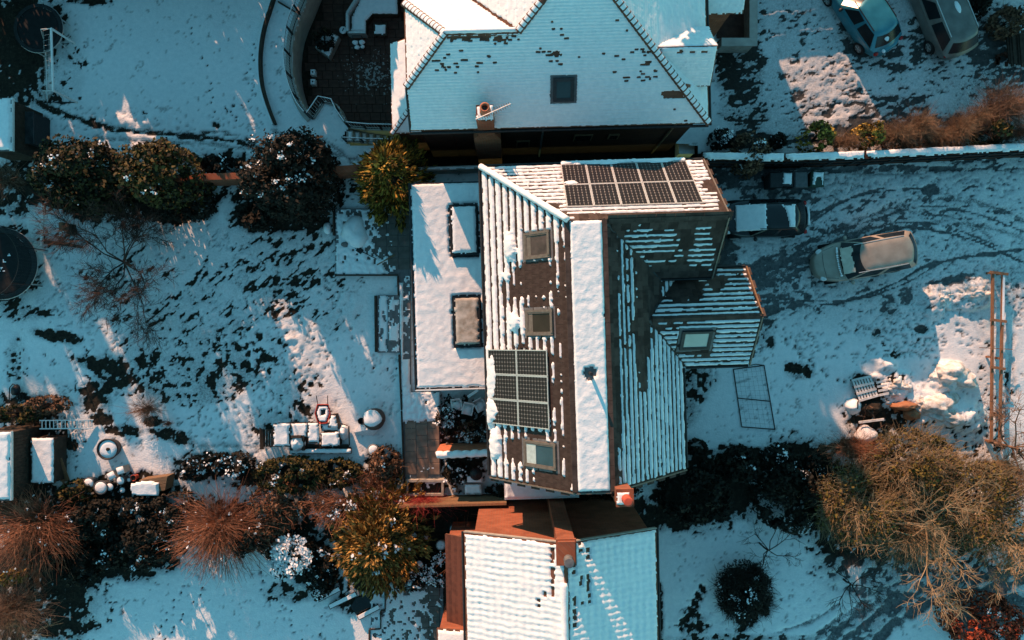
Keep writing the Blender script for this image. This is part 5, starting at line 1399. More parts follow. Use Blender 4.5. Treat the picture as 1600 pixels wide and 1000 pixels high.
def bare_tree(cx, cy, spread, h, m, label, name='bare_tree', seed=None, k0=7, levels=4, trunk_r=.12, lean=(0, 0), trunk_m=None, up=.5, trunk_h=.35, kids=5, twig=.007, base=None):
    rs = np.random.RandomState(seed or nseed())
    p = W(cx, cy, 0); 
    if base is not None: p = Vector(base)
    spread = spread * (CAM_H - h * .6) / FPX
    t = Thing(name, label, 'tree', p, 0, None, 'local'); t.e.location = p
    def norm(v): return v / (np.linalg.norm(v) + 1e-9)
    top = np.array([lean[0], lean[1], h * trunk_h])
    tr = np.array([[0, 0, -.05], top * .35 + rs.normal(size=3) * .04, top * .7 + rs.normal(size=3) * .05, top])
    V, F = tubes_np(tr[None], np.array([[trunk_r, trunk_r * .85, trunk_r * .75, trunk_r * .6]]), 8)
    local_part('trunk', V, F, trunk_m or m, t, True)
    segs = []; 
    def grow(b, d, L, r, lev):
        pts = [b]; q = b.copy(); dd = d.copy()
        for i in range(3):
            dd = norm(dd + rs.normal(size=3) * .22 + np.array([0, 0, .06]))
            q = q + dd * L / 3; pts.append(q.copy())
        segs.append((lev, np.array(pts), r))
        if lev >= levels: return
        nk = kids if lev < levels - 1 else kids + 2
        for i in range(nk):
            f = .3 + .7 * rs.rand(); a = min(int(f * 3), 2); g = f * 3 - a
            bb = pts[a] * (1 - g) + pts[a + 1] * g
            ax = norm(rs.normal(size=3)); nd = norm(dd * 1.0 + ax * .85 + np.array([0, 0, .02]))
            grow(bb, nd, L * (.45 + .25 * rs.rand()), r * .5, lev + 1)
    for i in range(k0):
        a = 2 * math.pi * (i + rs.rand() * .6) / k0
        el = up * (.4 + .9 * rs.rand())
        d = norm(np.array([math.cos(a), math.sin(a), el]))
        L = spread * (.5 + .25 * rs.rand())
        f = .65 + .35 * rs.rand()
        grow(top * f, d, L, trunk_r * .5, 1)
    for lev in sorted(set(s[0] for s in segs)):
        S = [s for s in segs if s[0] == lev]
        paths = np.array([s[1] for s in S]); r = np.array([[max(s[2], twig), max(s[2] * .8, twig), max(s[2] * .65, twig * .8), max(s[2] * .5, twig * .5)] for s in S])
        V, F = tubes_np(paths, r, 5 if lev == 1 else 3)
        local_part(['limbs', 'branches', 'twigs', 'fine_twigs', 'finest_twigs'][min(lev - 1, 4)], V, F, m, t, kind='stuff')
    return t
def conifer(cx, cy, rx, ry, h, m, label, snow=0, at=None, leaf=.12, name='conifer', n=6000, group=None):
    """upright tufts of foliage on a cone"""
    rs = np.random.RandomState(nseed())
    p = Vector(at) if at is not None else ground_at(cx, cy, h, .5); s = (CAM_H - h * .5) / FPX; rx, ry = rx * s, ry * s
    t = Thing(name, label, 'tree', p, 0, group, 'local'); t.e.location = p
    V, F = tubes_np(np.array([[[0, 0, -.05], [0, 0, h * .4], [0, 0, h * .8], [0, 0, h * .96]]]), np.array([[.12, .09, .05, .015]]), 7)
    local_part('trunk', V, F, TW_DARK, t, True)
    # fronds: tufts pointing up and outward
    nt = n // 34
    z = h * (.05 + .93 * rs.rand(nt) ** 1.25); k = 1 - (z / h) ** 1.15
    a = rs.rand(nt) * 2 * np.pi; wob = .8 + .45 * fbm(np.cos(a) * 2 + z, np.sin(a) * 2 + 7, rs.randint(40), 3)
    r = (k * .92 + .06) * wob * (.72 + .3 * rs.rand(nt))
    C = np.stack([np.cos(a) * r * rx, np.sin(a) * r * ry, z], 1)
    out = np.stack([np.cos(a), np.sin(a), .45 + .5 * (z / h)], 1); out /= np.linalg.norm(out, axis=1)[:, None]
    q = rs.randint(nt, size=n); f = rs.rand(n) ** .8
    L = .55 * (.5 + k[q])
    P = C[q] + out[q] * (f * L)[:, None] + rs.normal(size=(n, 3)) * ((.13 * (1 - .6 * f))[:, None])
    aa = out[q] + rs.normal(size=(n, 3)) * .28; aa /= np.linalg.norm(aa, axis=1)[:, None]
    bb = np.cross(aa, rs.normal(size=(n, 3))); bb /= np.linalg.norm(bb, axis=1)[:, None]
    sz = leaf * (.6 + .8 * rs.rand(n))[:, None]; aa = aa * sz * 1.25; bb = bb * sz * .36
    V = np.stack([P - aa * .6, P - bb, P + aa, P + bb], 1).reshape(-1, 3); F = np.arange(4 * n).reshape(n, 4)
    local_part('crown', V, F, m, t)
    if snow:
        g = rs.randint(nt, size=snow); b = np.repeat(C[g] + out[g] * .35, 8, 0) + rs.normal(size=(snow * 8, 3)) * np.array([.12, .09, .03]); b[:, 2] += .07
        V, F = leaf_quads(b, .13, rs, up=2.5, aspect=1.2); local_part('snow_flecks', V, F, SNOW, t, kind='stuff')
    return t

# --- hedge line behind the left garden
bush(118, 272, 78, 60, 4.0, LF_DARK, 'large dark evergreen shrub at the left end of the garden hedge', n=11000, leaf=.12, snow=30, lumps=46)
bush(250, 272, 63, 55, 4.3, LF_OLIVE, 'olive green evergreen shrub with golden top, second in the garden hedge from the left', n=8000, leaf=.12, snow=22, lumps=42)
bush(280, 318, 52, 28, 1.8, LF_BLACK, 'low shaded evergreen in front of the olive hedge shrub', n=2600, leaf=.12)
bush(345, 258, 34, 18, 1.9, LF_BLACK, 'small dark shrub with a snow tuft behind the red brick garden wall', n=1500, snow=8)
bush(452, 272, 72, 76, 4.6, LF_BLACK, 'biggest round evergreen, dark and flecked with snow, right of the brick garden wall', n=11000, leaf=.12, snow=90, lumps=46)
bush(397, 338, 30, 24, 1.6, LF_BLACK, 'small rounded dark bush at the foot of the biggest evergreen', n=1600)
conifer(610, 272, 46, 54, 4.2, LF_GOLD, 'golden yellow conifer beside the flat roofed extension', n=7500, leaf=.13)
twig_shrub(14, 280, 34, 34, 2.2, TW_BR, 'brown bare shrub at the left edge beside the hedge', 220, thick=.010)
# --- left garden
bare_tree(205, 415, 120, 3.0, TW_TREE, 'leafless spreading fruit tree in the left garden', seed=12, k0=9, levels=4, trunk_r=.07, lean=(.15, .1), up=.45, trunk_h=.35, kids=7, twig=.007)
twig_shrub(228, 640, 36, 24, 1.0, TW_BR, 'spiky brown shrub standing in the trampled lawn', 260, side=1, droop=.5, thick=.008)
twig_shrub(262, 662, 14, 9, .5, TW_RED, 'tiny reddish tuft right of the spiky brown shrub', 70, side=0, thick=.008)
# --- bed along the bottom of the left garden
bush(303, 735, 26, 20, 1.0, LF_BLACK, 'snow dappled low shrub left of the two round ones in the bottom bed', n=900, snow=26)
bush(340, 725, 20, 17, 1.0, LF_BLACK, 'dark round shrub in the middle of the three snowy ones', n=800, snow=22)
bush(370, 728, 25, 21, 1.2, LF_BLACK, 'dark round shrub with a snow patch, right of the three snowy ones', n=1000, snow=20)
bush(450, 745, 62, 30, 1.7, LF_OLIVE, 'wide olive hedge along the snow covered benches', n=4200, leaf=.11, snow=14, lumps=20)
bush(525, 742, 40, 24, 1.5, LF_OLIVE, 'short green hedge piece right of the wide olive hedge', n=2200, leaf=.11, snow=10)
bush(600, 728, 26, 32, 1.5, LF_BROWN, 'dark brown spiky shrub by the terrace edge', n=1500, leaf=.10, snow=6, twigs=60)
bush(430, 790, 52, 34, 1.6, LF_BROWN, 'brown leafy shrub between the willow and the reddish shrub', n=2000, leaf=.10, twigs=600, tm=TW_RED, snow=10)
bush(548, 782, 66, 38, 1.8, LF_BROWN, 'reddish brown twiggy shrub with snow specks above the bronze conifer', n=1000, leaf=.09, twigs=1600, tm=TW_RED, snow=40)
conifer(590, 848, 74, 80, 3.4, LF_BRONZE, 'broad bronze conifer with upright fronds and snow patches', n=13000, leaf=.12, snow=22)
bush(453, 865, 43, 38, 1.5, LF_BLACK, 'low round bush heaped with snow on the lower lawn edge', n=1600, snow=330, snow_top=True)
bush(500, 895, 26, 44, .9, LF_BLACK, 'low dark shrubs in the shade left of the bronze conifer', n=1300, snow=30)
twig_shrub(343, 818, 104, 84, 2.5, TW_RED, 'coppiced willow with red brown stems fanning over the lower lawn', 900, snow=50, side=2, droop=.55, thick=.013, lean=(0, -.5))
twig_shrub(60, 816, 112, 84, 2.6, TW_RED, 'coppiced willow with red brown stems leaning left at the left edge', 900, snow=40, side=2, droop=.55, thick=.013, lean=(-.7, -.6))
twig_shrub(20, 950, 84, 70, 2.6, TW_BR, 'tangled brown bare shrub in the bottom left corner', 420, side=4, thick=.010)
bare_tree(25, 968, 85, 3.0, TW_PALE, 'pale leafless sapling over the brown shrub in the corner', k0=6, levels=3, trunk_r=.04, up=.5, kids=5)
bush(14, 906, 18, 12, 1.2, LF_GOLD, 'small yellow green bush at the left edge', n=500)
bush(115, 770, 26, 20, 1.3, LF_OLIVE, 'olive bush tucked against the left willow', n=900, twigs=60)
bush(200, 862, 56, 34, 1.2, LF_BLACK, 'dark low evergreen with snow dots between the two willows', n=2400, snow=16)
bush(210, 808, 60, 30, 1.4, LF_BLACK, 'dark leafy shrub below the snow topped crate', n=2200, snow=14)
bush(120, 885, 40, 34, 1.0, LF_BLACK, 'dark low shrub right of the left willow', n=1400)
bush(150, 812, 46, 30, 1.9, LF_BLACK, 'dark evergreen added to shade the lawn, behind the pot row, right of the left willow', n=2600, leaf=.12, snow=8)  # dark evergreens added along this bed to shade the lower lawn
bush(265, 800, 44, 30, 1.9, LF_BLACK, 'dark evergreen added to shade the lawn, between the snow topped crate and the right willow', n=2600, leaf=.12, snow=14)
bush(235, 850, 54, 32, 2.4, LF_BLACK, 'dark evergreen added to shade the lawn, on the lower lawn edge between both willows', n=2600, leaf=.12, snow=12)
bush(392, 838, 36, 30, 2.4, LF_BLACK, 'dark evergreen added to shade the lawn, behind the right edge of the right willow', n=1800, leaf=.12)
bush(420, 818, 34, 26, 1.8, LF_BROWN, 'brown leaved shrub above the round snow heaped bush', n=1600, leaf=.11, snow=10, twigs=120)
bush(75, 865, 60, 34, 1.8, LF_BLACK, 'dark evergreen added to shade the lawn, under the drooping stems of the left willow', n=2600, leaf=.12)
# --- round the drive and front garden
bush(1174, 238, 28, 36, 2.3, LF_BROWN, 'brown leaved round bush leaning over the snowy boundary wall', n=2200, leaf=.11, snow=14)
bush(1128, 216, 20, 16, 1.2, LF_BLACK, 'small dark bush flecked with snow by the corner of the upper house', n=800, snow=40)
bush(1216, 220, 14, 12, 1.0, LF_BLACK, 'tiny dark bush between the brown round bush and the lit snow', n=500, snow=6)
bush(1284, 211, 24, 22, 2.8, LF_GOLD, 'yellow green bush above the boundary wall, left of a pair', n=1200, leaf=.12)
bush(1361, 208, 22, 20, 2.7, LF_GOLD, 'yellow orange bush above the boundary wall, right of a pair', n=1000, leaf=.11)
TW_TAN = mat('tan_twig', (0.12, 0.070, 0.042), (0.27, 0.17, 0.10), scale=1.4, rough=.85, island=.9)
for a in [(1318, 222, 34, 13, 1.8, 'low tan twigs between the two yellow bushes', 260), (1398, 212, 34, 20, 2.4, 'tan bare shrub just right of the yellow orange bush', 330), (1432, 200, 30, 30, 2.6, 'tallest tan bare shrub in the left part of the wall planting', 300),
          (1462, 218, 30, 18, 2.0, 'low tan shrub trailing over the wall snow', 260), (1492, 206, 26, 30, 2.6, 'upright tan shrub in the middle of the wall planting', 300), (1518, 190, 30, 26, 2.4, 'loose tan shrub left of the olive gold bush', 260), (1566, 170, 62, 48, 2.9, 'wispy purple brown bare shrub at the right edge', 620), (1588, 208, 26, 20, 2.0, 'small rusty shrub under the wispy one at the right edge', 200)]:
    twig_shrub(a[0], a[1], a[2], a[3], a[4], TW_RED if 'rusty' in a[5] else (TW_BR if 'wispy' in a[5] else TW_TAN), a[5], a[6], side=4, thick=.009, droop=.6)
bush(1420, 214, 60, 14, 1.6, LF_BROWN, 'low brown leaves at the foot of the tan shrubs along the wall', n=900, leaf=.10, twigs=200, tm=TW_TAN)
bush(1548, 204, 32, 24, 2.5, LF_OLIVE, 'olive gold bush within the wispy bare shrub', n=1100, twigs=120, tm=TW_RED)
bush(1582, 30, 26, 24, 1.8, LF_BROWN, 'brown leafy bush in the top right corner', n=1200, twigs=80)
bush(1530, 8, 26, 16, 1.2, LF_BLACK, 'dark bush beside the grey car in the top right corner', n=800)
bush(1090, 700, 18, 13, .8, LF_BLACK, 'small round dark bush by the corner of the middle house', n=500)
bush(1106, 732, 14, 13, .8, LF_BLACK, 'left one of two dark clipped balls', n=420); bush(1127, 731, 13, 12, .8, LF_BLACK, 'right one of two dark clipped balls', n=420)
bush(1160, 728, 30, 30, 1.6, LF_BLACK, 'dark evergreen right of the clipped balls', n=1500, snow=6)
bush(1090, 780, 62, 46, 2.2, LF_BLACK, 'wide dark shrub in the shade behind the chimney of the middle house', n=3400, leaf=.13, twigs=120, tm=TW_DARK)
bush(1222, 722, 30, 28, 1.4, LF_BLACK, 'dark shrub with snow specks at the lower edge of the front lawn', n=1300, snow=20)
bush(1235, 785, 58, 50, 2.2, LF_BLACK, 'deep shaded shrub left of the ivy thicket', n=3400, leaf=.13)
bush(1265, 735, 40, 26, 1.3, LF_BLACK, 'low dark shrub between front lawn and ivy thicket', n=1600, snow=10)
bush(1345, 790, 74, 66, 3.6, LF_GREEN, 'ivy covered thicket, left mass of three, golden in the sun', n=2900, leaf=.09, lumps=40, twigs=1700, tm=TW_PALE)
bush(1440, 735, 84, 60, 3.6, LF_GREEN, 'ivy covered thicket, upper mass of three, below the snow heaps', n=2900, leaf=.09, lumps=44, twigs=1900, tm=TW_PALE)
bush(1530, 790, 84, 74, 4.0, LF_GREEN, 'ivy covered thicket, right mass of three, beneath the birch', n=2900, leaf=.09, lumps=44, twigs=1900, tm=TW_PALE)
twig_shrub(1412, 828, 92, 60, 3.0, TW_PALE, 'fan of pale bare twigs hanging over the tyre tracks', 420, side=4, thick=.013, droop=.5, lean=(0, -.3))
twig_shrub(1584, 735, 56, 60, 2.8, TW_PALE, 'loose pale twigs at the right edge above the birch', 260, side=4, thick=.010, droop=.5)
twig_shrub(1586, 850, 60, 46, 2.4, TW_PALE, 'loose pale twigs at the right edge below the birch', 240, side=4, thick=.010, droop=.5)
twig_shrub(1330, 700, 60, 36, 1.8, TW_RED, 'reddish bare twigs by the junk heap', 220, side=3, thick=.010)
bare_tree(1525, 805, 96, 5.4, TW_PALE, 'birch with pale trunk and spreading bare branches over the ivy', seed=31, k0=9, levels=4, trunk_r=.11, up=.6, trunk_h=.5, kids=5, trunk_m=BIRCH, twig=.009, lean=(.5, -.3))
bare_tree(1545, 690, 120, 4.6, TW_BR, 'slender leafless tree beside the timber frame at the right edge', seed=41, k0=8, levels=4, trunk_r=.08, up=.7, trunk_h=.45, kids=5, twig=.008)
bare_tree(1400, 800, 130, 5.0, TW_PALE, 'leafless tree rising out of the left ivy thicket', seed=47, k0=8, levels=4, trunk_r=.09, up=.6, trunk_h=.5, kids=5, twig=.008)
bare_tree(1186, 848, 66, 2.2, TW_DARK, 'small dark leafless shrub tree on the lower front lawn', seed=52, k0=6, levels=3, trunk_r=.05, up=.35, trunk_h=.35, kids=5, lean=(.3, -.2))
bare_tree(1318, 905, 66, 2.4, TW_DARK, 'dark leafless branches reaching toward the tyre tracks', seed=57, k0=6, levels=3, trunk_r=.05, up=.3, trunk_h=.4, kids=5)
bush(1166, 930, 46, 52, 1.6, LF_BLACK, 'round dark bush alone on the lower front lawn, snow in its middle', n=5200, leaf=.065, twigs=900, tm=TW_DARK, snow=26)
bush(1546, 976, 66, 42, 2.5, LF_RED, 'clipped copper beech hedge corner at the lower right', n=5200, leaf=.10, snow=14, lumps=30, name='beech_hedge', cat='hedge')
bush(905, 798, 108, 14, 1.2, LF_BLACK, 'dark leaf mass added along the foot of the brick gable', n=2600, leaf=.12, at=(W(905, 792)[0], -7.75, 0), name='ivy', cat='ivy')  # dark leaf masses added along the dark foot of the gable
bush(0, 0, 30, 9, 1.1, LF_BLACK, 'short dark leaf patch added left of the brick chimney foot', n=700, leaf=.12, at=(-.4, -7.75, 0), name='ivy', cat='ivy')
# --- courtyard and fence line
twig_shrub(664, 783, 44, 11, 1.95, TW_SCARLET, 'scarlet bare climber on the boarded fence', 260, side=2, thick=.009)
twig_shrub(722, 858, 24, 40, 1.6, TW_RED, 'reddish bare shrub by the wall of the lower house', 180, side=3, thick=.009)
twig_shrub(795, 800, 50, 18, 2.2, TW_RED, 'thin red branches in front of the brick gable', 60, side=3, thick=.010)
bush(640, 905, 30, 22, .7, LF_BLACK, 'dark leafy plants among the round pots', n=1200, snow=26, leaf=.10)
bush(690, 890, 30, 30, .7, LF_BLACK, 'snow dusted low plants beside the lean-to of the lower house', n=1200, snow=70, leaf=.09)
bush(700, 650, 20, 34, .9, LF_BLACK, 'snow dusted shrub in the courtyard', n=900, snow=26, leaf=.09)
bush(735, 675, 26, 16, .8, LF_BROWN, 'snow dusted brown plant in the courtyard middle', n=700, snow=18, leaf=.08)
bush(710, 740, 18, 20, .8, LF_BLACK, 'snow dusted dark plant below the courtyard wall', n=600, snow=16, leaf=.09)
# --- beyond the upper edge of the photo: unseen hedge added to shade the lawns
for i, (x, y, h) in enumerate([(-33.2, 16.7, 7.2), (-31.6, 16.8, 7.2), (-30, 16.6, 7.3), (-28.2, 16.9, 7.0), (-26.4, 16.6, 7.4), (-24.6, 16.9, 7.1), (-22.9, 16.7, 6.9), (-21.3, 16.9, 1.9), (-19.9, 16.8, 2.3), (-18.5, 16.8, 5.1), (-17.0, 16.7, 5.1), (-15.6, 16.8, 6.7), (-14.0, 17.0, 6.7), (-12.4, 16.8, 6.8), (-10.8, 17.1, 6.6), (-9.3, 17.2, 6.5), (-7.9, 17.4, 6.2)]):
    bush(0, 0, (1.45 if x > -22 else 2.0) * PXM, 1.25 * PXM, h * (1 if x > -22 else 1.06), LF_DARK, 'dark green evergreen in the unseen hedge added to shade the upper lawn', name='shade_hedge_tree', cat='tree', n=2600, leaf=.34, at=(x, y, 0), group='unseen hedge added to shade the upper lawn')

conifer(0, 0, 2.6 * PXM, 2.6 * PXM, 11.4, LF_DARK, 'unseen tall dark conifer added to shade the right side of the upper house', at=(3.0, 20.9, 0), leaf=.3, n=5200)  # conifer added out of view to shade the cross gable
# ------------------------------------------------------------------ walls, fences
def wall_run(name, label, cat, pts, z1, th, m, cap_snow=0.06, over=.03, cap=None):
    """straight runs of garden wall between ground points given in photo pixels"""
    t = Thing(name, label, cat, (*W2(*pts[0]), 0))
    P = [Vector((*W2(x, y), 0)) for x, y in pts]
    for a, c_ in zip(P[:-1], P[1:]):
        b = MB(); b.bar(a + Vector((0, 0, z1 / 2 - .1)), c_ + Vector((0, 0, z1 / 2 - .1)), th, z1 + .2); b.build('wall_body', m, t)
        b = MB(); b.bar(a + Vector((0, 0, z1 + .03)), c_ + Vector((0, 0, z1 + .03)), th + .06, .06); b.build('coping', cap or m, t)
        if cap_snow:
            d = (c_ - a).normalized(); s = Vector((-d.y, d.x, 0)) * (th / 2 + over); z = Vector((0, 0, z1 + .062))
            q = [a - s + z, c_ - s + z, c_ + s + z, a + s + z]
            snow_plane('wall_snow', Plane(q, d), lambda u, v, x, y: np.where(fbm(u * 1.6, v * 3, 97, 4) < .80, cap_snow * (.6 + .8 * fbm(u * 3, v * 3, 98, 3)), -1), t, SNOW, .06)
    return t
wall_run('garden_wall', 'red brick garden wall between the hedge shrubs on the left', 'wall', [(296, 288), (440, 284), (585, 272)], 1.55, .22, BRICK, 0)
wall_run('garden_wall', 'thin pale topped wall along the alley above the flat roofed extension', 'wall', [(640, 272), (755, 268)], 1.0, .1, RENDERW, .02)
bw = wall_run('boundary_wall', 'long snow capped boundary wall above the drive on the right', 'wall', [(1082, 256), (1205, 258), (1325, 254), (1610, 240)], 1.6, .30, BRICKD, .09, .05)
for k, (a, c_) in enumerate((((1082, 259), (1205, 261)), ((1205, 261), (1325, 257)), ((1325, 257), (1610, 243)))):
    for z in (.7, 1.3):
        p, q = Vector((*W2(*a), z)), Vector((*W2(*c_), z)); p.y -= .09; q.y -= .09
        MB().bar(p, q, .06, .10).build('rail', METD, bw)
    for f in np.linspace(0.05, .95, 4 if k < 2 else 8):
        p = Vector((*W2(*a), 0)).lerp(Vector((*W2(*c_), 0)), float(f)); p.y -= .06
        MB().box(p.x - .05, p.x + .05, p.y - .05, p.y + .03, 0, 1.5).build('post', METD, bw)
def board_fence(name, label, a, b_, z1, boards=6, posts=4, m=WOOD, skew=0.0, group=None):
    t = Thing(name, label, 'fence', (a[0], a[1], 0), group=group)
    A, B = Vector((*a, 0)), Vector((*b_, 0)); d = (B - A).normalized(); n = Vector((-d.y, d.x, 0))
    rn = random.Random(int(abs(a[0] * 10)))
    h = z1 / boards
    for i in range(boards):
        for k in range(posts - 1):
            p, q = A.lerp(B, k / (posts - 1)), A.lerp(B, (k + 1) / (posts - 1))
            z = .04 + (i + .5) * h
            MB().bar(p + Vector((0, 0, z + rn.uniform(-.01, .01))) + n * (.03 + .014 * (i % 2)), q + Vector((0, 0, z + rn.uniform(-.01, .01))) + n * (.03 + .014 * (i % 2)) - d * .01, .024, h * .96).build('fence_board', m, t)
    for k in range(posts):
        p = A.lerp(B, k / (posts - 1)); MB().box(p.x - .05, p.x + .05, p.y - .055, p.y + .045, 0, z1 + .08).build('post', WOOD, t)
    MB().bar(A + Vector((0, 0, z1 + .06)), B + Vector((0, 0, z1 + .06)), .10, .035).build('top_rail', WOODO if m is WOOD else m, t)
    return t
board_fence('board_fence', 'boarded fence with a pale top rail between courtyard and lower house', (W2(634, 776)[0], -8.13), (W2(790, 772)[0], -8.0), 1.75, 6, 5)
# courtyard wall: lit north face, thick snow on top
t = Thing('courtyard_wall', 'short terracotta coloured courtyard wall with a thick roll of snow on top', 'wall', (-3, -5.7, 0))
a, c_ = Vector((*W2(686, 701, 0), 0)), Vector((*W2(768, 698, 0), 0))
a.y = -5.82; c_.y = -5.72; a.x = -3.28; c_.x = -.8
MB().bar(a + Vector((0, 0, .9)), c_ + Vector((0, 0, .9)), .26, 1.8).build('wall_body', TERRA, t)
sn_ = MB(); sn_.tube([a.lerp(c_, i / 30) + Vector((0, -.05 + .02 * math.sin(i * 1.3), 1.85)) for i in range(31)], [.13 + .05 * float(fbm(i * .5, 4, 12)) for i in range(31)], 8); sn_.build('wall_snow', SNOW, t, True)

# ------------------------------------------------------------------ beyond the frame: unseen things added to shade the drive at the top right
t = Thing('shade_garage', 'unseen low flat roofed garage with snow on top beyond the upper right drive', 'shade_garage', (22, 18, 0))
MB().box(15.6, 32, 16.6, 21, 0, 3.3).build('wall', BRICKD, t)
MB().box(15.4, 32.2, 16.4, 21.2, 3.305, 3.45).build('roof', LEAD, t)
MB().box(15.5, 32.1, 16.5, 21.1, 3.452, 3.53).build('roof_snow', SNOW, t)
MB().box(17.5, 20.0, 16.5, 16.58, .05, 2.2).build('door', METW, t); MB().box(21, 23.5, 16.5, 16.58, .05, 2.2).build('door', METW, t)
board_fence('board_fence', 'unseen low boarded fence added to shade the upper right drive', (8.6, 15.9), (15.3, 16.3), 1.15, 4, 5, WOOD)  # added out of view for its shadow at the sun patch
nb = MB().box(5.5, 8.5, 18.2, 22, 0, 5.6); nb = nb.build('added_north_wing', BRICKD, uh)  # wing added out of view, its width set by the shadow it casts
s1 = MB().slab([(5.2, 18.0, 5.5), (8.8, 18.0, 5.5), (8.8, 20.1, 7.0), (5.2, 20.1, 7.0)], .1).build('roof_slope', TILE_RED, nb)
s2 = MB().slab([(8.8, 22.2, 5.5), (5.2, 22.2, 5.5), (5.2, 20.11, 6.995), (8.8, 20.11, 6.995)], .1).build('roof_slope', TILE_RED, nb)
# porch wall at the upper house
t = Thing('porch_wall', 'low pale stone wall round the porch at the right of the upper house', 'wall', (11, 13, 0))
q = [W2(1127, 66, .9), W2(1177, 66, .9), W2(1177, -40, .9)]
MB().bar((*q[0], .45), (*q[1], .45), .30, .9).build('wall_body', STONE, t); MB().bar((q[1][0], q[1][1] + .155, .45), (*q[2], .45), .30, .9).build('wall_body', STONE, t)
MB().bar((*q[0], .925), (q[1][0] + .17, q[1][1], .925), .36, .05).build('coping', RENDERW, t); MB().bar((q[1][0], q[1][1] + .185, .925), (*q[2], .925), .36, .05).build('coping', RENDERW, t)
fl_ = MB().quad(*[(*W2(x, y, .02), .02) for x, y in ((1120, 60), (1172, 60), (1172, -30), (1120, -30))]).build('porch_floor', PAVER, None, kind='structure')

# ------------------------------------------------------------------ trampolines and goals
def trampoline(cx, cy, r, z, label, net, snow):
    c = W(cx, cy, z); r = r * (CAM_H - z) / FPX
    t = Thing('trampoline', label, 'trampoline', (c.x, c.y, 0))
    def ring(r0, r1, z0, z1, n=40):
        b = MB(); vs = []
        for i in range(n):
            a = 2 * math.pi * i / n; vs += [(c.x + r0 * math.cos(a), c.y + r0 * math.sin(a), z0), (c.x + r1 * math.cos(a), c.y + r1 * math.sin(a), z0), (c.x + r1 * math.cos(a), c.y + r1 * math.sin(a), z1), (c.x + r0 * math.cos(a), c.y + r0 * math.sin(a), z1)]
        fs = []
        for i in range(n):
            j = (i + 1) % n
            for k in range(4): fs.append((4 * i + k, 4 * i + (k + 1) % 4, 4 * j + (k + 1) % 4, 4 * j + k))
        return b.add(vs, fs)
    MB().lathe([(r * .84, z - .02), (r * .84, z)], 40, (c.x, c.y, 0)).build('jumping_mat', mat('trampoline_mat', (.003, .003, .004), (.008, .009, .010), scale=5, rough=.8), t)
    ring(r * .86, r, z - .01, z + .03).build('edge_pad', mat('trampoline_pad', (.006, .007, .008), (.018, .02, .022), scale=6, rough=.7), t)
    b = MB(); b.tube([(c.x + r * .99 * math.cos(a), c.y + r * .99 * math.sin(a), z - .05) for a in np.linspace(0, 2 * math.pi, 41)], .03, 6); b.build('frame', METL, t)
    for i in range(6):
        a = 2 * math.pi * (i + .4) / 6
        MB().tube([(c.x + r * .97 * math.cos(a), c.y + r * .97 * math.sin(a), 0), (c.x + r * .97 * math.cos(a), c.y + r * .97 * math.sin(a), z)], .028, 6).build('leg', METL, t)
        if net: MB().tube([(c.x + r * 1.03 * math.cos(a), c.y + r * 1.03 * math.sin(a), 0), (c.x + r * 1.03 * math.cos(a), c.y + r * 1.03 * math.sin(a), net)], .022, 6).build('net_post', METD, t)
    if net:
        b = MB(); b.tube([(c.x + r * 1.0 * math.cos(a), c.y + r * 1.0 * math.sin(a), net - .05) for a in np.linspace(0, 2 * math.pi, 37)], .014, 5); b.build('net_hoop', METD, t)
        nb_ = MB()
        for i in range(72):
            a = 2 * math.pi * i / 72; nb_.tube([(c.x + r * math.cos(a), c.y + r * math.sin(a), z), (c.x + r * math.cos(a), c.y + r * math.sin(a), net - .05)], .004, 3, False)
        for zz in np.linspace(z + .15, net - .15, 9): nb_.tube([(c.x + r * math.cos(a), c.y + r * math.sin(a), zz) for a in np.linspace(0, 2 * math.pi, 37)], .004, 3, False)
        nb_.build('net', METD, t, kind='stuff')
    # snow along one side of the rim / over the mat
    rs = snow
    pl = Plane([(c.x - r, c.y - r, z + .032), (c.x + r, c.y - r, z + .032), (c.x + r, c.y + r, z + .032), (c.x - r, c.y + r, z + .032)], (1, 0, 0))
    snow_plane('mat_snow', pl, lambda u, v, x, y: rs((u - r) / r, (v - r) / r), t, SNOWF, .05)
    return t
trampoline(60, 44, 38, .75, 'dark trampoline with a thin snowy rim in the top left corner', 0, lambda a, b: np.where((np.abs(np.hypot(a, b) - .955) < .022) & (fbm(a * 6 + 9, b * 6 + 9, 13, 3) < .55), .015, -1))
trampoline(2, 412, 56, .8, 'netted trampoline cut off by the left edge of the photo', 2.1, lambda a, b: np.where((np.hypot(a, b) < .84) & (fbm(a * 3 + 9, b * 3 + 9, 14, 4, .65) < 30 * .012 + .12 * (.5 - np.hypot(a, b))), .012, -1))
t = Thing('football_goal', 'white football goal on the upper left lawn', 'goal', (*W2(100, 115), 0))
A, B, C_, D_ = W(117, 68), W(120, 160), W(74, 160), W(71, 70); h = Vector((0, 0, 1.75))
MB().tube([A, A + h], .05, 8).build('post', METW, t); MB().tube([B, B + h], .05, 8).build('post', METW, t); MB().tube([A + h, B + h], .05, 8).build('crossbar', METW, t)
MB().tube([D_, C_], .03, 6).build('ground_bar', METW, t)
for p, q in ((A, D_), (B, C_)):
    MB().tube([p, q], .025, 6).build('ground_bar', METD, t); MB().tube([p + h, p.lerp(q, .35) + h * .98, q], .022, 6).build('net_support', METL, t)
nb_ = MB()
for i in range(13):
    p = A.lerp(B, i / 12); q = D_.lerp(C_, i / 12); nb_.tube([p + h, p.lerp(q, .35) + h * .9, q], .004, 3, False)
for f in np.linspace(.1, .95, 8):
    e = lambda s: (lambda p, q: p.lerp(q, f) + h * (1 - f) * .98)(A.lerp(B, s), D_.lerp(C_, s)); nb_.tube([e(0), e(1)], .004, 3, False)
nb_.build('net', METW, t, kind='stuff')
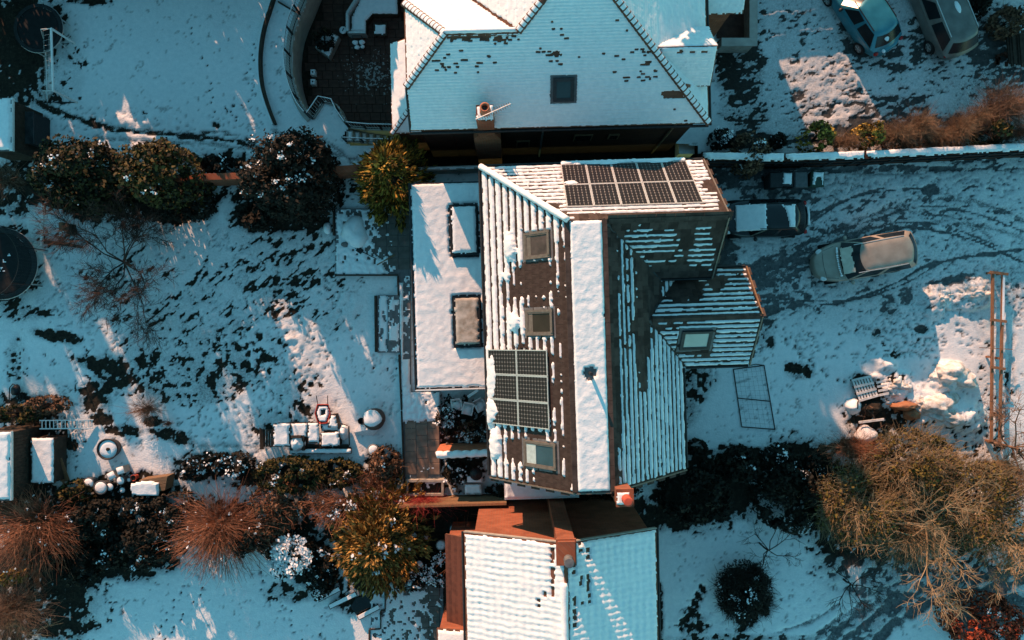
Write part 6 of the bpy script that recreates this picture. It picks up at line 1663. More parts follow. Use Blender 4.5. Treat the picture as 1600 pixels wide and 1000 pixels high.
t = Thing('football_goal', 'small black goal frame lying on the front lawn', 'goal', (*W2(1178, 620), 0))
Q = [W(x, y, z) for x, y, z in ((1146, 577, .05), (1194, 571, .05), (1211, 671, .05), (1159, 667, .05), (1152, 622, .08), (1203, 627, .08))]
for i, j in ((0, 1), (1, 2), (2, 3), (3, 0), (4, 5)): MB().tube([Q[i], Q[j]], .024, 6).build('tube', METD, t)
MB().tube([W(1172, 571, .05), W(1181, 569, .3), W(1193, 571, .05)], .02, 6).build('tube', METD, t)
nb_ = MB()
for i in range(1, 13): nb_.tube([Q[0].lerp(Q[3], i / 13), Q[1].lerp(Q[2], i / 13)], .003, 3, False)
for i in range(1, 7): nb_.tube([Q[0].lerp(Q[1], i / 7), Q[3].lerp(Q[2], i / 7)], .003, 3, False)
nb_.build('net', METD, t, kind='stuff')

# ------------------------------------------------------------------ sheds and storage at the left edge
def px_box(x0, x1, y0, y1, z, z0=-.1):
    a, b = W2(x0, y1, z), W2(x1, y0, z); return (a[0], b[0], a[1], b[1], z0, z)
def snow_top(parent, box, th=.07, seed=1, m=None, inset=0, cov=None, step=.06, off=0.003, tilt=0):
    x0, x1, y0, y1, _, z = box
    pl = Plane([(x0 + inset, y0 + inset, z + off), (x1 - inset, y0 + inset, z + off), (x1 - inset, y1 - inset, z + off), (x0 + inset, y1 - inset, z + off)], (1, 0, 0))
    def f(u, v, x, y):
        t = th * (.7 + .6 * fbm(u * 4, v * 4, seed, 3))
        if cov: t = np.where(fbm(u * 3.1 + seed, v * 3.1, seed + 3, 4, .6) < cov, t, -1)
        return t
    return snow_plane('snow_cap', pl, f, parent, m, step)
def shed(label, bx, m=WOODD):
    t = Thing('garden_shed', label, 'shed', ((bx[0] + bx[1]) / 2, (bx[2] + bx[3]) / 2, 0))
    x0, x1, y0, y1, z0, z = bx
    n = int((y1 - y0) / .16)
    for i in range(n):
        y = y0 + .06 + i * (y1 - y0 - .12) / n
        MB().box(x1 - .1, x1 - .075 + .006 * (i % 2), y, y + (y1 - y0 - .12) / n - .008, 0, z - .08).build('wall_board', m, t)
    MB().box(x0 + .1, x1 - .102, y0 + .06, y1 - .06, 0, z - .07).build('wall', m, t)
    MB().box(x0, x1, y0, y1, z - .065, z).build('roof', LEAD, t)
    MB().box(x1 + .001, x1 + .03, y0, y1, z - .11, z + .03).build('edge_board', METW, t)
    snow_top(t, bx, .09, 5)
    return t
shed('garden shed with smooth snow on its roof at the lower left edge', px_box(-40, 17, 674, 782, 2.2))
shed('garden shed with snowy roof at the upper left edge', px_box(-40, 19, 153, 236, 2.2))
t = Thing('storage_box', 'glossy black storage box beside the upper left shed', 'box', (*W2(45, 200), 0))
bx = px_box(22, 52, 176, 224, 1.2)
MB().box(*bx).build('box_body', BLACKP, t); MB().box(bx[0] - .03, bx[1] + .03, bx[2] - .03, bx[3] + .03, bx[5] + .001, bx[5] + .06).build('lid', mat('glossy_black_lid', (.02, .022, .024), (.05, .055, .058), scale=3, rough=.25), t)
t = Thing('cold_frame', 'low box with a snowy lid and a streak of sun in the lower left corner', 'cold frame', (*W2(68, 718), 0))
bx = px_box(48, 85, 684, 756, 1.0)
MB().box(bx[0] + .05, bx[1] - .05, bx[2] + .05, bx[3] - .05, 0, .9).build('frame_body', WOODD, t); MB().box(bx[0], bx[1], bx[2], bx[3], .901, 1.0).build('lid', WOODD, t); snow_top(t, bx, .06, 8)
t = Thing('plank', 'orange brown planks leaning beside the snowy lidded box', 'planks', (*W2(95, 725), 0))
for k in range(3): MB().bar(W(84 + k * 5, 708 + 4 * k, .5), W(97 + k * 5, 752, .12), .14, .03).build('board', WOODO, t)
MB().bar(W(97, 748, .2), W(107, 772, .1), .10, .03).build('board', WOODO, t)
bush(22, 648, 34, 16, 1.9, LF_OLIVE, 'moss green climber on the trellis, left half, above the lower left shed', n=1700, leaf=.10, name='climber', cat='climber')
bush(66, 634, 32, 15, 1.7, LF_BROWN, 'brown climber on the trellis, right half, next to the ladder', n=1500, leaf=.10, name='climber', cat='climber', twigs=60)
t = Thing('ladder', 'aluminium ladder lying on the snow beside the climber', 'ladder', (*W2(104, 662), 0))
a0, a1, b0_, b1 = W(62, 657, .75), W(146, 656, .12), W(62, 670, .75), W(146, 669, .12)
MB().bar(a0, a1, .045, .07).build('rail', METW, t); MB().bar(b0_, b1, .045, .07).build('rail', METW, t)
for i in range(14):
    f = (i + .6) / 14; MB().tube([a0.lerp(a1, f), b0_.lerp(b1, f)], .022, 6).build('rung', METW, t)
t = Thing('water_tub', 'round black rimmed tub full of snow on the left lawn', 'tub', (*W2(168, 702), 0))
c = W(168, 702, .45)
MB().lathe([(.40, 0), (.47, .45), (.49, .47), (.44, .47), (.43, .36), (.0, .36)], 26, (c.x, c.y, 0), close=False).build('tub_body', BLACKP, t, True)
MB().lathe([(.425, .37), (.40, .42), (.2, .44), (0, .44)], 22, (c.x, c.y, 0), close=False).build('tub_snow', SNOW, t, True)
MB().lump((c.x + .02, c.y, .45), .09, .08, .05, 3).build('stone', SOIL, t)
t = Thing('garden_cart', 'dark wheeled cart tipped over in the snow at the left edge', 'cart', (*W2(22, 612), 0))
c = W(31, 621, .2)
b = MB(); b.tube([(c.x + .17 * math.cos(a), c.y + .17 * math.sin(a), .2) for a in np.linspace(0, 2 * math.pi, 19)], .022, 5); b.build('wheel', RUBBER, t)
for a in (0, 1.05, 2.1): MB().tube([(c.x + .16 * math.cos(a), c.y + .16 * math.sin(a), .2), (c.x - .16 * math.cos(a), c.y - .16 * math.sin(a), .2)], .008, 4).build('spoke', METD, t)
MB().tube([W(14, 630, .15), W(15, 606, .4), W(20, 600, .5), W(30, 604, .45), W(31, 621, .22)], .025, 6).build('handle', METD, t)
MB().lump(W(25, 610, .25), .2, .26, .16, 5, .3).build('tray', BLACKP, t, True)
t = Thing('fallen_post', 'pale white post lying in the snow near the netted trampoline', 'post', (*W2(66, 350), 0))
MB().bar(W(67, 322, .12), W(65, 384, .12), .10, .10).build('post_body', METW, t)
t = Thing('shadow_bar', 'dark log standing in for the shadow beside the pale post', 'shadow_bar', (*W2(100, 382), 0))  # dark bar stands in for a shadow on the snow
MB().tube([W(70, 378, .1), W(100, 381, .12), (W(128, 386, .1))], [.10, .09, .07], 7).build('shadow_bar_body', TW_DARK, t)
t = Thing('wooden_post', 'short yellowish post standing near the leafless fruit tree', 'post', (*W2(107, 352), 0))
MB().box(*px_box(92, 98, 347, 360, .5)).build('post_body', WOOD, t); MB().box(*px_box(104, 112, 350, 366, .35)).build('side_board', WOODD, t)

# ------------------------------------------------------------------ pots
pot_seen = []
def pot(cx, cy, r, h, m, label, snow=True, square=False, rot=0.0, group=None, name='plant_pot', fill=None):
    c = W(cx, cy, h); r = r * (CAM_H - h) / FPX
    t = Thing(name, label, 'pot', (c.x, c.y, 0), group=group)
    if square:
        q = [(c.x + r * 1.2 * math.cos(rot + math.pi / 4 + k * math.pi / 2), c.y + r * 1.2 * math.sin(rot + math.pi / 4 + k * math.pi / 2)) for k in range(4)]
        q2 = [(c.x + .8 * (x - c.x), c.y + .8 * (y - c.y)) for x, y in q]
        b = MB(); b.add([(x, y, 0) for x, y in q2] + [(x, y, h) for x, y in q], [(3, 2, 1, 0), (4, 5, 6, 7)] + [(i, (i + 1) % 4, 4 + (i + 1) % 4, 4 + i) for i in range(4)]); b.build('pot_body', m, t)
        if snow:
            b = MB(); q3 = [(c.x + .9 * (x - c.x), c.y + .9 * (y - c.y)) for x, y in q]; q4 = [(c.x + .7 * (x - c.x), c.y + .7 * (y - c.y)) for x, y in q]
            b.add([(x, y, h + .002) for x, y in q3] + [(x, y, h + .07) for x, y in q4], [(4, 5, 6, 7)] + [(i, (i + 1) % 4, 4 + (i + 1) % 4, 4 + i) for i in range(4)]); b.build('pot_snow', SNOW, t, True)
    else:
        MB().lathe([(r * .7, 0), (r * .95, h * .9), (r, h * .9), (r, h), (r * .86, h), (r * .84, h * .85), (0, h * .85)], 18, (c.x, c.y, 0), close=False).build('pot_body', m, t, True)
        if snow: MB().lathe([(r * .86, h * .86), (r * .83, h - .01), (r * .6, h + .025), (0, h + .03)], 16, (c.x, c.y, 0), close=False).build('pot_snow', SNOW, t, True)
        else: MB().lathe([(r * .84, h * .86), (0, h * .88)], 14, (c.x, c.y, 0), close=False).build('pot_soil', fill or SOIL, t)
    return t
for a in [
    (138, 755, 9, .5, GREYP, 'round snowy pot at the left end of the pot row'), (157, 762, 11, .5, GREYP, 'largest round snowy pot in the pot row by the crate'), (171, 761, 7, .4, BLACKP, 'smaller snowy pot leaning against the largest pot'),
    (188, 735, 7, .6, STONE, 'square pale pot with a snow cube on top, upper one of two', True, True, .3), (174, 743, 7, .45, STONE, 'square pale pot with a snow cube on top, lower one of two', True, True, .5),
    (188, 751, 7, .5, GREYP, 'round snowy pot just below the square ones'), (201, 750, 3.5, .3, GREYP, 'tiny snowy pot between the red pot and the row'), (208, 747, 5, .35, POTRED, 'small red clay pot beside the crate', False),
    (128, 767, 4, .25, STONE, 'tiny square pot at the bottom left of the pot row', True, True, .2), (191, 766, 5, .3, BLACKP, 'small dark pot half lost in the plants', True),
    (646, 894, 8.5, .4, GREYP, 'largest round snowy pot in the planting by the lower house'), (655, 882, 6.5, .4, GREYP, 'snowy round pot above the largest one by the lower house'), (632, 890, 6.5, .35, GREYP, 'snowy round pot left of the largest one by the lower house'),
    (640, 911, 6, .3, BLACKP, 'dark pot with a snow ring below the largest pot', True), (686, 874, 8, .45, STONE, 'square snowy pot set diagonally by the lean-to wall', True, True, .75), (689, 852, 8, .4, STONE, 'wide snowy pot by the red twigs', True),
    (665, 839, 5, .35, STONE, 'small square snowy pot under the bronze conifer', True, True, .1), (711, 827, 9, .4, GREYP, 'snowy pot among red twigs near the brick gable', True), (583, 703, 9, .5, STONE, 'snow heaped pot by the brown spiky shrub', True),
    (612, 897, 5, .3, BLACKP, 'small dark pot beside the snowy patio corner', True), (655, 915, 6, .3, BLACKP, 'snow ringed pot at the edge of the paved patio', True),
]: pot(*a)
t = Thing('crate', 'brown crate with a slipping sheet of snow below the left lawn', 'crate', (*W2(235, 760), 0))
p = [W2(214, 775, .75), W2(258, 766, .75), W2(262, 744, .75), W2(218, 750, .75)]
MB().prism(p, 0, .75).build('crate_body', WOOD, t)
for i in range(4):
    f0, f1 = i / 4 + .01, (i + 1) / 4 - .01
    l = lambda s: (p[3][0] + (p[0][0] - p[3][0]) * s, p[3][1] + (p[0][1] - p[3][1]) * s); r_ = lambda s: (p[2][0] + (p[1][0] - p[2][0]) * s, p[2][1] + (p[1][1] - p[2][1]) * s)
    MB().prism([l(f0), l(f1), r_(f1), r_(f0)], .752, .78).build('lid_board', WOOD, t)
sp = [W(203, 755, .8), W(206, 774, .8), W(249, 776, .8), W(250, 753, .8), W(228, 750, .8)]
snow_plane('crate_snow', Plane(sp, (1, 0, 0)), lambda u, v, x, y: .10 + .05 * fbm(u * 3, v * 3, 4, 3), t, SNOW, .05)

# ------------------------------------------------------------------ benches and boxes by the bottom bed of the left garden
def topped(name, label, cat, pts, z, m=WOODD, th=.07, legs=True, seed=3, cov=None, thick=.06):
    P2 = [W2(x, y, z) for x, y in pts]
    cx_, cy_ = sum(p[0] for p in P2) / len(P2), sum(p[1] for p in P2) / len(P2)
    t = Thing(name, label, cat, (cx_, cy_, 0))
    MB().prism(P2, z - thick, z).build('top', m, t)
    for x, y in P2:
        x, y = cx_ + (x - cx_) * .86, cy_ + (y - cy_) * .86
        if legs: MB().box(x - .03, x + .03, y - .03, y + .03, 0, z - thick - .001).build('leg', m, t)
    if not legs: MB().prism([(cx_ + (x - cx_) * .94, cy_ + (y - cy_) * .94) for x, y in P2], 0, z - thick - .001).build('body', m, t)
    pl = Plane([(x, y, z + .003) for x, y in P2], (1, 0, 0))
    snow_plane('snow_cap', pl, lambda u, v, x, y: np.where(fbm(u * 3, v * 3, seed, 3) < (cov or 2), th * (.7 + .6 * fbm(u * 5, v * 5, seed + 1, 3)), -1), t, SNOW, .05)
    return t
t = Thing('garden_chair', 'dark slatted chair frame at the left end of the snowy benches', 'chair', (*W2(415, 684), 0))
for k in range(4): MB().bar(W(406 + k * 1.5, 668 + k, .75 - .1 * k), W(407 + k * 1.5, 702, .75 - .1 * k), .035, .05).build('back_slat', WOODD, t)
for k in range(4): MB().bar(W(413 + k * 4, 671, .42), W(413 + k * 4, 698, .42), .09, .03).build('seat_slat', WOODD, t)
for x, y in ((410, 672), (410, 697), (425, 672), (425, 697)): p = W(x, y, .2); MB().box(p.x - .03, p.x + .03, p.y - .03, p.y + .03, 0, .40).build('leg', WOODD, t)
topped('garden_table', 'snow covered table top next to the dark chair frame', 'table', [(427, 662), (453, 660), (453, 698), (427, 698)], .7, seed=3)
topped('garden_table', 'snowy board between the first table and the narrow table', 'table', [(454, 660), (480, 660), (480, 684), (454, 684)], .55, seed=13)
topped('garden_table', 'narrow snow covered table left of the wheelbarrow', 'table', [(481, 660), (498, 660), (499, 692), (481, 692)], .65, seed=23)
t = Thing('covered_chair', 'armchair buried under a lump of snow in front of the tables', 'chair', (*W2(466, 690), 0))
bx = px_box(455, 477, 679, 703, .42); MB().box(*bx).build('seat', WOODD, t)
MB().box(bx[0], bx[0] + .1, bx[2], bx[3], .421, .62).box(bx[1] - .1, bx[1], bx[2], bx[3], .421, .62).build('armrests', WOODD, t); MB().box(bx[0] + .1, bx[1] - .1, bx[3] - .1, bx[3], .421, .8).build('backrest', WOODD, t)
b = MB(); b.lump(((bx[0] + bx[1]) / 2, (bx[2] + bx[3]) / 2, .45), .34, .37, .34, 7, .28, 16, 7, True); b.build('snow_heap', SNOW, t, True)
topped('planter_box', 'square box with a round patch of shade on its snow, below the wheelbarrow', 'box', [(501, 676), (530, 674), (531, 697), (502, 697)], .6, legs=False, seed=33)
topped('planter_box', 'low snowy box touching the wheelbarrow tray', 'box', [(502, 662), (528, 661), (529, 673), (502, 674)], .4, legs=False, seed=43)
topped('snowy_board', 'tilted snow covered board right of the wheelbarrow', 'board', [(517, 648), (524, 647), (529, 668), (512, 668)], .55, seed=44, legs=False)
t = Thing('covered_heap', 'irregular heap under snow at the right end of the benches', 'heap', (*W2(537, 678), 0))
MB().lump(W(537, 674, .1), .26, .34, .42, 11, .4, 14, 7, True).build('heap_body', SNOW, t, True)
MB().bar(W(527, 660, .5), W(543, 665, .5), .04).build('stick', WOODD, t); MB().bar(W(545, 666, .45), W(546, 696, .3), .05).build('stick', WOODD, t)
topped('sleeper_beam', 'long snow topped timber beam in front of the benches', 'beam', [(452, 701), (549, 700), (549, 709), (452, 710)], .35, legs=False, seed=53, th=.05)
topped('sleeper_beam', 'short dark beam under the tables', 'beam', [(478, 695), (545, 695), (545, 699), (478, 699)], .2, legs=False, seed=54, th=.02, cov=.4)
# wheelbarrow
t = Thing('wheelbarrow', 'red wheelbarrow full of snow with black handles', 'wheelbarrow', (*W2(503, 646), 0))
RED = mat('red_painted_steel', (.42, .045, .03), (.52, .07, .045), scale=5, rough=.45)
r0 = [W(496, 632, .55), W(513, 632, .55), W(516, 646, .55), W(511, 661, .58), (W(497, 662, .58)), W(492, 646, .55)]
c = sum(r0, Vector()) / 6
f_ = [Vector((c.x + (p.x - c.x) * .62, c.y + (p.y - c.y) * .62, .27)) for p in r0]
b = MB(); b.add(r0 + f_, [(i, (i + 1) % 6, 6 + (i + 1) % 6, 6 + i) for i in range(6)] + [tuple(range(6, 12))]); b.build('tray', RED, t)
b = MB(); b.tube(r0 + [r0[0]], .022, 6); b.build('tray_rim', RED, t)
sp = [Vector((c.x + (p.x - c.x) * .86, c.y + (p.y - c.y) * .88, .50)) for p in r0]
snow_plane('tray_snow', Plane(sp, (1, 0, 0)), lambda u, v, x, y: np.where((np.abs(x - 505) < 3.2) & (np.abs(y - 644) < 3.6), -1, .05 + .05 * sstep(640, 655, y)), t, SNOW, .035)
MB().bar(Vector((c.x, c.y, .40)), Vector((c.x, c.y + .01, .48)), .5, .6).build('load', BLACKP, t)
for x0, x1 in ((497, 494), (512, 512)): MB().tube([W(x0 + (2 if x0 < 500 else -2), 660, .3), W(x0, 634, .42), W(x1, 618, .62)], .018, 6).build('handle', METD, t)
wc = W(504, 664, .18); MB().tube([(wc.x - .05, wc.y, .18), (wc.x + .05, wc.y, .18)], .17, 16).build('wheel', RUBBER, t)
for x in (498, 511): MB().tube([W(x, 638, .35), W(x, 634, 0)], .015, 5).build('leg', METD, t)
# fire bowl with a cover
t = Thing('fire_bowl', 'round lidded barbecue barrel capped with snow', 'barbecue', (*W2(582, 655), 0))
c = W(583, 656, .75)
MB().lathe([(.30, 0), (.46, .15), (.50, .55), (.47, .74), (.3, .80), (0, .82)], 22, (c.x, c.y, 0), close=False).build('barrel', mat('rusty_dark_steel', (.05, .035, .03), (.12, .08, .065), scale=6, rough=.7), t, True)
MB().lump((c.x - .03, c.y + .06, .73), .43, .38, .16, 4, .15, 18, 7, True).build('snow_cap', SNOW, t, True)
t = Thing('ground_sheet', 'crumpled snow covered sheet in front of the barbecue barrel', 'sheet', (*W2(573, 672), 0))
b = MB(); q = [W(552, 676, .15), W(562, 664, .30), W(577, 664, .25), W(592, 670, .3), W(584, 680, .12), W(562, 680, .08), W(572, 672, .42)]
b.add(q + [Vector((p.x, p.y, 0)) for p in q[:6]], [(0, 1, 6), (1, 2, 6), (2, 3, 6), (3, 4, 6), (4, 5, 6), (5, 0, 6)] + [(i, (i + 1) % 6, 7 + (i + 1) % 6, 7 + i) for i in range(6)]); b.build('sheet_body', SNOWF, t)
t = Thing('small_pot', 'small black bucket left of the barbecue barrel', 'bucket', (*W2(564, 658), 0))
c = W(564, 658, .3); MB().lathe([(.11, 0), (.15, .3), (.13, .3), (.12, .1), (0, .1)], 14, (c.x, c.y, 0), close=False).build('bucket_body', BLACKP, t, True)

# ------------------------------------------------------------------ terrace things
t = Thing('snow_heap', 'rounded heap of shovelled snow on the terrace', 'snow heap', (*W2(555, 364), TZ))
MB().lump(W(555, 364, TZ), .58, .72, .42, 21, .28, 20, 9, True).build('heap_body', SNOW, t, True)
t = Thing('snow_block', 'small block of snow on the lawn corner beside the terrace', 'snow block', (*W2(512, 358), 0))
MB().lump(W(512, 357, 0), .2, .3, .3, 23, .3, 12, 6, True).build('block_body', SNOW, t, True)
t = Thing('stone', 'dark stone next to the shovelled snow heap', 'stone', (*W2(539, 382), TZ))
MB().lump(W(539, 382, TZ), .17, .15, .2, 25, .3, 12, 6, True).build('stone_body', LEAD, t, True)
t = Thing('shovel', 'shovel left lying on the terrace', 'shovel', (*W2(578, 400), TZ))
MB().tube([W(565, 393, TZ + .12), W(589, 405, TZ + .08)], .018, 6).build('shaft', WOODD, t)
MB().bar(W(558, 388, TZ + .1), W(566, 394, TZ + .1), .24, .03).build('blade', METD, t)
t = Thing('wooden_stake', 'pale wooden stake lying beside the shovel', 'stake', (*W2(604, 406), TZ))
MB().bar(W(589, 414, TZ + .07), W(617, 398, TZ + .07), .05, .05).build('stake_body', WOOD, t)
t = Thing('terrace_edging', 'dark edging boards round the corner of the terrace', 'edging', (*W2(572, 428), 0))
MB().bar(W(524, 430, TZ - .02), W(622, 430, TZ - .02), .06, .3).build('edging_board', WOODD, t)
MB().bar(W(622, 432, TZ - .02), W(623, 462, TZ - .02), .06, .3).build('edging_board', WOODD, t)
MB().bar(W(522, 332, TZ - .02), W(522, 368, TZ - .02), .06, .3).build('edging_board', WOODD, t)
t = Thing('step_edging', 'dark timber edging left of the garden steps', 'edging', (*W2(588, 505), 0))
MB().bar(W(587, 462, .1), W(588, 550, .1), .10, .22).build('edging_board', WOODD, t)
t = Thing('terrace_edging', 'long dark boards standing in for the shaded lawn side of the lower terrace', 'edging', (*W2(626, 640), 0))  # dark boards stand in for the shaded face of the terrace edge
MB().bar(W(624, 554, TZ - .02), W(628, 640, TZ - .02), .07, .3).build('edging_board', WOODD, t); MB().bar(W(628, 642, TZ - .02), W(633, 770, TZ - .02), .07, .3).build('edging_board', WOODD, t)
# raised planter
t = Thing('raised_planter', 'pale edged raised planter at the foot of the paved terrace', 'planter', (*W2(663, 762), 0))
x0, x1, y0, y1, _, z = px_box(634, 693, 750, 775, .55)
MB().box(x0, x1, y1 - .1, y1, 0, z).box(x0, x1, y0, y0 + .1, 0, z).box(x0, x0 + .1, y0 + .1, y1 - .1, 0, z).box(x1 - .1, x1, y0 + .1, y1 - .1, 0, z).build('planter_edge', STONE, t)
MB().box(x0 + .1, x1 - .1, y0 + .1, y1 - .1, 0, .3).build('planter_soil', SOIL, t)
snow_plane('planter_snow', Plane([(x0 + .1, y0 + .1, .302), (x1 - .1, y0 + .1, .302), (x1 - .1, y1 - .1, .302), (x0 + .1, y1 - .1, .302)], (1, 0, 0)), lambda u, v, x, y: np.where(fbm(u * 4, v * 4, 18, 4, .6) < .46, .02, -1), t, SNOW, .05)
# courtyard things
def chair(cx, cy, rz, label, z=0.0):
    t = Thing('plastic_chair', label, 'chair', (*W2(cx, cy, .45), z), rz, None, 'local'); t.e.location = (*W2(cx, cy, .45), z)
    MB().box(-.24, .24, -.24, .22, .40, .44).build('seat', METW, t)
    MB().add([(-.24, .22, .42), (.24, .22, .42), (.22, .34, .86), (-.22, .34, .86), (-.24, .25, .42), (.24, .25, .42), (.22, .37, .86), (-.22, .37, .86)], [(0, 1, 2, 3), (7, 6, 5, 4), (3, 2, 6, 7), (0, 3, 7, 4), (1, 5, 6, 2)]).build('backrest', METW, t)
    for x in (-.22, .22):
        for y in (-.21, .20): MB().tube([(x, y, 0), (x * .95, y * .95, .40)], .022, 6).build('leg', METW, t)
        MB().bar((x, -.22, .62), (x, .26, .64), .05, .03).build('armrest', METW, t)
    MB().lump((0, -.02, .445), .22, .22, .12, 5, .2, 14, 6, True).build('seat_snow', SNOW, t, True)
    return t
chair(714, 634, .15, 'white snow filled chair in the courtyard, left of a pair'); chair(731, 640, -.2, 'white snow filled chair in the courtyard, right of a pair'); chair(751, 634, .5, 'white chair close under the house eaves')
t = Thing('snowy_plank', 'snowy plank leaning in the upper corner of the courtyard', 'plank', (*W2(738, 614), 0))
MB().bar(W(731, 620, .5), W(747, 609, .7), .16, .05).build('plank_body', WOOD, t); MB().bar(W(731, 620, .53) + Vector((0, 0, .03)), W(747, 609, .73) + Vector((0, 0, .03)), .13, .04).build('plank_snow', SNOW, t)
t = Thing('barbecue', 'dark kettle barbecue with a snowy shelf below the courtyard wall', 'barbecue', (*W2(742, 742), 0))
c = W(744, 741, .8); MB().lathe([(.08, .5), (.24, .6), (.29, .76), (.28, .80), (.2, .93), (0, .98)], 20, (c.x, c.y, 0), close=False).build('kettle', BLACKP, t, True)
for a in (0.3, 2.4, 4.5): MB().tube([(c.x + .12 * math.cos(a), c.y + .12 * math.sin(a), .58), (c.x + .28 * math.cos(a), c.y + .28 * math.sin(a), 0)], .015, 5).build('leg', METD, t)
MB().box(c.x - .42, c.x + .25, c.y - .40, c.y - .12, .60, .64).build('shelf', METL, t); MB().box(c.x - .40, c.x + .22, c.y - .38, c.y - .14, .641, .70).build('shelf_snow', SNOW, t)
topped('storage_chest', 'pale chest with a blue shaded snow lid next to the boarded fence', 'chest', [(725, 756), (752, 756), (753, 773), (726, 773)], .55, RENDERW, legs=False, seed=83)
topped('storage_chest', 'small snowy post top left of the pale chest', 'post', [(707, 762), (714, 762), (714, 769), (707, 769)], .5, WOOD, legs=False, seed=84)
# patio furniture (on the sunken floor)
PZ = PIT_Z + .01
def Wp(x, y, z): return W(x, y, PZ + z)
t = Thing('corner_sofa', 'L shaped garden sofa under snow on the sunken patio', 'sofa', (Wp(585, 30, 0).x, Wp(585, 30, 0).y, PZ))
seat = [(548, 51), (573, 51), (573, 34), (582, 23), (622, 23), (622, -8), (566, -8), (548, 27)]
MB().prism([tuple(Wp(x, y, .4).xy) for x, y in seat], PZ, PZ + .40).build('seat', WOODD, t)
snow_plane('sofa_snow', Plane([Wp(x, y, .41) for x, y in seat], (1, 0, 0)), lambda u, v, x, y: .05 + .03 * fbm(u * 4, v * 4, 8, 3), t, SNOW, .06)
bk = [(545, 53), (545, 25), (567, -10), (622, -12)]
for (a, c_) in zip(bk[:-1], bk[1:]): MB().bar(Wp(*a, .38), Wp(*c_, .38), .12, .75).build('backrest', METL, t)
MB().bar(Wp(546, 54, .3), Wp(573, 54, .3), .1, .6).build('armrest', METL, t)
t = Thing('low_table', 'square low table with snow beside the corner sofa', 'table', (Wp(594, 46, 0).x, Wp(594, 46, 0).y, PZ))
c = Wp(594, 46, .4); MB().box(c.x - .31, c.x + .31, c.y - .28, c.y + .28, c.z - .05, c.z).build('table_top', WOODD, t)
for sx in (-1, 1):
    for sy in (-1, 1): MB().box(c.x + sx * .25 - .03, c.x + sx * .25 + .03, c.y + sy * .22 - .03, c.y + sy * .22 + .03, PZ, c.z - .051).build('leg', WOODD, t)
snow_plane('table_snow', Plane([(c.x - .29, c.y - .26, c.z), (c.x + .29, c.y - .26, c.z), (c.x + .29, c.y + .26, c.z), (c.x - .29, c.y + .26, c.z)], (1, 0, 0)), lambda u, v, x, y: .05 + 0 * u, t, SNOW, .06)
t = Thing('stool', 'round stool with snow and a dark slot on the sunken patio', 'stool', (Wp(536, 47, 0).x, Wp(536, 47, 0).y, PZ))
c = Wp(536, 47, .45); MB().lathe([(.13, 0), (.13, .40), (.19, .41), (.19, .45), (0, .45)], 18, (c.x, c.y, PZ), close=False).build('stool_body', WOODD, t, True)
MB().lathe([(.18, .452), (.16, .49), (0, .50)], 16, (c.x, c.y, PZ), close=False).build('stool_snow', SNOW, t, True); MB().bar(c + Vector((-.02, -.07, .05)), c + Vector((.04, .07, .05)), .05, .02).build('stool_handle', BLACKP, t)
t = Thing('square_planter', 'square planter set diagonally with snow around a dark plant', 'planter', (Wp(508, 68, 0).x, Wp(508, 68, 0).y, PZ))
q = [tuple(Wp(x, y, .45).xy) for x, y in ((492, 74), (514, 90), (530, 57), (509, 47))]
MB().prism(q, PZ, PZ + .45).build('planter_body', STONE, t); snow_plane('planter_snow', Plane([(x, y, PZ + .452) for x, y in q], (1, 0, 0)), lambda u, v, x, y: .04 + 0 * u, t, SNOW, .06)
pp = bush(505, 60, 17, 17, 1.0, LF_BLACK, 'dark bushy plant growing in the square patio planter', n=700, leaf=.10, at=(Wp(505, 60, .9).x, Wp(505, 60, .9).y, PZ + .45), name='potted_plant', cat='plant')
for k, (x, y) in enumerate(((489, 113), (489, 128))):
    t = Thing('lantern', ('upper' if k == 0 else 'lower') + ' of two small white boxes at the foot of the curved wall', 'lantern', (Wp(x, y, 0).x, Wp(x, y, 0).y, PZ))
    c = Wp(x, y, .3); MB().box(c.x - .11, c.x + .11, c.y - .13, c.y + .13, PZ, PZ + .3).build('lantern_body', METW, t); MB().box(c.x - .10, c.x + .09, c.y - .11, c.y + .12, PZ + .301, PZ + .36).build('lantern_snow', SNOW, t); MB().box(c.x - .03, c.x + .03, c.y - .03, c.y + .03, PZ + .361, PZ + .38).build('lantern_ring', METD, t)
t = Thing('bistro_chair', 'snow dusted bistro chair in front of the corner sofa', 'chair', (Wp(560, 70, 0).x, Wp(560, 70, 0).y, PZ))
c = Wp(560, 70, .45); MB().box(c.x - .24, c.x + .24, c.y - .22, c.y + .22, c.z - .03, c.z).build('seat', METD, t)
MB().tube([(c.x - .24, c.y + .2, c.z), (c.x - .22, c.y + .28, c.z + .4), (c.x + .22, c.y + .28, c.z + .4), (c.x + .24, c.y + .2, c.z)], .018, 6).build('backrest', METD, t)
for sx in (-1, 1):
    for sy in (-1, 1): MB().tube([(c.x + sx * .22, c.y + sy * .2, PZ), (c.x + sx * .22, c.y + sy * .2, c.z - .03)], .015, 5).build('leg', METD, t)
for k, (dx, dy, r_) in enumerate(((-.16, .1, .15), (.17, .12, .15), (-.05, -.12, .13), (.2, -.1, .1))): MB().lump((c.x + dx, c.y + dy, c.z), r_, r_ * .8, .1, 30 + k, .3, 10, 5, True).build('seat_snow', SNOW, t, True)
t = Thing('meter_box', 'pale square box in the alley below the upper house', 'box', (*W2(1072, 229, -.6), PIT_Z))
bx = px_box(1061, 1084, 217, 240, -.6, PIT_Z); MB().box(*bx).build('box_body', METW, t); MB().box(bx[0] - .02, bx[1] + .02, bx[2] - .02, bx[3] + .02, -.599, -.55).build('lid', METL, t)

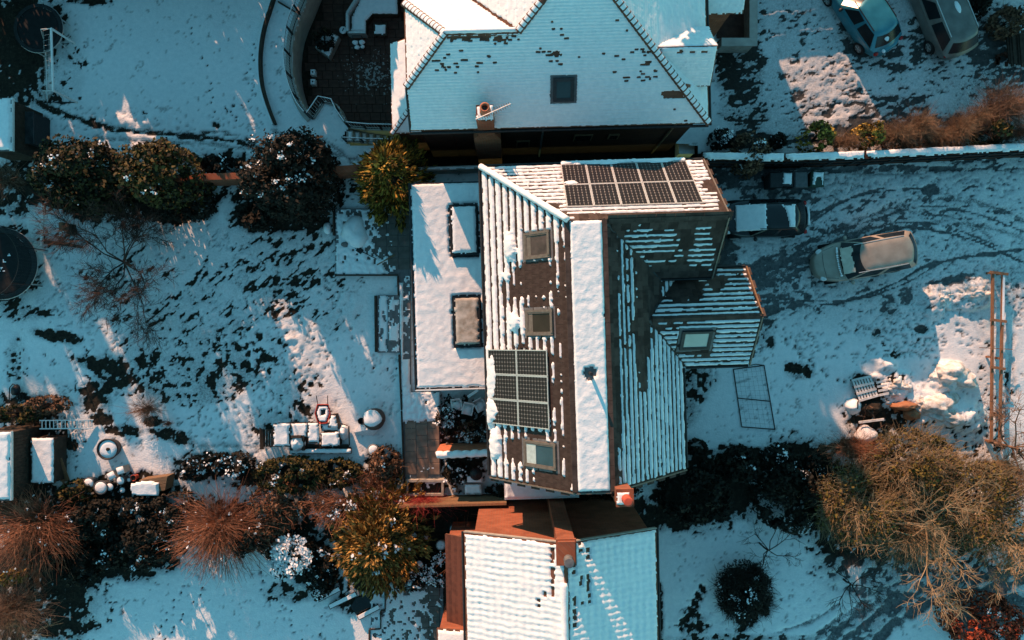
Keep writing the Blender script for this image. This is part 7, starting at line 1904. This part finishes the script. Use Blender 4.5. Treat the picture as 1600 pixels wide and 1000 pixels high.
# ------------------------------------------------------------------ bins in the drive
def wheelie_bin(label, cx, cy, m, rz=0.0, snow=None):
    p = W(cx, cy, 1.05)
    t = Thing('wheelie_bin', label, 'bin', (p.x, p.y, 0), rz, 'bins standing in a row by the boundary wall', 'local'); t.e.location = (p.x, p.y, 0)
    b = MB(); b.add([(-.22, -.26, .05), (.22, -.26, .05), (.22, .24, .05), (-.22, .24, .05), (-.28, -.34, 1.0), (.28, -.34, 1.0), (.28, .34, 1.0), (-.28, .34, 1.0)], [(3, 2, 1, 0), (4, 5, 6, 7), (0, 1, 5, 4), (1, 2, 6, 5), (2, 3, 7, 6), (3, 0, 4, 7)]); b.build('bin_body', m, t)
    b = MB(); b.add([(-.30, -.37, 1.005), (.30, -.37, 1.005), (.30, .36, 1.005), (-.30, .36, 1.005), (-.26, -.33, 1.07), (.26, -.33, 1.07), (.26, .30, 1.09), (-.26, .30, 1.09)], [(4, 5, 6, 7), (0, 1, 5, 4), (1, 2, 6, 5), (2, 3, 7, 6), (3, 0, 4, 7)]); b.build('lid', m, t)
    MB().tube([(-.25, .42, 1.0), (.25, .42, 1.0)], .022, 6).build('handle', m, t)
    for s in (-1, 1): MB().tube([(s * .25, .24, .1), (s * .31, .24, .1)], .10, 12).build('wheel', RUBBER, t)
    if snow:
        snow_plane('lid_snow', Plane([(-.25, -.32, 1.078), (.25, -.32, 1.078), (.25, .30, 1.095), (-.25, .30, 1.095)], (1, 0, 0)), snow, t, SNOW, .04)
    return t
wheelie_bin('black bin without snow at the left end of the bin row', 1213, 281, BLACKP, .02)
wheelie_bin('black bin with a square of snow on its lid', 1230, 279, BLACKP, -.02, lambda u, v, x, y: np.where((np.minimum(np.minimum(u, .5 - u), np.minimum(v, .62 - v)) > .03 + .03 * fbm(u * 8, v * 8, 3, 2)), .05, -1))
wheelie_bin('grey bin with a frosty bare lid', 1252, 280, GREYP, .03)
wheelie_bin('green bin with an arch of snow left on its lid, right end of the row', 1278, 279, GREENP, -.03, lambda u, v, x, y: np.where(np.hypot((u - .28) / .13, (v - .12) / .26) > 1, .05, -1))

# ------------------------------------------------------------------ junk heap, pallet and frame on the right
WOODG = mat('snow_dusted_wood', (.50, .48, .46), (.72, .71, .70), scale=5, rough=.85, bump=.3)
t = Thing('pallet', 'wooden pallet with snow on its slats next to the snow heaps', 'pallet', (*W2(1352, 607), 0))
A, B, C_, D_ = [W(x, y, .28) for x, y in ((1330, 594), (1361, 587), (1373, 618), (1342, 627))]
for i in range(7):
    f = (i + .5) / 7; MB().bar(A.lerp(B, f), D_.lerp(C_, f), .085, .025).build('slat', WOODG, t)
for i in range(4):
    f = (.02, .34, .66, .98)[i]; MB().bar(A.lerp(D_, f) - Vector((0, 0, -.026)), B.lerp(C_, f) - Vector((0, 0, -.026)), .10, .026).build('cross_board', WOODG, t); MB().bar(A.lerp(D_, f) - Vector((0, 0, .08)), B.lerp(C_, f) - Vector((0, 0, .08)), .09, .12).build('bearer', WOODD, t)
t = Thing('pallet', 'second pallet almost buried in snow right of the first', 'pallet', (*W2(1380, 608), 0))
for i in range(4): MB().bar(W(1369 + i * 1.6, 598 + i * 6.5, .32), W(1384 + i * 1.6, 595 + i * 6.5, .34), .10, .03).build('slat', WOODG, t)
MB().bar(W(1372, 592, .26), W(1380, 622, .26), .09, .1).build('bearer', WOODD, t)
TARP = mat('orange_brown_tarpaulin', (.24, .10, .05), (.36, .17, .085), scale=4, rough=.7, bump=.3)
t = Thing('tarpaulin', 'orange brown tarpaulin draped over the junk heap', 'tarpaulin', (*W2(1412, 634), 0))
def drape(pts, top, m, nm, t, n=5):
    """a small crumpled cloth: outline on the ground, ridge line above"""
    b = MB(); P = [W(*p) for p in pts]; T = [W(*p) for p in top]
    k = len(P); b.add(P + T, []); base = 0
    c = len(T)
    fs = []
    for i in range(k):
        j = (i + 1) % k
        ti, tj = k + min(int(i * c / k), c - 1), k + min(int(j * c / k), c - 1)
        fs.append((i, j, tj) if ti == tj else (i, j, tj, ti))
    fs.append(tuple(range(k, k + c)))
    b.f += fs; return b.build(nm, m, t)
MB().lump(W(1410, 634, .1), .70, .20, .55, 41, .35, 18, 8, True).build('tarp_body', TARP, t, True); MB().lump(W(1424, 647, .05), .42, .26, .36, 43, .4, 16, 7, True).build('tarp_fold', TARP, t, True)
t = Thing('rubble_heap', 'dark heap of rubble and twigs below the pallet', 'heap', (*W2(1360, 640), 0))
MB().lump(W(1358, 636, -.05), .55, .38, .45, 45, .5, 18, 8, True).build('heap_body', SOIL, t, True)
for k in range(9):
    rn = random.Random(k + 60); p = W(1358 + rn.uniform(-22, 30), 640 + rn.uniform(-14, 16), .35); a = rn.uniform(0, 6.28); MB().bar(p, p + Vector((.35 * math.cos(a), .35 * math.sin(a), rn.uniform(-.1, .2))), .05, .04).build('timber_scrap', random.choice([WOODD, WOODO]), t)
MB().bar(W(1342, 660, .4), W(1381, 655, .42), .10, .07).build('snowy_beam', WOODG, t)
t = Thing('sack', 'large pale crumpled sack at the foot of the junk heap', 'sack', (*W2(1352, 680), 0))
MB().lump(W(1352, 680, .05), .48, .42, .5, 47, .35, 18, 8, True).build('sack_body', mat('pale_sack', (.50, .50, .52), (.64, .64, .66), scale=5, rough=.8, bump=.6, bscale=6), t, True)
t = Thing('snow_heap', 'small pile of snow left of the rubble below the pallet', 'snow heap', (*W2(1332, 636), 0)); MB().lump(W(1332, 635, 0), .40, .36, .35, 49, .3, 16, 7, True).build('heap_body', SNOW, t, True)
for k, (x, y, rx, ry, h, lab) in enumerate([(1482, 590, .95, .6, .75, 'tallest snow heap at the right, in full sun'), (1470, 640, 1.15, .75, .55, 'wide lumpy snow heap below the tallest one'), (1516, 458, .85, .5, .4, 'snow heap at the end of the drive near the timber frame'), (1468, 468, .45, .55, .35, 'small snow heap with dark holes beside the drive'), (1400, 603, .7, .4, .35, 'sunlit snow ridge leading from the pallet'), (1440, 630, .5, .45, .4, 'small snow heap beside the tarpaulin')]):
    t = Thing('snow_heap', lab, 'snow heap', (*W2(x, y), 0))
    b = MB(); c = W(x, y, -.12)
    DIRTY = mat('dirty_snow', (.36, .33, .29), (.80, .80, .79), scale=3.5, rough=.85, bump=1.0, bscale=11, detail=8)
    b.lump(c, rx, ry, h + .1, 70 + k, .55, 60, 26, True); b.build('heap_body', DIRTY, t, True)
    rn = random.Random(k)
    for q in range(22):
        a = rn.uniform(0, 6.28); rr = rn.uniform(.2, 1.05); MB().lump((c.x + rx * rr * math.cos(a), c.y + ry * rr * math.sin(a), h * (1 - rr) * .7), rn.uniform(.10, .2), rn.uniform(.08, .16), rn.uniform(.08, .16), 90 + k * 9 + q, .4, 10, 6).build('snow_lump', DIRTY, t, True)
t = Thing('garden_pergola', 'long ladder like timber frame at the right edge of the photo', 'pergola', (*W2(1555, 560), 0))
zf = .42
L0, L1, R0, R1_ = W(1551, 426, zf), W(1549, 690, zf), W(1567, 428, zf), W(1562, 692, zf)
MB().bar(L0, L1, .09, .12).build('rail', WOODO, t); MB().bar(R0, R1_, .09, .12).build('rail', WOODO, t)
MB().bar(R0 + Vector((0, 0, .075)), R0.lerp(R1_, .3) + Vector((0, 0, .075)), .085, .03).build('rail_snow', SNOW, t)
for f, e in ((.0, .18), (.28, .15), (.56, .14), (.84, .14)):
    p, q = L0.lerp(L1, f), R0.lerp(R1_, f); d = (q - p).normalized() * e; MB().bar(p - d + Vector((0, 0, .09)), q + d + Vector((0, 0, .09)), .12, .06).build('cross_beam', WOODO, t)
p, q = W(1530, 543, zf + .1), W(1582, 546, zf + .1); MB().bar(p, q, .03, .03).build('cross_rod', WOODO, t)
for p in (L0, L0.lerp(L1, .5), L1, R0, R0.lerp(R1_, .5), R1_): MB().box(p.x - .045, p.x + .045, p.y - .045, p.y + .045, 0, p.z - .061).build('post', WOODO, t)
t = Thing('timber_stack', 'dark timber stack in the top right corner', 'timber', (*W2(1580, 75), 0))
rn = random.Random(77)
for k in range(7): MB().bar(W(1574 + k * 4, 52 + rn.uniform(-5, 5), .3 + .05 * (k % 3)), W(1578 + k * 4, 100 + rn.uniform(-6, 6), .25 + .05 * (k % 3)), .12, .08).build('board', WOODD, t)
t = Thing('brick_pile', 'small reddish brick pile near the right edge of the upper drive', 'bricks', (*W2(1570, 95), 0))
for k in range(14):
    p = W(1556 + rn.uniform(0, 22), 92 + rn.uniform(-9, 9), .06 + .075 * (k % 3)); a = rn.uniform(0, 3); q = Vector((math.cos(a), math.sin(a), 0)) * .11; MB().bar(p - q, p + q, .105, .07).build('brick', BRICKD, t)
# ------------------------------------------------------------------ patio by the lower house
fp = MB().prism([W2(x, y) for x, y in ((603, 908), (692, 912), (694, 1010), (578, 1010), (580, 955), (602, 952))], -.08, .005).build('lower_patio', LEAD, None, kind='structure')
for i in range(6):
    for j in range(7):
        X, Y = W2(612, 922)[0] + i * .49, W2(612, 922)[1] - j * .49
        p_ = topx(X, Y, 0)
        if p_[0] < 690 and p_[1] < 1010: add_obj('paving_slab', slab_mg, fp, (X, Y, -.005 + rn.uniform(0, .008)), (rn.uniform(-.006, .006), rn.uniform(-.006, .006), rn.uniform(-.006, .006)), ).scale = (.94, .94, 1)
snow_plane('patio_snow', Plane([W(x, y, .045) for x, y in ((578, 908), (692, 912), (694, 1010), (578, 1010))], (1, 0, 0)), lambda u, v, x, y: np.where(fbm(u * 5, v * 5, 19, 4, .65) < .66 - .30 * sstep(.0, 1., (x - 640) / 50), .012, -1) * np.where((np.abs(((u + .2) % .49) - .245) > .22) & (x > 640), 1, 1), fp, SNOWF, .045)
t = Thing('patio_edging', 'dark stepped edging between lower lawn and paved patio', 'edging', (*W2(590, 960), 0))
for a, c_ in (((602, 902), (602, 952)), ((602, 953), (595, 953)), ((595, 954), (595, 982)), ((594, 982), (577, 983)), ((577, 984), (577, 1010))): MB().bar(W(*a, .06), W(*c_, .06), .05, .14).build('edging_board', WOODD, t)
for k, (a, c_) in enumerate((((497, 937), (530, 920)), ((515, 948), (556, 928)), ((560, 965), (592, 948)))):
    t = Thing('sleeper', ('upper', 'middle', 'lowest')[k] + ' of three snowy sleepers round the small pond', 'sleeper', (*W2(*a), 0))
    MB().bar(W(*a, .1), W(*c_, .1), .2, .2).build('sleeper_body', WOODD, t); MB().bar(W(*a, .22), W(*c_, .22), .17, .05).build('sleeper_snow', SNOW, t)
pond = MB().prism([W2(x, y) for x, y in ((548, 948), (556, 934), (574, 929), (583, 942), (575, 956), (560, 964))], -.04, .035).build('pond_water', mat('dark_pond_water', (.004, .005, .005), (.01, .012, .012), rough=.08, spec=.5), None, kind='structure')
# ------------------------------------------------------------------ cars
RIM = mat('wheel_rim', (.16, .16, .16), (.24, .24, .24), scale=9, rough=.45, metal=.5)
def car(label, cx, cy, rz, L, Wd, H, paint, style='hatch', z=0.0, group=None, snow=None, zc=.8, dark_trim=True):
    """a car seen from above: hull, cabin, panes, wheels, lamps, mirrors; nose toward local +x"""
    p = W(cx, cy, zc); t = Thing('parked_car', label, 'car', (p.x, p.y, 0), rz, group, 'local'); t.e.location = (p.x, p.y, z)
    hl, hw = L / 2, Wd / 2
    st = dict(hatch=(.18, .02, -.30, -.43, .97), suv=(.22, .06, -.37, -.475, .99), sedan=(.16, .0, -.18, -.33, .90))[style]
    xa, xb, xc, xd = [s * L for s in st[:4]]           # base front, roof front, roof rear, base rear of the cabin
    belt = .60 * H if style != 'suv' else .60 * H; zh = belt
    def zdeck(x):
        if x > xa: f = (x - xa) / (hl - xa); return belt - .02 - .16 * f ** 1.6 * H * .55
        if x < xd: f = (xd - x) / (hl + xd + 1e-6); return belt - .03 * f
        return belt
    n = 56
    def outline(sc, z, zf=None, inset=0.0):
        P = []
        for i in range(n):
            a = 2 * math.pi * i / n; ca, sa = math.cos(a), math.sin(a)
            e = .42 if abs(ca) > 0 else .4
            x = (abs(ca) ** (.68 if ca > 0 else .60)) * math.copysign(1, ca) * (hl - inset); y = (abs(sa) ** .42) * math.copysign(1, sa) * (hw - inset)
            # nose and tail are rounded in plan
            k = abs(x) / hl; y *= 1 - (.24 if x > 0 else .20) * max(0, (k - .45) / .55) ** 2
            x -= math.copysign(.10 if x > 0 else .07, x) * (abs(y) / hw) ** 2 * (k > .8)
            P.append((x * sc, y * sc if sc > .5 else y * sc, (zf(x * sc) if zf else z)))
        return P
    rings = [outline(.97, .20, None, .06), outline(1, .32, None, .02), outline(1, .50, None, 0), outline(1, 0, lambda x: min(zdeck(x) - .10, 5), .01), outline(1, 0, lambda x: zdeck(x) - .03, .035), outline(1, 0, lambda x: zdeck(x), .09),
             outline(.80, 0, lambda x: zdeck(x) + .015), outline(.5, 0, lambda x: zdeck(x) + .03), outline(.2, 0, lambda x: zdeck(x) + .035)]
    V = [v for r in rings for v in r]; F = []
    for i in range(len(rings) - 1):
        for k in range(n): F.append((i * n + k, i * n + (k + 1) % n, (i + 1) * n + (k + 1) % n, (i + 1) * n + k))
    F.append(tuple((len(rings) - 1) * n + k for k in range(n))); F.append(tuple(range(n))[::-1])
    b = MB(); b.add(V, F); body = b.build('body', paint, t, True)
    # cabin
    rw = hw * (.64 if style != 'suv' else .67); bw = hw * .93; rz_ = H - .07
    nf = 9
    def edge(xm, w, z, bow, front):
        return [Vector((xm + bow * (1 - (s / 1.0) ** 2) * (1 if front else -1), s * w, z)) for s in np.linspace(1, -1, nf)]
    def side(x0, x1, w0, z, bow, k=13):   # along one flank
        return [(x0 + (x1 - x0) * f, w0 + bow * math.sin(math.pi * f), z) for f in np.linspace(0, 1, k)[1:-1]]
    def ring(xf, xr, w, z, bow, sb):
        fr = edge(xf, w, z, bow, True)                                # +y to -y
        rr = edge(xr, w * .90, z, bow * .75, False)[::-1]              # -y to +y
        s1 = [Vector((x, -y, zz)) for x, y, zz in side(xf, xr, w, z, sb)]
        s2 = [Vector((x, y, zz)) for x, y, zz in side(xf, xr, w, z, sb)][::-1]
        return fr + s1 + rr + s2
    R0 = ring(xa, xd, bw, belt - .02, .20, .03); R1 = ring(xb, xc, rw, rz_, .17, .04); R2 = ring(xb - .06, xc + .06, rw - .07, rz_ + .045, .11, .02); R3 = ring(xb - .35, xc + .35, rw * .55, H, .04, .01)
    m = len(R0); b = MB(); V = R0 + R1 + R2 + R3; F = []
    for i in range(3):
        for k in range(m): F.append((i * m + k, (i * m + (k + 1) % m), (i + 1) * m + (k + 1) % m, (i + 1) * m + k))
    F.append(tuple(3 * m + k for k in range(m))); b.add(V, F); cab = b.build('roof', paint, t, True)
    # panes: patches of the cabin wall, just proud
    def pane(nm, k0, k1, t0=.10, t1=.90):
        b = MB(); vs = []
        for k in range(k0, k1 + 1):
            a, c = R0[k % m], R1[k % m]
            pa, pc = a.lerp(c, t0), a.lerp(c, t1); nrm = Vector((0, 0, 0))
            e = R0[(k + 1) % m] - R0[(k - 1) % m]; nrm = e.cross(c - a).normalized()
            if nrm.z < 0: nrm = -nrm
            vs += [pa + nrm * .010, pc + nrm * .010]
        b.add(vs, [(2 * i, 2 * i + 2, 2 * i + 3, 2 * i + 1) for i in range(k1 - k0)]); return b.build(nm, GLASSD, t, True)
    ws = pane('windscreen', 0, nf - 1, .06, .93)
    i0 = nf; ns_ = 11
    pane('side_window', nf, nf + 4, .10, .90); pane('side_window', nf + 5, nf + 10, .10, .90)
    pane('rear_window', nf + ns_, nf + ns_ + nf - 1, .25, .88)
    j = 2 * nf + ns_; pane('side_window', j, j + 5, .10, .90); pane('side_window', j + 6, j + 10, .10, .90)
    # lamps, mirrors, wheels, bumpers
    for s in (-1, 1):
        MB().lump((hl - .36, s * hw * .66, zdeck(hl - .36) - .05), .17, .13, .05, 3, .05, 12, 6).build('headlight', mat('headlight_glass', (.45, .47, .48), (.6, .62, .63), rough=.1, spec=.6), t, True)
        MB().lump((-hl + .20, s * hw * .74, belt - .10), .09, .11, .10, 3, .05, 12, 6).build('tail_light', mat('tail_light_red', (.30, .012, .012), (.4, .02, .02), rough=.2), t, True)
        MB().lump((xa - .22, s * (hw + .09), belt + .06), .08, .11, .075, 4, .06, 12, 6).build('mirror', paint if not dark_trim else BLACKP, t, True)
        for x in (hl * .62, -hl * .60):
            w = MB(); w.tube([(x, s * (hw - .20), .31), (x, s * (hw - .005), .31)], .31, 22); wo = w.build('wheel', RUBBER, t)
            MB().tube([(x, s * (hw - .03), .31), (x, s * (hw + .004), .31)], .20, 16).build('rim', RIM, wo)
            for k in range(5):
                a = 2 * math.pi * k / 5; MB().bar((x, s * (hw + .006), .31), (x + .18 * math.cos(a), s * (hw + .006), .31 + .18 * math.sin(a)), .05, .012).build('spoke', METL, wo)
        MB().bar((xa - .3, s * (rw + .012), rz_ + .03), (xc + .2, s * (rw + .012), rz_ + .03), .03, .03).build('roof_rail', METL if style == 'suv' else BLACKP, t)
    MB().box(-hl + .012, -hl + .03, -.26, .26, .42, .53).build('number_plate', METW, t)
    MB().box(hl - .05, hl - .022, -.36, .36, .36, .50).build('grille', BLACKP, t)
    b = MB(); b.tube([(xa + .10, s * bw * .7, belt + .02) for s in np.linspace(-1, 1, 9)], .012, 5); b.build('wiper', BLACKP, t)
    b = MB(); x0 = hl * .80; b.tube([(xa + .32, -hw * .80, zdeck(xa + .3) + .006), (x0, -hw * .66, zdeck(x0) + .004), (x0 + .05, 0, zdeck(x0) + .034), (x0, hw * .66, zdeck(x0) + .004), (xa + .32, hw * .80, zdeck(xa + .3) + .006)], .007, 4); b.build('bonnet_seam', BLACKP, t)
    t.info = dict(xa=xa, xb=xb, xc=xc, xd=xd, rw=rw, bw=bw, H=H, belt=belt, hl=hl, hw=hw, rz=rz_, zdeck=zdeck)
    return t
def paint(name, c, rough=.35, metal=.4, c2=None, coat=.5):
    return mat(name, c, c2 or tuple(x * 1.15 for x in c), scale=2.5, rough=rough, metal=metal, spec=.5, coat=coat)
SILVER = paint('champagne_silver_paint', (.26, .225, .185), .5, .2, (.34, .30, .25), .2)
BLUE = paint('bright_blue_paint', (.018, .15, .20), .35, .2, (.028, .20, .26), .4)
GREY = paint('mid_grey_paint', (.12, .115, .105), .45, .3, (.18, .175, .16), .2)
BLACKC = paint('black_car_paint', (.008, .010, .012), .3, .3, (.014, .016, .018), .4)
def quad_snow(nm, t, pts, f, m=None, step=.05):
    snow_plane(nm, Plane(pts, None), f, t, m, step, frame_rot=0)
# silver estate, nose to the lower left
s = car('silver people carrier with frosted windscreen in the middle of the drive', 1350, 402, math.radians(180 + 10.5), 4.62, 1.82, 1.62, SILVER, 'suv', dark_trim=False)
i = s.info
ws = [Vector((i['xa'] + .14, -.62, i['belt'] + .10)), Vector((i['xa'] + .14, .62, i['belt'] + .10)), Vector((i['xb'] + .10, .58, i['rz'] - .06)), Vector((i['xb'] + .10, -.58, i['rz'] - .06))]
FROST = mat('frost', (.52, .46, .37), (.66, .60, .50), scale=5, rough=.8, bump=.3)
snow_plane('windscreen_frost', Plane([p + Vector((.03, 0, .03)) for p in ws]), lambda u, v, x, y: np.where(fbm(u * 5, v * 5, 7, 4, .6) + .9 * np.exp(-((v - .72) / .2) ** 2) - .12 < .78, .012, -1), s, FROST, .04)
hood = [Vector((i['xa'] + .22, -.7, i['zdeck'](i['xa'] + .22) + .03)), Vector((i['xa'] + .22, .7, i['zdeck'](i['xa'] + .22) + .03)), Vector((i['hl'] - .35, .62, i['zdeck'](i['hl'] - .35) + .03)), Vector((i['hl'] - .35, -.62, i['zdeck'](i['hl'] - .35) + .03))]
rs_ = MB()
rn = random.Random(5)
for k in range(16):
    f = k / 15; p = ws[0].lerp(ws[1], f) + Vector((.14 - .2 * (f - .5) ** 2, 0, -.02)); rs_.lump(p, rn.uniform(.03, .06), rn.uniform(.03, .05), .03, 120 + k, .3, 8, 5)
rs_.build('wiper_snow', SNOW, s, True)['kind'] = 'stuff'
# black car with snow on roof and windscreen, half under the eaves
d = car('black car with snow squares on windscreen and roof, parked against the middle house', 1194, 341, math.radians(180 + 1), 4.0, 1.72, 1.46, BLACKC, 'hatch', zc=.7)
i = d.info
snow_plane('roof_snow', Plane([(i['xc'] + .0, -.58, i['H'] - .01), (i['xb'] - .55, -.58, i['H'] - .01), (i['xb'] - .55, .58, i['H'] - .01), (i['xc'] + .0, .58, i['H'] - .01)], (1, 0, 0)), lambda u, v, x, y: np.where((u + (fbm(u * 3, v * 2, 9, 3) - .5) * .7 < u.max() - .22) & (np.minimum(np.minimum(v, v.max() - v), u) > .03 + .10 * fbm(u * 5, v * 5, 31, 3)), .05 + .03 * fbm(u * 4, v * 4, 10, 3), -1), d, SNOW, .045)
a = [Vector((i['xa'] + .75, -.70, i['belt'] - .02)), Vector((i['xa'] + .75, .70, i['belt'] - .02)), Vector((i['xb'] - .05, .60, i['rz'] + .05)), Vector((i['xb'] - .05, -.60, i['rz'] + .05))]
snow_plane('windscreen_snow', Plane(a), lambda u, v, x, y: np.where(np.minimum(np.minimum(u - u.min(), u.max() - u), np.minimum(v - v.min(), v.max() - v)) > .05 + .14 * fbm(u * 4, v * 4, 33, 3), .05 + .02 * fbm(u * 4, v * 4, 12, 3), -1), d, SNOW, .045)
b = MB(); b.tube([(-i['hl'] + .10, -.45, i['belt'] + .02), (-i['hl'] + .06, -.1, i['belt'] + .02), (-i['hl'] + .08, .35, i['belt'] + .02)], .05, 6); b.build('boot_snow', SNOW, d, True)
# blue car and grey car at the upper edge, tails toward the camera
u = car('bright blue hatchback at the upper edge with a snow patch on its tail', 1352, 14, math.radians(123), 4.3, 1.8, 1.55, BLUE, 'hatch', zc=.9)
i = u.info
MB().lump((-i['hl'] + .55, .15, i['H'] - .28), .16, .12, .05, 9, .3, 12, 6).build('snow_patch', SNOW, u, True); MB().lump((-i['hl'] + .12, .35, i['belt'] - .02), .10, .08, .05, 10, .3, 10, 6).build('snow_patch', SNOW, u, True)
g = car('grey estate car at the upper edge, right of the blue one', 1474, 10, math.radians(112), 4.6, 1.86, 1.6, GREY, 'suv', zc=.9, dark_trim=False)
i = g.info
MB().lump((-.4, -.1, i['H'] - .01), .3, .12, .05, 14, .3, 12, 6).build('snow_patch', SNOW, g, True)
